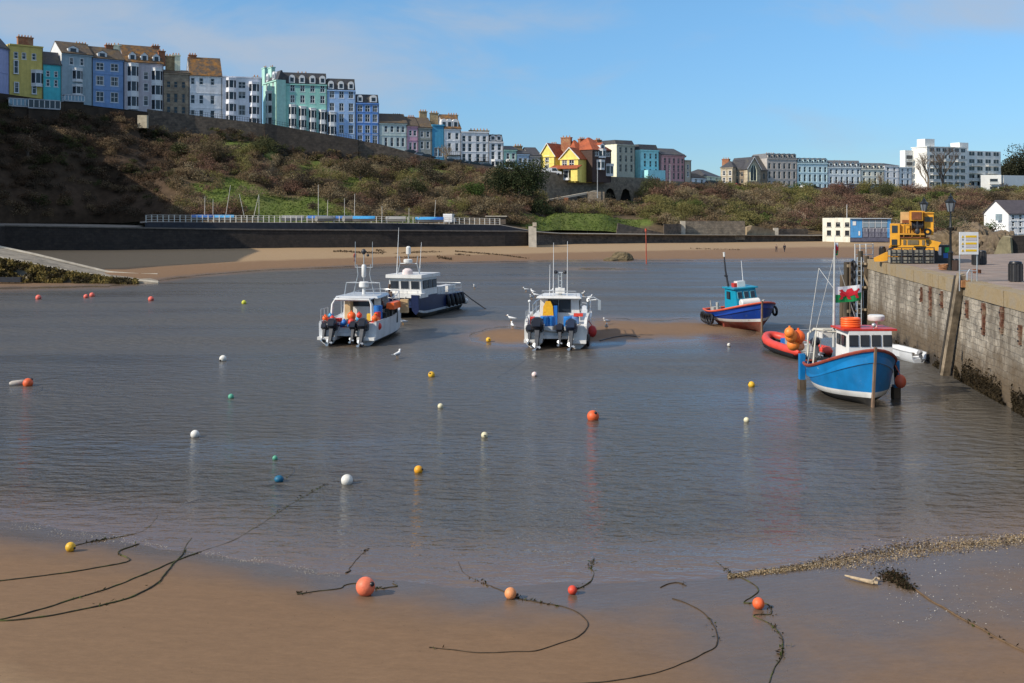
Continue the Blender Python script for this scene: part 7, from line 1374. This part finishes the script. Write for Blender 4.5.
# ---------------------------------------------------------------- people on the far beach
def person(px,py,h,jc,tc,label,face=0,stride=.25):
    g=G(px,py); t=thing('person',label,'person',(g.x,g.y,gz(g.x,g.y)),face); s=h/1.75
    V=[(0,0,.95),(0,0,1.15),(0,0,1.42),(0,0,1.52),(0,.01,1.62),(0,.01,1.74),(.10,0,.92),(.11,stride*.5,.5),(.11,stride,.07),(.11,stride+.14,.03),(-.10,0,.92),(-.11,-stride*.4,.5),(-.11,-stride,.07),(-.11,-stride+.14,.03),(.19,0,1.42),(.24,-.08,1.14),(.23,.04,.90),(.23,.06,.82),(-.19,0,1.42),(-.24,.08,1.14),(-.23,.12,.90),(-.23,.14,.82)]
    E=[(0,1),(1,2),(2,3),(3,4),(4,5),(0,6),(6,7),(7,8),(8,9),(0,10),(10,11),(11,12),(12,13),(2,14),(14,15),(15,16),(16,17),(2,18),(18,19),(19,20),(20,21)]
    Rr=[.15,.14,.16,.055,.095,.08,.10,.07,.05,.04,.10,.07,.05,.04,.07,.05,.035,.035,.07,.05,.035,.035]
    def skin(name,idx,extra,m):
        mp={v:i for i,v in enumerate(idx)}; me=bpy.data.meshes.new(name); me.from_pydata([tuple(c*s for c in V[i]) for i in idx],[(mp[a],mp[b]) for a,b in E if a in mp and b in mp],[]); o=link(name,me,t); md=o.modifiers.new('skin','SKIN')
        for i,v in enumerate(idx): me.skin_vertices[0].data[i].radius=((Rr[v]+extra)*s,(Rr[v]*.75+extra)*s); me.skin_vertices[0].data[i].use_root=(i==0)
        o.modifiers.new('sub','SUBSURF').levels=1; o.modifiers['sub'].render_levels=1; me.materials.append(m); md.use_smooth_shade=True; return o
    skin('body',list(range(22)),0,mat('skin',(.45,.27,.19),.6)); skin('jacket',[0,1,2,14,15,16,18,19,20],.025,jc); skin('trousers',[0,6,7,8,10,11,12],.018,tc); MB().ball((0,-.01,1.70*s),(.105*s,.11*s,.10*s)).build('hair',mat('hair_dark',(.05,.035,.025),.7),t,smooth=60)
DT=mat('dark_trousers',(.03,.03,.04),.8)
person(355,262.5,1.8,mat('red_jacket',(.42,.04,.035),.7),mat('maroon_trousers',(.14,.03,.03),.8),'walker in a red jacket on the sand below the dark sea wall',1.2)
person(784.5,252.5,1.75,mat('dark_coat',(.03,.03,.04),.8),DT,'right hand one of two dark clad walkers on the far sand',.4,.2); person(776.3,252.2,1.5,mat('brown_coat',(.08,.05,.04),.8),DT,'left hand smaller one of two walkers on the far sand',-.6,.15)
d=interp(T_WALL,332)+1.6; t=None
# ---------------------------------------------------------------- gulls
def gull_mesh():
    mb=MB(); mb.loft([[Vector((r*math.cos(a),y,z+r*.85*math.sin(a))) for a in [math.pi*2*k/8 for k in range(8)]] for y,r,z in ((-.26,.02,.20),(-.14,.06,.20),(0,.085,.20),(.1,.075,.23),(.16,.045,.29))],0); mb.ball((0,.19,.34),(.05,.06,.05),0,8,6); mb.tube([(0,.24,.335),(0,.31,.325)],[.014,.006],5,2); mb.loft([[Vector((sg*.07,y,.24-.01*k)),Vector((sg*.095,y,.20)),Vector((sg*.07,y,.15))] for sg in (1,) for k,y in enumerate((.08,-.1,-.3))],1); mb.loft([[Vector((-.07,y,.24-.01*k)),Vector((-.095,y,.20)),Vector((-.07,y,.15))] for k,y in enumerate((.08,-.1,-.3))],1); mb.tube([(.03,0,0),(.03,0,.14)],.012,4,2); mb.tube([(-.03,0,0),(-.03,0,.14)],.012,4,2)
    return mb.mesh('gull',[mat('gull_white',(.78,.78,.76),.7,.05),mat('gull_grey',(.36,.38,.40),.7),mat('gull_orange',(.5,.25,.05),.6)],50)
GM=gull_mesh()
for i,(px,py,lab) in enumerate(((397.5,358.5,'gull standing on wet sand in front of the grey catamaran'),(403,325,'gull on the wet sand between the two left catamarans'),(474.5,289,'gull resting on the water right of the navy catamaran'),(511,321.5,'upper gull of two left of the white catamaran stern'),(512.5,329,'lower gull of two left of the white catamaran stern'),(526,292,'gull on the water behind the white catamaran, at the left end of a group'),(531.5,299.5,'lowest gull of the group behind the white catamaran'),(535.5,297.5,'rightmost gull of the tight group behind the white catamaran'),(532.5,294,'uppermost gull in the tight group behind the white catamaran'),(551,293.5,'gull just left of the mast of the white catamaran'),(583.5,296,'gull on the water right of the mast of the white catamaran'),(589.5,300,'gull near the pot hauler of the white catamaran'),(606.5,330,'gull on the sandbar right of the white catamaran'),(606,324.5,'small gull farther back on the sandbar by the white catamaran'))):
    o=link('gull',GM,None,tuple(G(px,py)),(0,0,random.uniform(0,6.2))); o.scale=(1.45,)*3; tag(o,lab,'gull',group='gulls around the catamarans')
# ---------------------------------------------------------------- promenade railing, dinghies, vans, cars
def prom_rail():
    t=thing('promenade_railing','long white railing along the promenade above the beach','railing',(0,0,0)); pts=[]; p=146.0
    while p<502: d=interp(T_WALL,p)+3.35; pts.append(Vector(pt(p,d,interp(T_PZ,p)))); p+=5.6*(205/d)
    W_=mat('rail_white',(.62,.60,.54),.6,.1,2)
    for v in pts: MB().bb((-.07,-.07,0),(.07,.07,1.35)).build('post',W_,t,loc=v)
    mb=MB()
    for z in (.5,.95,1.3): mb.tube([v+Vector((0,0,z)) for v in pts],.035,5)
    mb.build('rail',W_,t)
prom_rail()
SAILB=mat('dinghy_cover_blue',(.02,.13,.42),.7,.2,3); CYAN=mat('dinghy_cover_light',(.05,.28,.55),.7,.2,3); DWH=mat('dinghy_hull',(.24,.24,.23),.5,.15,3)
def sdinghy(px,d,cover,label,mast=None,ang=.3,L=4.3,tilt=0):
    z=interp(T_PZ,px)+.25; t=thing('sailing_dinghy',label,'dinghy',(X(px,d),d,z),ang,'dinghies parked on the promenade'); mb=MB(); rings=[]
    for i in range(7): s=i/6; f=(1-max(0,(s-.4)/.6)**2.2)**.6*(.8+.2*min(1,s*3)); rings.append([Vector(((s-.5)*L,a*f,z_)) for a,z_ in ((-.8,.65),(-.55,.15),(0,.0+.3*s**4),(.55,.15),(.8,.65))])
    mb.loft(rings); mb.build('hull',DWH if cover is not None else mat('dinghy_tan',(.4,.33,.2),.6),t,smooth=40)
    if cover: mb=MB(); mb.loft([[Vector((r[0].x,r[0].y*1.05,.6)),Vector((r[0].x,r[0].y*.5,.98)),Vector((r[0].x,0,1.15)),Vector((r[0].x,-r[0].y*.5,.98)),Vector((r[0].x,-r[0].y*1.05,.6))] for r in rings]); mb.build('cover',cover,t,smooth=40)
    if mast:
        mx,my,h=mast; MB().tube([(.3,0,.6),(.3+mx,my,.6+h)],[.06,.04],6).build('mast',mat('mast_alloy',(.60,.58,.52),.4,.1,3),t,smooth=50)
    return t
for a in ((203,208,SAILB,'dark blue covered dinghy at the left end of the promenade row',(.05,0,4.0)),(224,210,CYAN,'light blue covered dinghy with a tall leaning mast',(1.1,0,6.2)),(243,211,None,'uncovered tan dinghy with a mast leaning left',(-1.0,0,4.6)),(252,213,None,'uncovered dinghy with a mast leaning right',(1.1,0,4.6)),(293,214,DWH,'pale covered dinghy in the middle of the promenade row',None),(317,216,SAILB,'blue dinghy beneath the tallest thin mast',(0,0,6.6)),(326,214,DWH,'pale dinghy with a short white mast near the railing',(.1,0,3.6)),(343,217,SAILB,'mid blue covered dinghy left of a bright one',(0,0,4.0)),(353,216,DWH,'pale dinghy with a bright upright mast',(.1,0,4.9)),(364,214,CYAN,'brightest blue covered dinghy, tilted toward the beach',None),(396,219,DWH,'white and blue dinghy on the right half of the promenade',None),(426,222,CYAN,'light blue covered dinghy beside a dark blue one on the right half',None),(433,222,SAILB,'dark blue covered dinghy with a mast on the right half',(.25,0,4.0))):
    sdinghy(a[0],a[1],a[2],a[3],a[4],random.uniform(-.5,.7))
for px,py0,d in ((213,199,212),(259,196,220),(382,206,226),(409,208,228)): z=interp(T_PZ,px); t=thing('flagpole',{213:'thin pole behind the leftmost promenade dinghies',259:'thin grey pole right of the leaning masts',382:'short thin pole right of the bright blue dinghy',409:'short thin pole near the right dinghies'}[px],'pole',(X(px,d),d,z-.3)); MB().tube([(0,0,0),(0,0,Z(py0,d)-z+.3)],[.07,.04],6).build('pole',mat('mast_alloy',(.60,.58,.52)),t); MB().tube([(0,0,0),(0,0,.4)],.14,8).build('base',DARKM,t)
def vehicle(px,d,z,label,m,ang=0,van=False,cat=None):
    t=thing('parked_van' if van else 'parked_car',label,'van' if van else 'car',(X(px,d),d,z),ang,'vehicles along the cliff road'); L_,W_,Hh=(5.2,1.9,2.1) if van else (4.2,1.75,1.42)
    if van: pr=[(0,.35),(L_,.35),(L_,1.0),(L_-.9,1.15),(L_-1.5,2.05),(.1,2.1),(0,1.9)]
    else: pr=[(0,.35),(L_,.35),(L_,.75),(L_-1.0,.92),(L_-1.7,1.38),(.9,1.42),(.15,.95),(0,.8)]
    MB().extr([(x,0,z_) for x,z_ in pr],(0,W_,0)).build('body',m,t); g=MB()
    q=[(L_-1.05,1.2),(L_-1.55,1.95),(L_-2.6,1.95),(L_-2.6,1.2)] if van else [(L_-1.15,.95),(L_-1.75,1.32),(1.0,1.34),(.45,.98)]
    g.extr([(x,-.01,z_) for x,z_ in q],(0,W_+.02,0)); g.build('window',GLASS,t)
    for x in (.85,L_-.85):
        for y in (0,W_-.2): w=MB(); w.tube([(x,y-.01,.33),(x,y+.21,.33)],.33,12); w.build('wheel',BLACK,t)
    return t
CW=paint('car_white',(.72,.72,.72),.25,.03,0); CD=paint('car_dark',(.025,.027,.032),.2,.05,0); CS=paint('car_silver',(.33,.34,.36),.25,.05,0); CR=paint('car_red',(.38,.02,.02),.25,.05,0)
zc=lambda p:interp(T_FZ,p)
vehicle(542.5,296,zc(545),'white van parked in front of the yellow gabled house',CW,.1,True)
for px,off,m,lab in ((408,-6,CD,'dark car on the cliff road before the mauve pink house'),(417,-6,CS,'silver car on the cliff road by the grey brown house'),(424,-6,CD,'dark car left of the teal blue house'),(448,-6,CD,'dark car before the white house with round dormers'),(457,-6.5,CD,'second dark car before the white house with round dormers'),(466,-6,CS,'silver car at the left end of the broad white house'),(472,-6,CD,'dark car before the middle of the broad white house'),(484,-6.5,CD,'dark car at the right end of the broad white house'),(497,-6,CW,'white car before the white house with the mansard'),(521,-6,CS,'silver car before the blue grey house'),(711,-7,CD,'dark car on the skyline road left of the lodge'),(718,-7,CD,'second dark car on the skyline road left of the lodge'),(729,-7,CS,'silver car in front of the stone lodge'),(738,-8,CR,'red car in front of the brown stone range'),(762,-7,CD,'dark car in front of the slate roofed hall'),(787,-7,CW,'white car before the brown grey terrace'),(806,-7,CW,'white car before the powder blue terrace'),(813,-7,CD,'dark car before the powder blue terrace'),(842,-7,CR,'red car before the pale blue white terrace'),(850,-7,CS,'silver car before the pale blue white terrace')):
    d=fd(px)+off; vehicle(px-3,d,zc(px)-.05,lab,m,.45)
d=interp(T_WALL,455)+9; vehicle(452,d,interp(T_PZ,455)+.0,'white camper van parked at the right end of the promenade',CW,1.45,True)
mb=MB(); 
t=thing('shelter','small low grey shelter at the right end of the promenade railing','shelter',(X(489,238),238,interp(T_PZ,489))); MB().bb((-.5,0,0),(3.6,2,1.6)).build('wall',RETW,t); MB().bb((-.8,-.4,1.6),(3.9,2.3,1.8)).build('roof',COPE,t)
# lamp post by the arches, roadside railings
for px,d,py0,lab in ((597.5,289,161,'slim grey lamp column before the timbered house'),(670,318,165,'slim lamp column in front of the dusty pink terrace')):
    z=Z(198,d) if px<600 else zc(px)-.3; t=thing('lamp_column',lab,'street lamp',(X(px,d),d,z)); MB().tube([(0,0,0),(0,0,Z(py0,d)-z)],[.13,.07],7).build('post',mat('column_grey',(.35,.37,.38),.5),t,smooth=50); MB().bb((-.1,-.9,Z(py0,d)-z),(.1,.1,Z(py0,d)-z+.12)).build('lamp_head',mat('column_grey',(.35,.37,.38)),t)
def road_rail(p0,p1,label,off=.6,h=1.1):
    t=thing('road_railing',label,'railing',(0,0,0)); ps=[p0+(p1-p0)*i/int((p1-p0)/2.4) for i in range(int((p1-p0)/2.4)+1)]; v=[Vector(pt(p,interp(T_CD,p)+off,interp(T_FZ,p)+(.5 if p<264 else .65))) for p in ps]; mb=MB()
    for q in v: mb.tube([q,q+Vector((0,0,h))],.04,5)
    for z in (.55,h): mb.tube([q+Vector((0,0,z)) for q in v],.03,5)
    mb.build('railing_bars',DARKM,t)
road_rail(188,262,'dark iron railing on the wall before the white houses'); road_rail(270,356,'dark iron railing on the tall wall before the hotels',-.3)
# ---------------------------------------------------------------- trees
def bare_tree(px,d,z,h,label,spread=.55,seed=1,m=None,name='bare_tree'):
    rr=random.Random(seed); t=thing(name,label,'tree',(X(px,d),d,z)); m=m or mat('bark_pale',(.20,.155,.11),.9,.25,4); tr=MB(); cr=MB()
    def br(mb,p,dr,l,r,k):
        q=p+dr*l; mid=p.lerp(q,.5)+Vector((rr.uniform(-1,1),rr.uniform(-1,1),0))*l*.07; mb.tube([p,mid,q],[r,r*.82,r*.62],5 if k<3 else 4,caps=False)
        if k>=6: return
        for i in range(3 if k<5 else 2):
            a=Vector((rr.uniform(-1,1),rr.uniform(-1,1),rr.uniform(-.15,.9))); nd_=(dr+a*spread*1.3).normalized(); br(cr,q if i<2 else mid,nd_,l*rr.uniform(.62,.82),r*.6,k+1)
    br(tr,Vector((0,0,0)),Vector((rr.uniform(-.05,.05),0,1)),h*.28,h*.028,0); tr.build('trunk',m,t,smooth=50); cr.build('crown',m,t)
bare_tree(929,425,16,17.5,'large pale bare tree in front of the left part of the white flats',seed=4); bare_tree(943,428,16,20,'darker bare tree before the middle of the white flats',seed=9,m=mat('bark_dark',(.11,.085,.065),.9,.25,4)); bare_tree(446.5,288,20.4,7.5,'small bare tan tree at the road edge before the teal blue house',.8,seed=3,m=mat('bark_tan',(.22,.165,.10),.9)); bare_tree(880,386,15,8,'small bare tree before the white corner house',seed=12)
def leafy(px,d,z,r,n,pal,label,name='evergreen_tree',trunk=2.5,size=.3,cat='tree'):
    t=thing(name,label,cat,(X(px,d),d,z)); mb=MB(); mb.tube([(0,0,-.5),(.1,0,trunk*.6),(0,.1,trunk+r[2]*.5)],[.35,.28,.12],7)
    for k in range(4): a=k*1.7; mb.tube([(0,0,trunk*.7),(r[0]*.4*math.cos(a),r[1]*.4*math.sin(a),trunk+r[2]*.35)],[.16,.07],5)
    mb.build('trunk',mat('bark_dark',(.11,.085,.065)),t,smooth=50); p,i=clump((0,0,trunk+r[2]*.25),r,n,16); tone=RNG.uniform(.6,1.25,16); k=RNG.uniform(0,1,(n,1)); a,b=np.array(pal[0]),np.array(pal[1]); quads('crown',p,RNG.uniform(.6,1.3,n)*size,(a+(b-a)*k)*tone[i][:,None],LEAF,parent=t,asp=1.4)
EV=((.028,.042,.018),(.06,.075,.03)); OL=((.06,.07,.028),(.10,.105,.045)); BRN=((.09,.07,.04),(.14,.11,.065)); GRN=((.05,.085,.02),(.085,.125,.03))
def on_hill(p,t): v=hill(p,t); return v
def hb(px,t,r,n,pal,label,name='bush',trunk=.6,size=.2,cat='bush',dz=0):
    v=on_hill(px,t); leafy(CX+F*v.x/v.y,v.y-.6,v.z-.3+dz,r,n,pal,label,name,trunk,size,cat)
hb(519,.38,(7.6,5,7.2),9000,EV,'large dark evergreen tree on the slope below the grey houses','evergreen_tree',2.2,.26,'tree'); hb(500,.55,(3.6,3,3.4),2600,OL,'olive bush on the upper left flank of the dark evergreen'); hb(541,.3,(3.6,3,3.4),2600,EV,'dark bush at the right foot of the large evergreen')
hb(210,.62,(4.6,3.5,4.6),3600,((.13,.10,.06),(.19,.15,.085)),'tall tan bush lit by the sun below the white houses',size=.2); hb(181,.72,(2.6,2.2,2.6),1500,OL,'olive bush where the shaded cliff meets the sunlit slope'); hb(27,.5,(2.6,2,4.2),1200,((.15,.10,.06),(.22,.15,.09)),'pale brown bush catching light on the shaded cliff at left',size=.16)
hb(360,.62,(5,3.5,4.2),3000,BRN,'broad brown bush below the royal blue hotel'); hb(300,.38,(4.5,3,3.6),2600,((.06,.047,.033),(.10,.078,.05)),'dark brown bush above the pale promenade dinghies'); hb(395,.72,(4.6,3,4),2600,BRN,'brown bush below the grey mint house'); hb(430,.6,(4.4,3,4),2600,((.07,.06,.04),(.12,.10,.06)),'dull brown bush below the teal blue house'); hb(470,.3,(3.4,3,3.6),2400,GRN,'bright green bush on the slope behind the camper van')
hb(415,.35,(3.8,3,3.2),2200,OL,'olive bush midway down the slope right of the grass patch'); hb(262,.75,(4.2,3,3.4),2400,OL,'olive bush right under the tall dark retaining wall'); hb(655,.75,(4.6,3.5,4.4),2600,OL,'olive bush at the cliff top right of the arches'); hb(720,.62,(5,4,4),2600,((.11,.07,.05),(.15,.10,.07)),'reddish brown thicket below the skyline lodge','bush'); hb(845,.6,(6,4,5),3200,((.11,.065,.05),(.15,.09,.07)),'red brown thicket above the cream beach building'); hb(880,.72,(5,4,5),3000,OL,'olive thicket above the blue beach building')
d=520
for px,py,rx,rz,n,lab in ((1012,176,9,10,3200,'dark tree on the hilltop right of the flats, nearest to them'),(1024,170,11,13,4200,'taller dark tree cut by the right picture edge on the hilltop')): leafy(px,d,Z(py+13,d),(rx,8,rz),n,((.03,.036,.02),(.07,.07,.038)),lab,'hilltop_tree',3,.5)
o=tag(rock('hill','',(X(1060,560),575,9),(75,60,24),EARTH,4,4,amp=.1),kind='structure'); o.data.color_attributes.new('Col','FLOAT_COLOR','POINT'); [setattr(q,'color',(.06,.065,.03,1)) for q in o.data.color_attributes['Col'].data]
if 'label' in o: del o['label']
if 'category' in o: del o['category']
hb(985,.9,(4,3,2.6),1600,GRN,'green bush at the cliff edge below the low wing of the flats'); hb(948,.93,(5,3,2.4),1800,OL,'low olive hedge under the bare trees at the flats','hedge',cat='hedge')
# scrub on and behind the rocks at the right
for px,py,d,r,n,pal,lab in ((950,224,152,(2.6,2.4,1.5),900,OL,'olive scrub on the left shoulder of the folded rock'),(964,215,158,(2.4,2.4,1.5),900,BRN,'brown scrub on top of the folded rock'),(992,226,156,(1.5,1.5,1.2),500,GRN,'small green bush between the rocks and the white cliff house'),(940,232,160,(4,3,2.0),1300,((.14,.085,.058),(.20,.125,.09)),'reddish scrub at the left foot of the folded rock')):
    leafy(px,d,Z(py,d)-1.2,r,n,pal,lab,'bush',.5,.13,'bush')
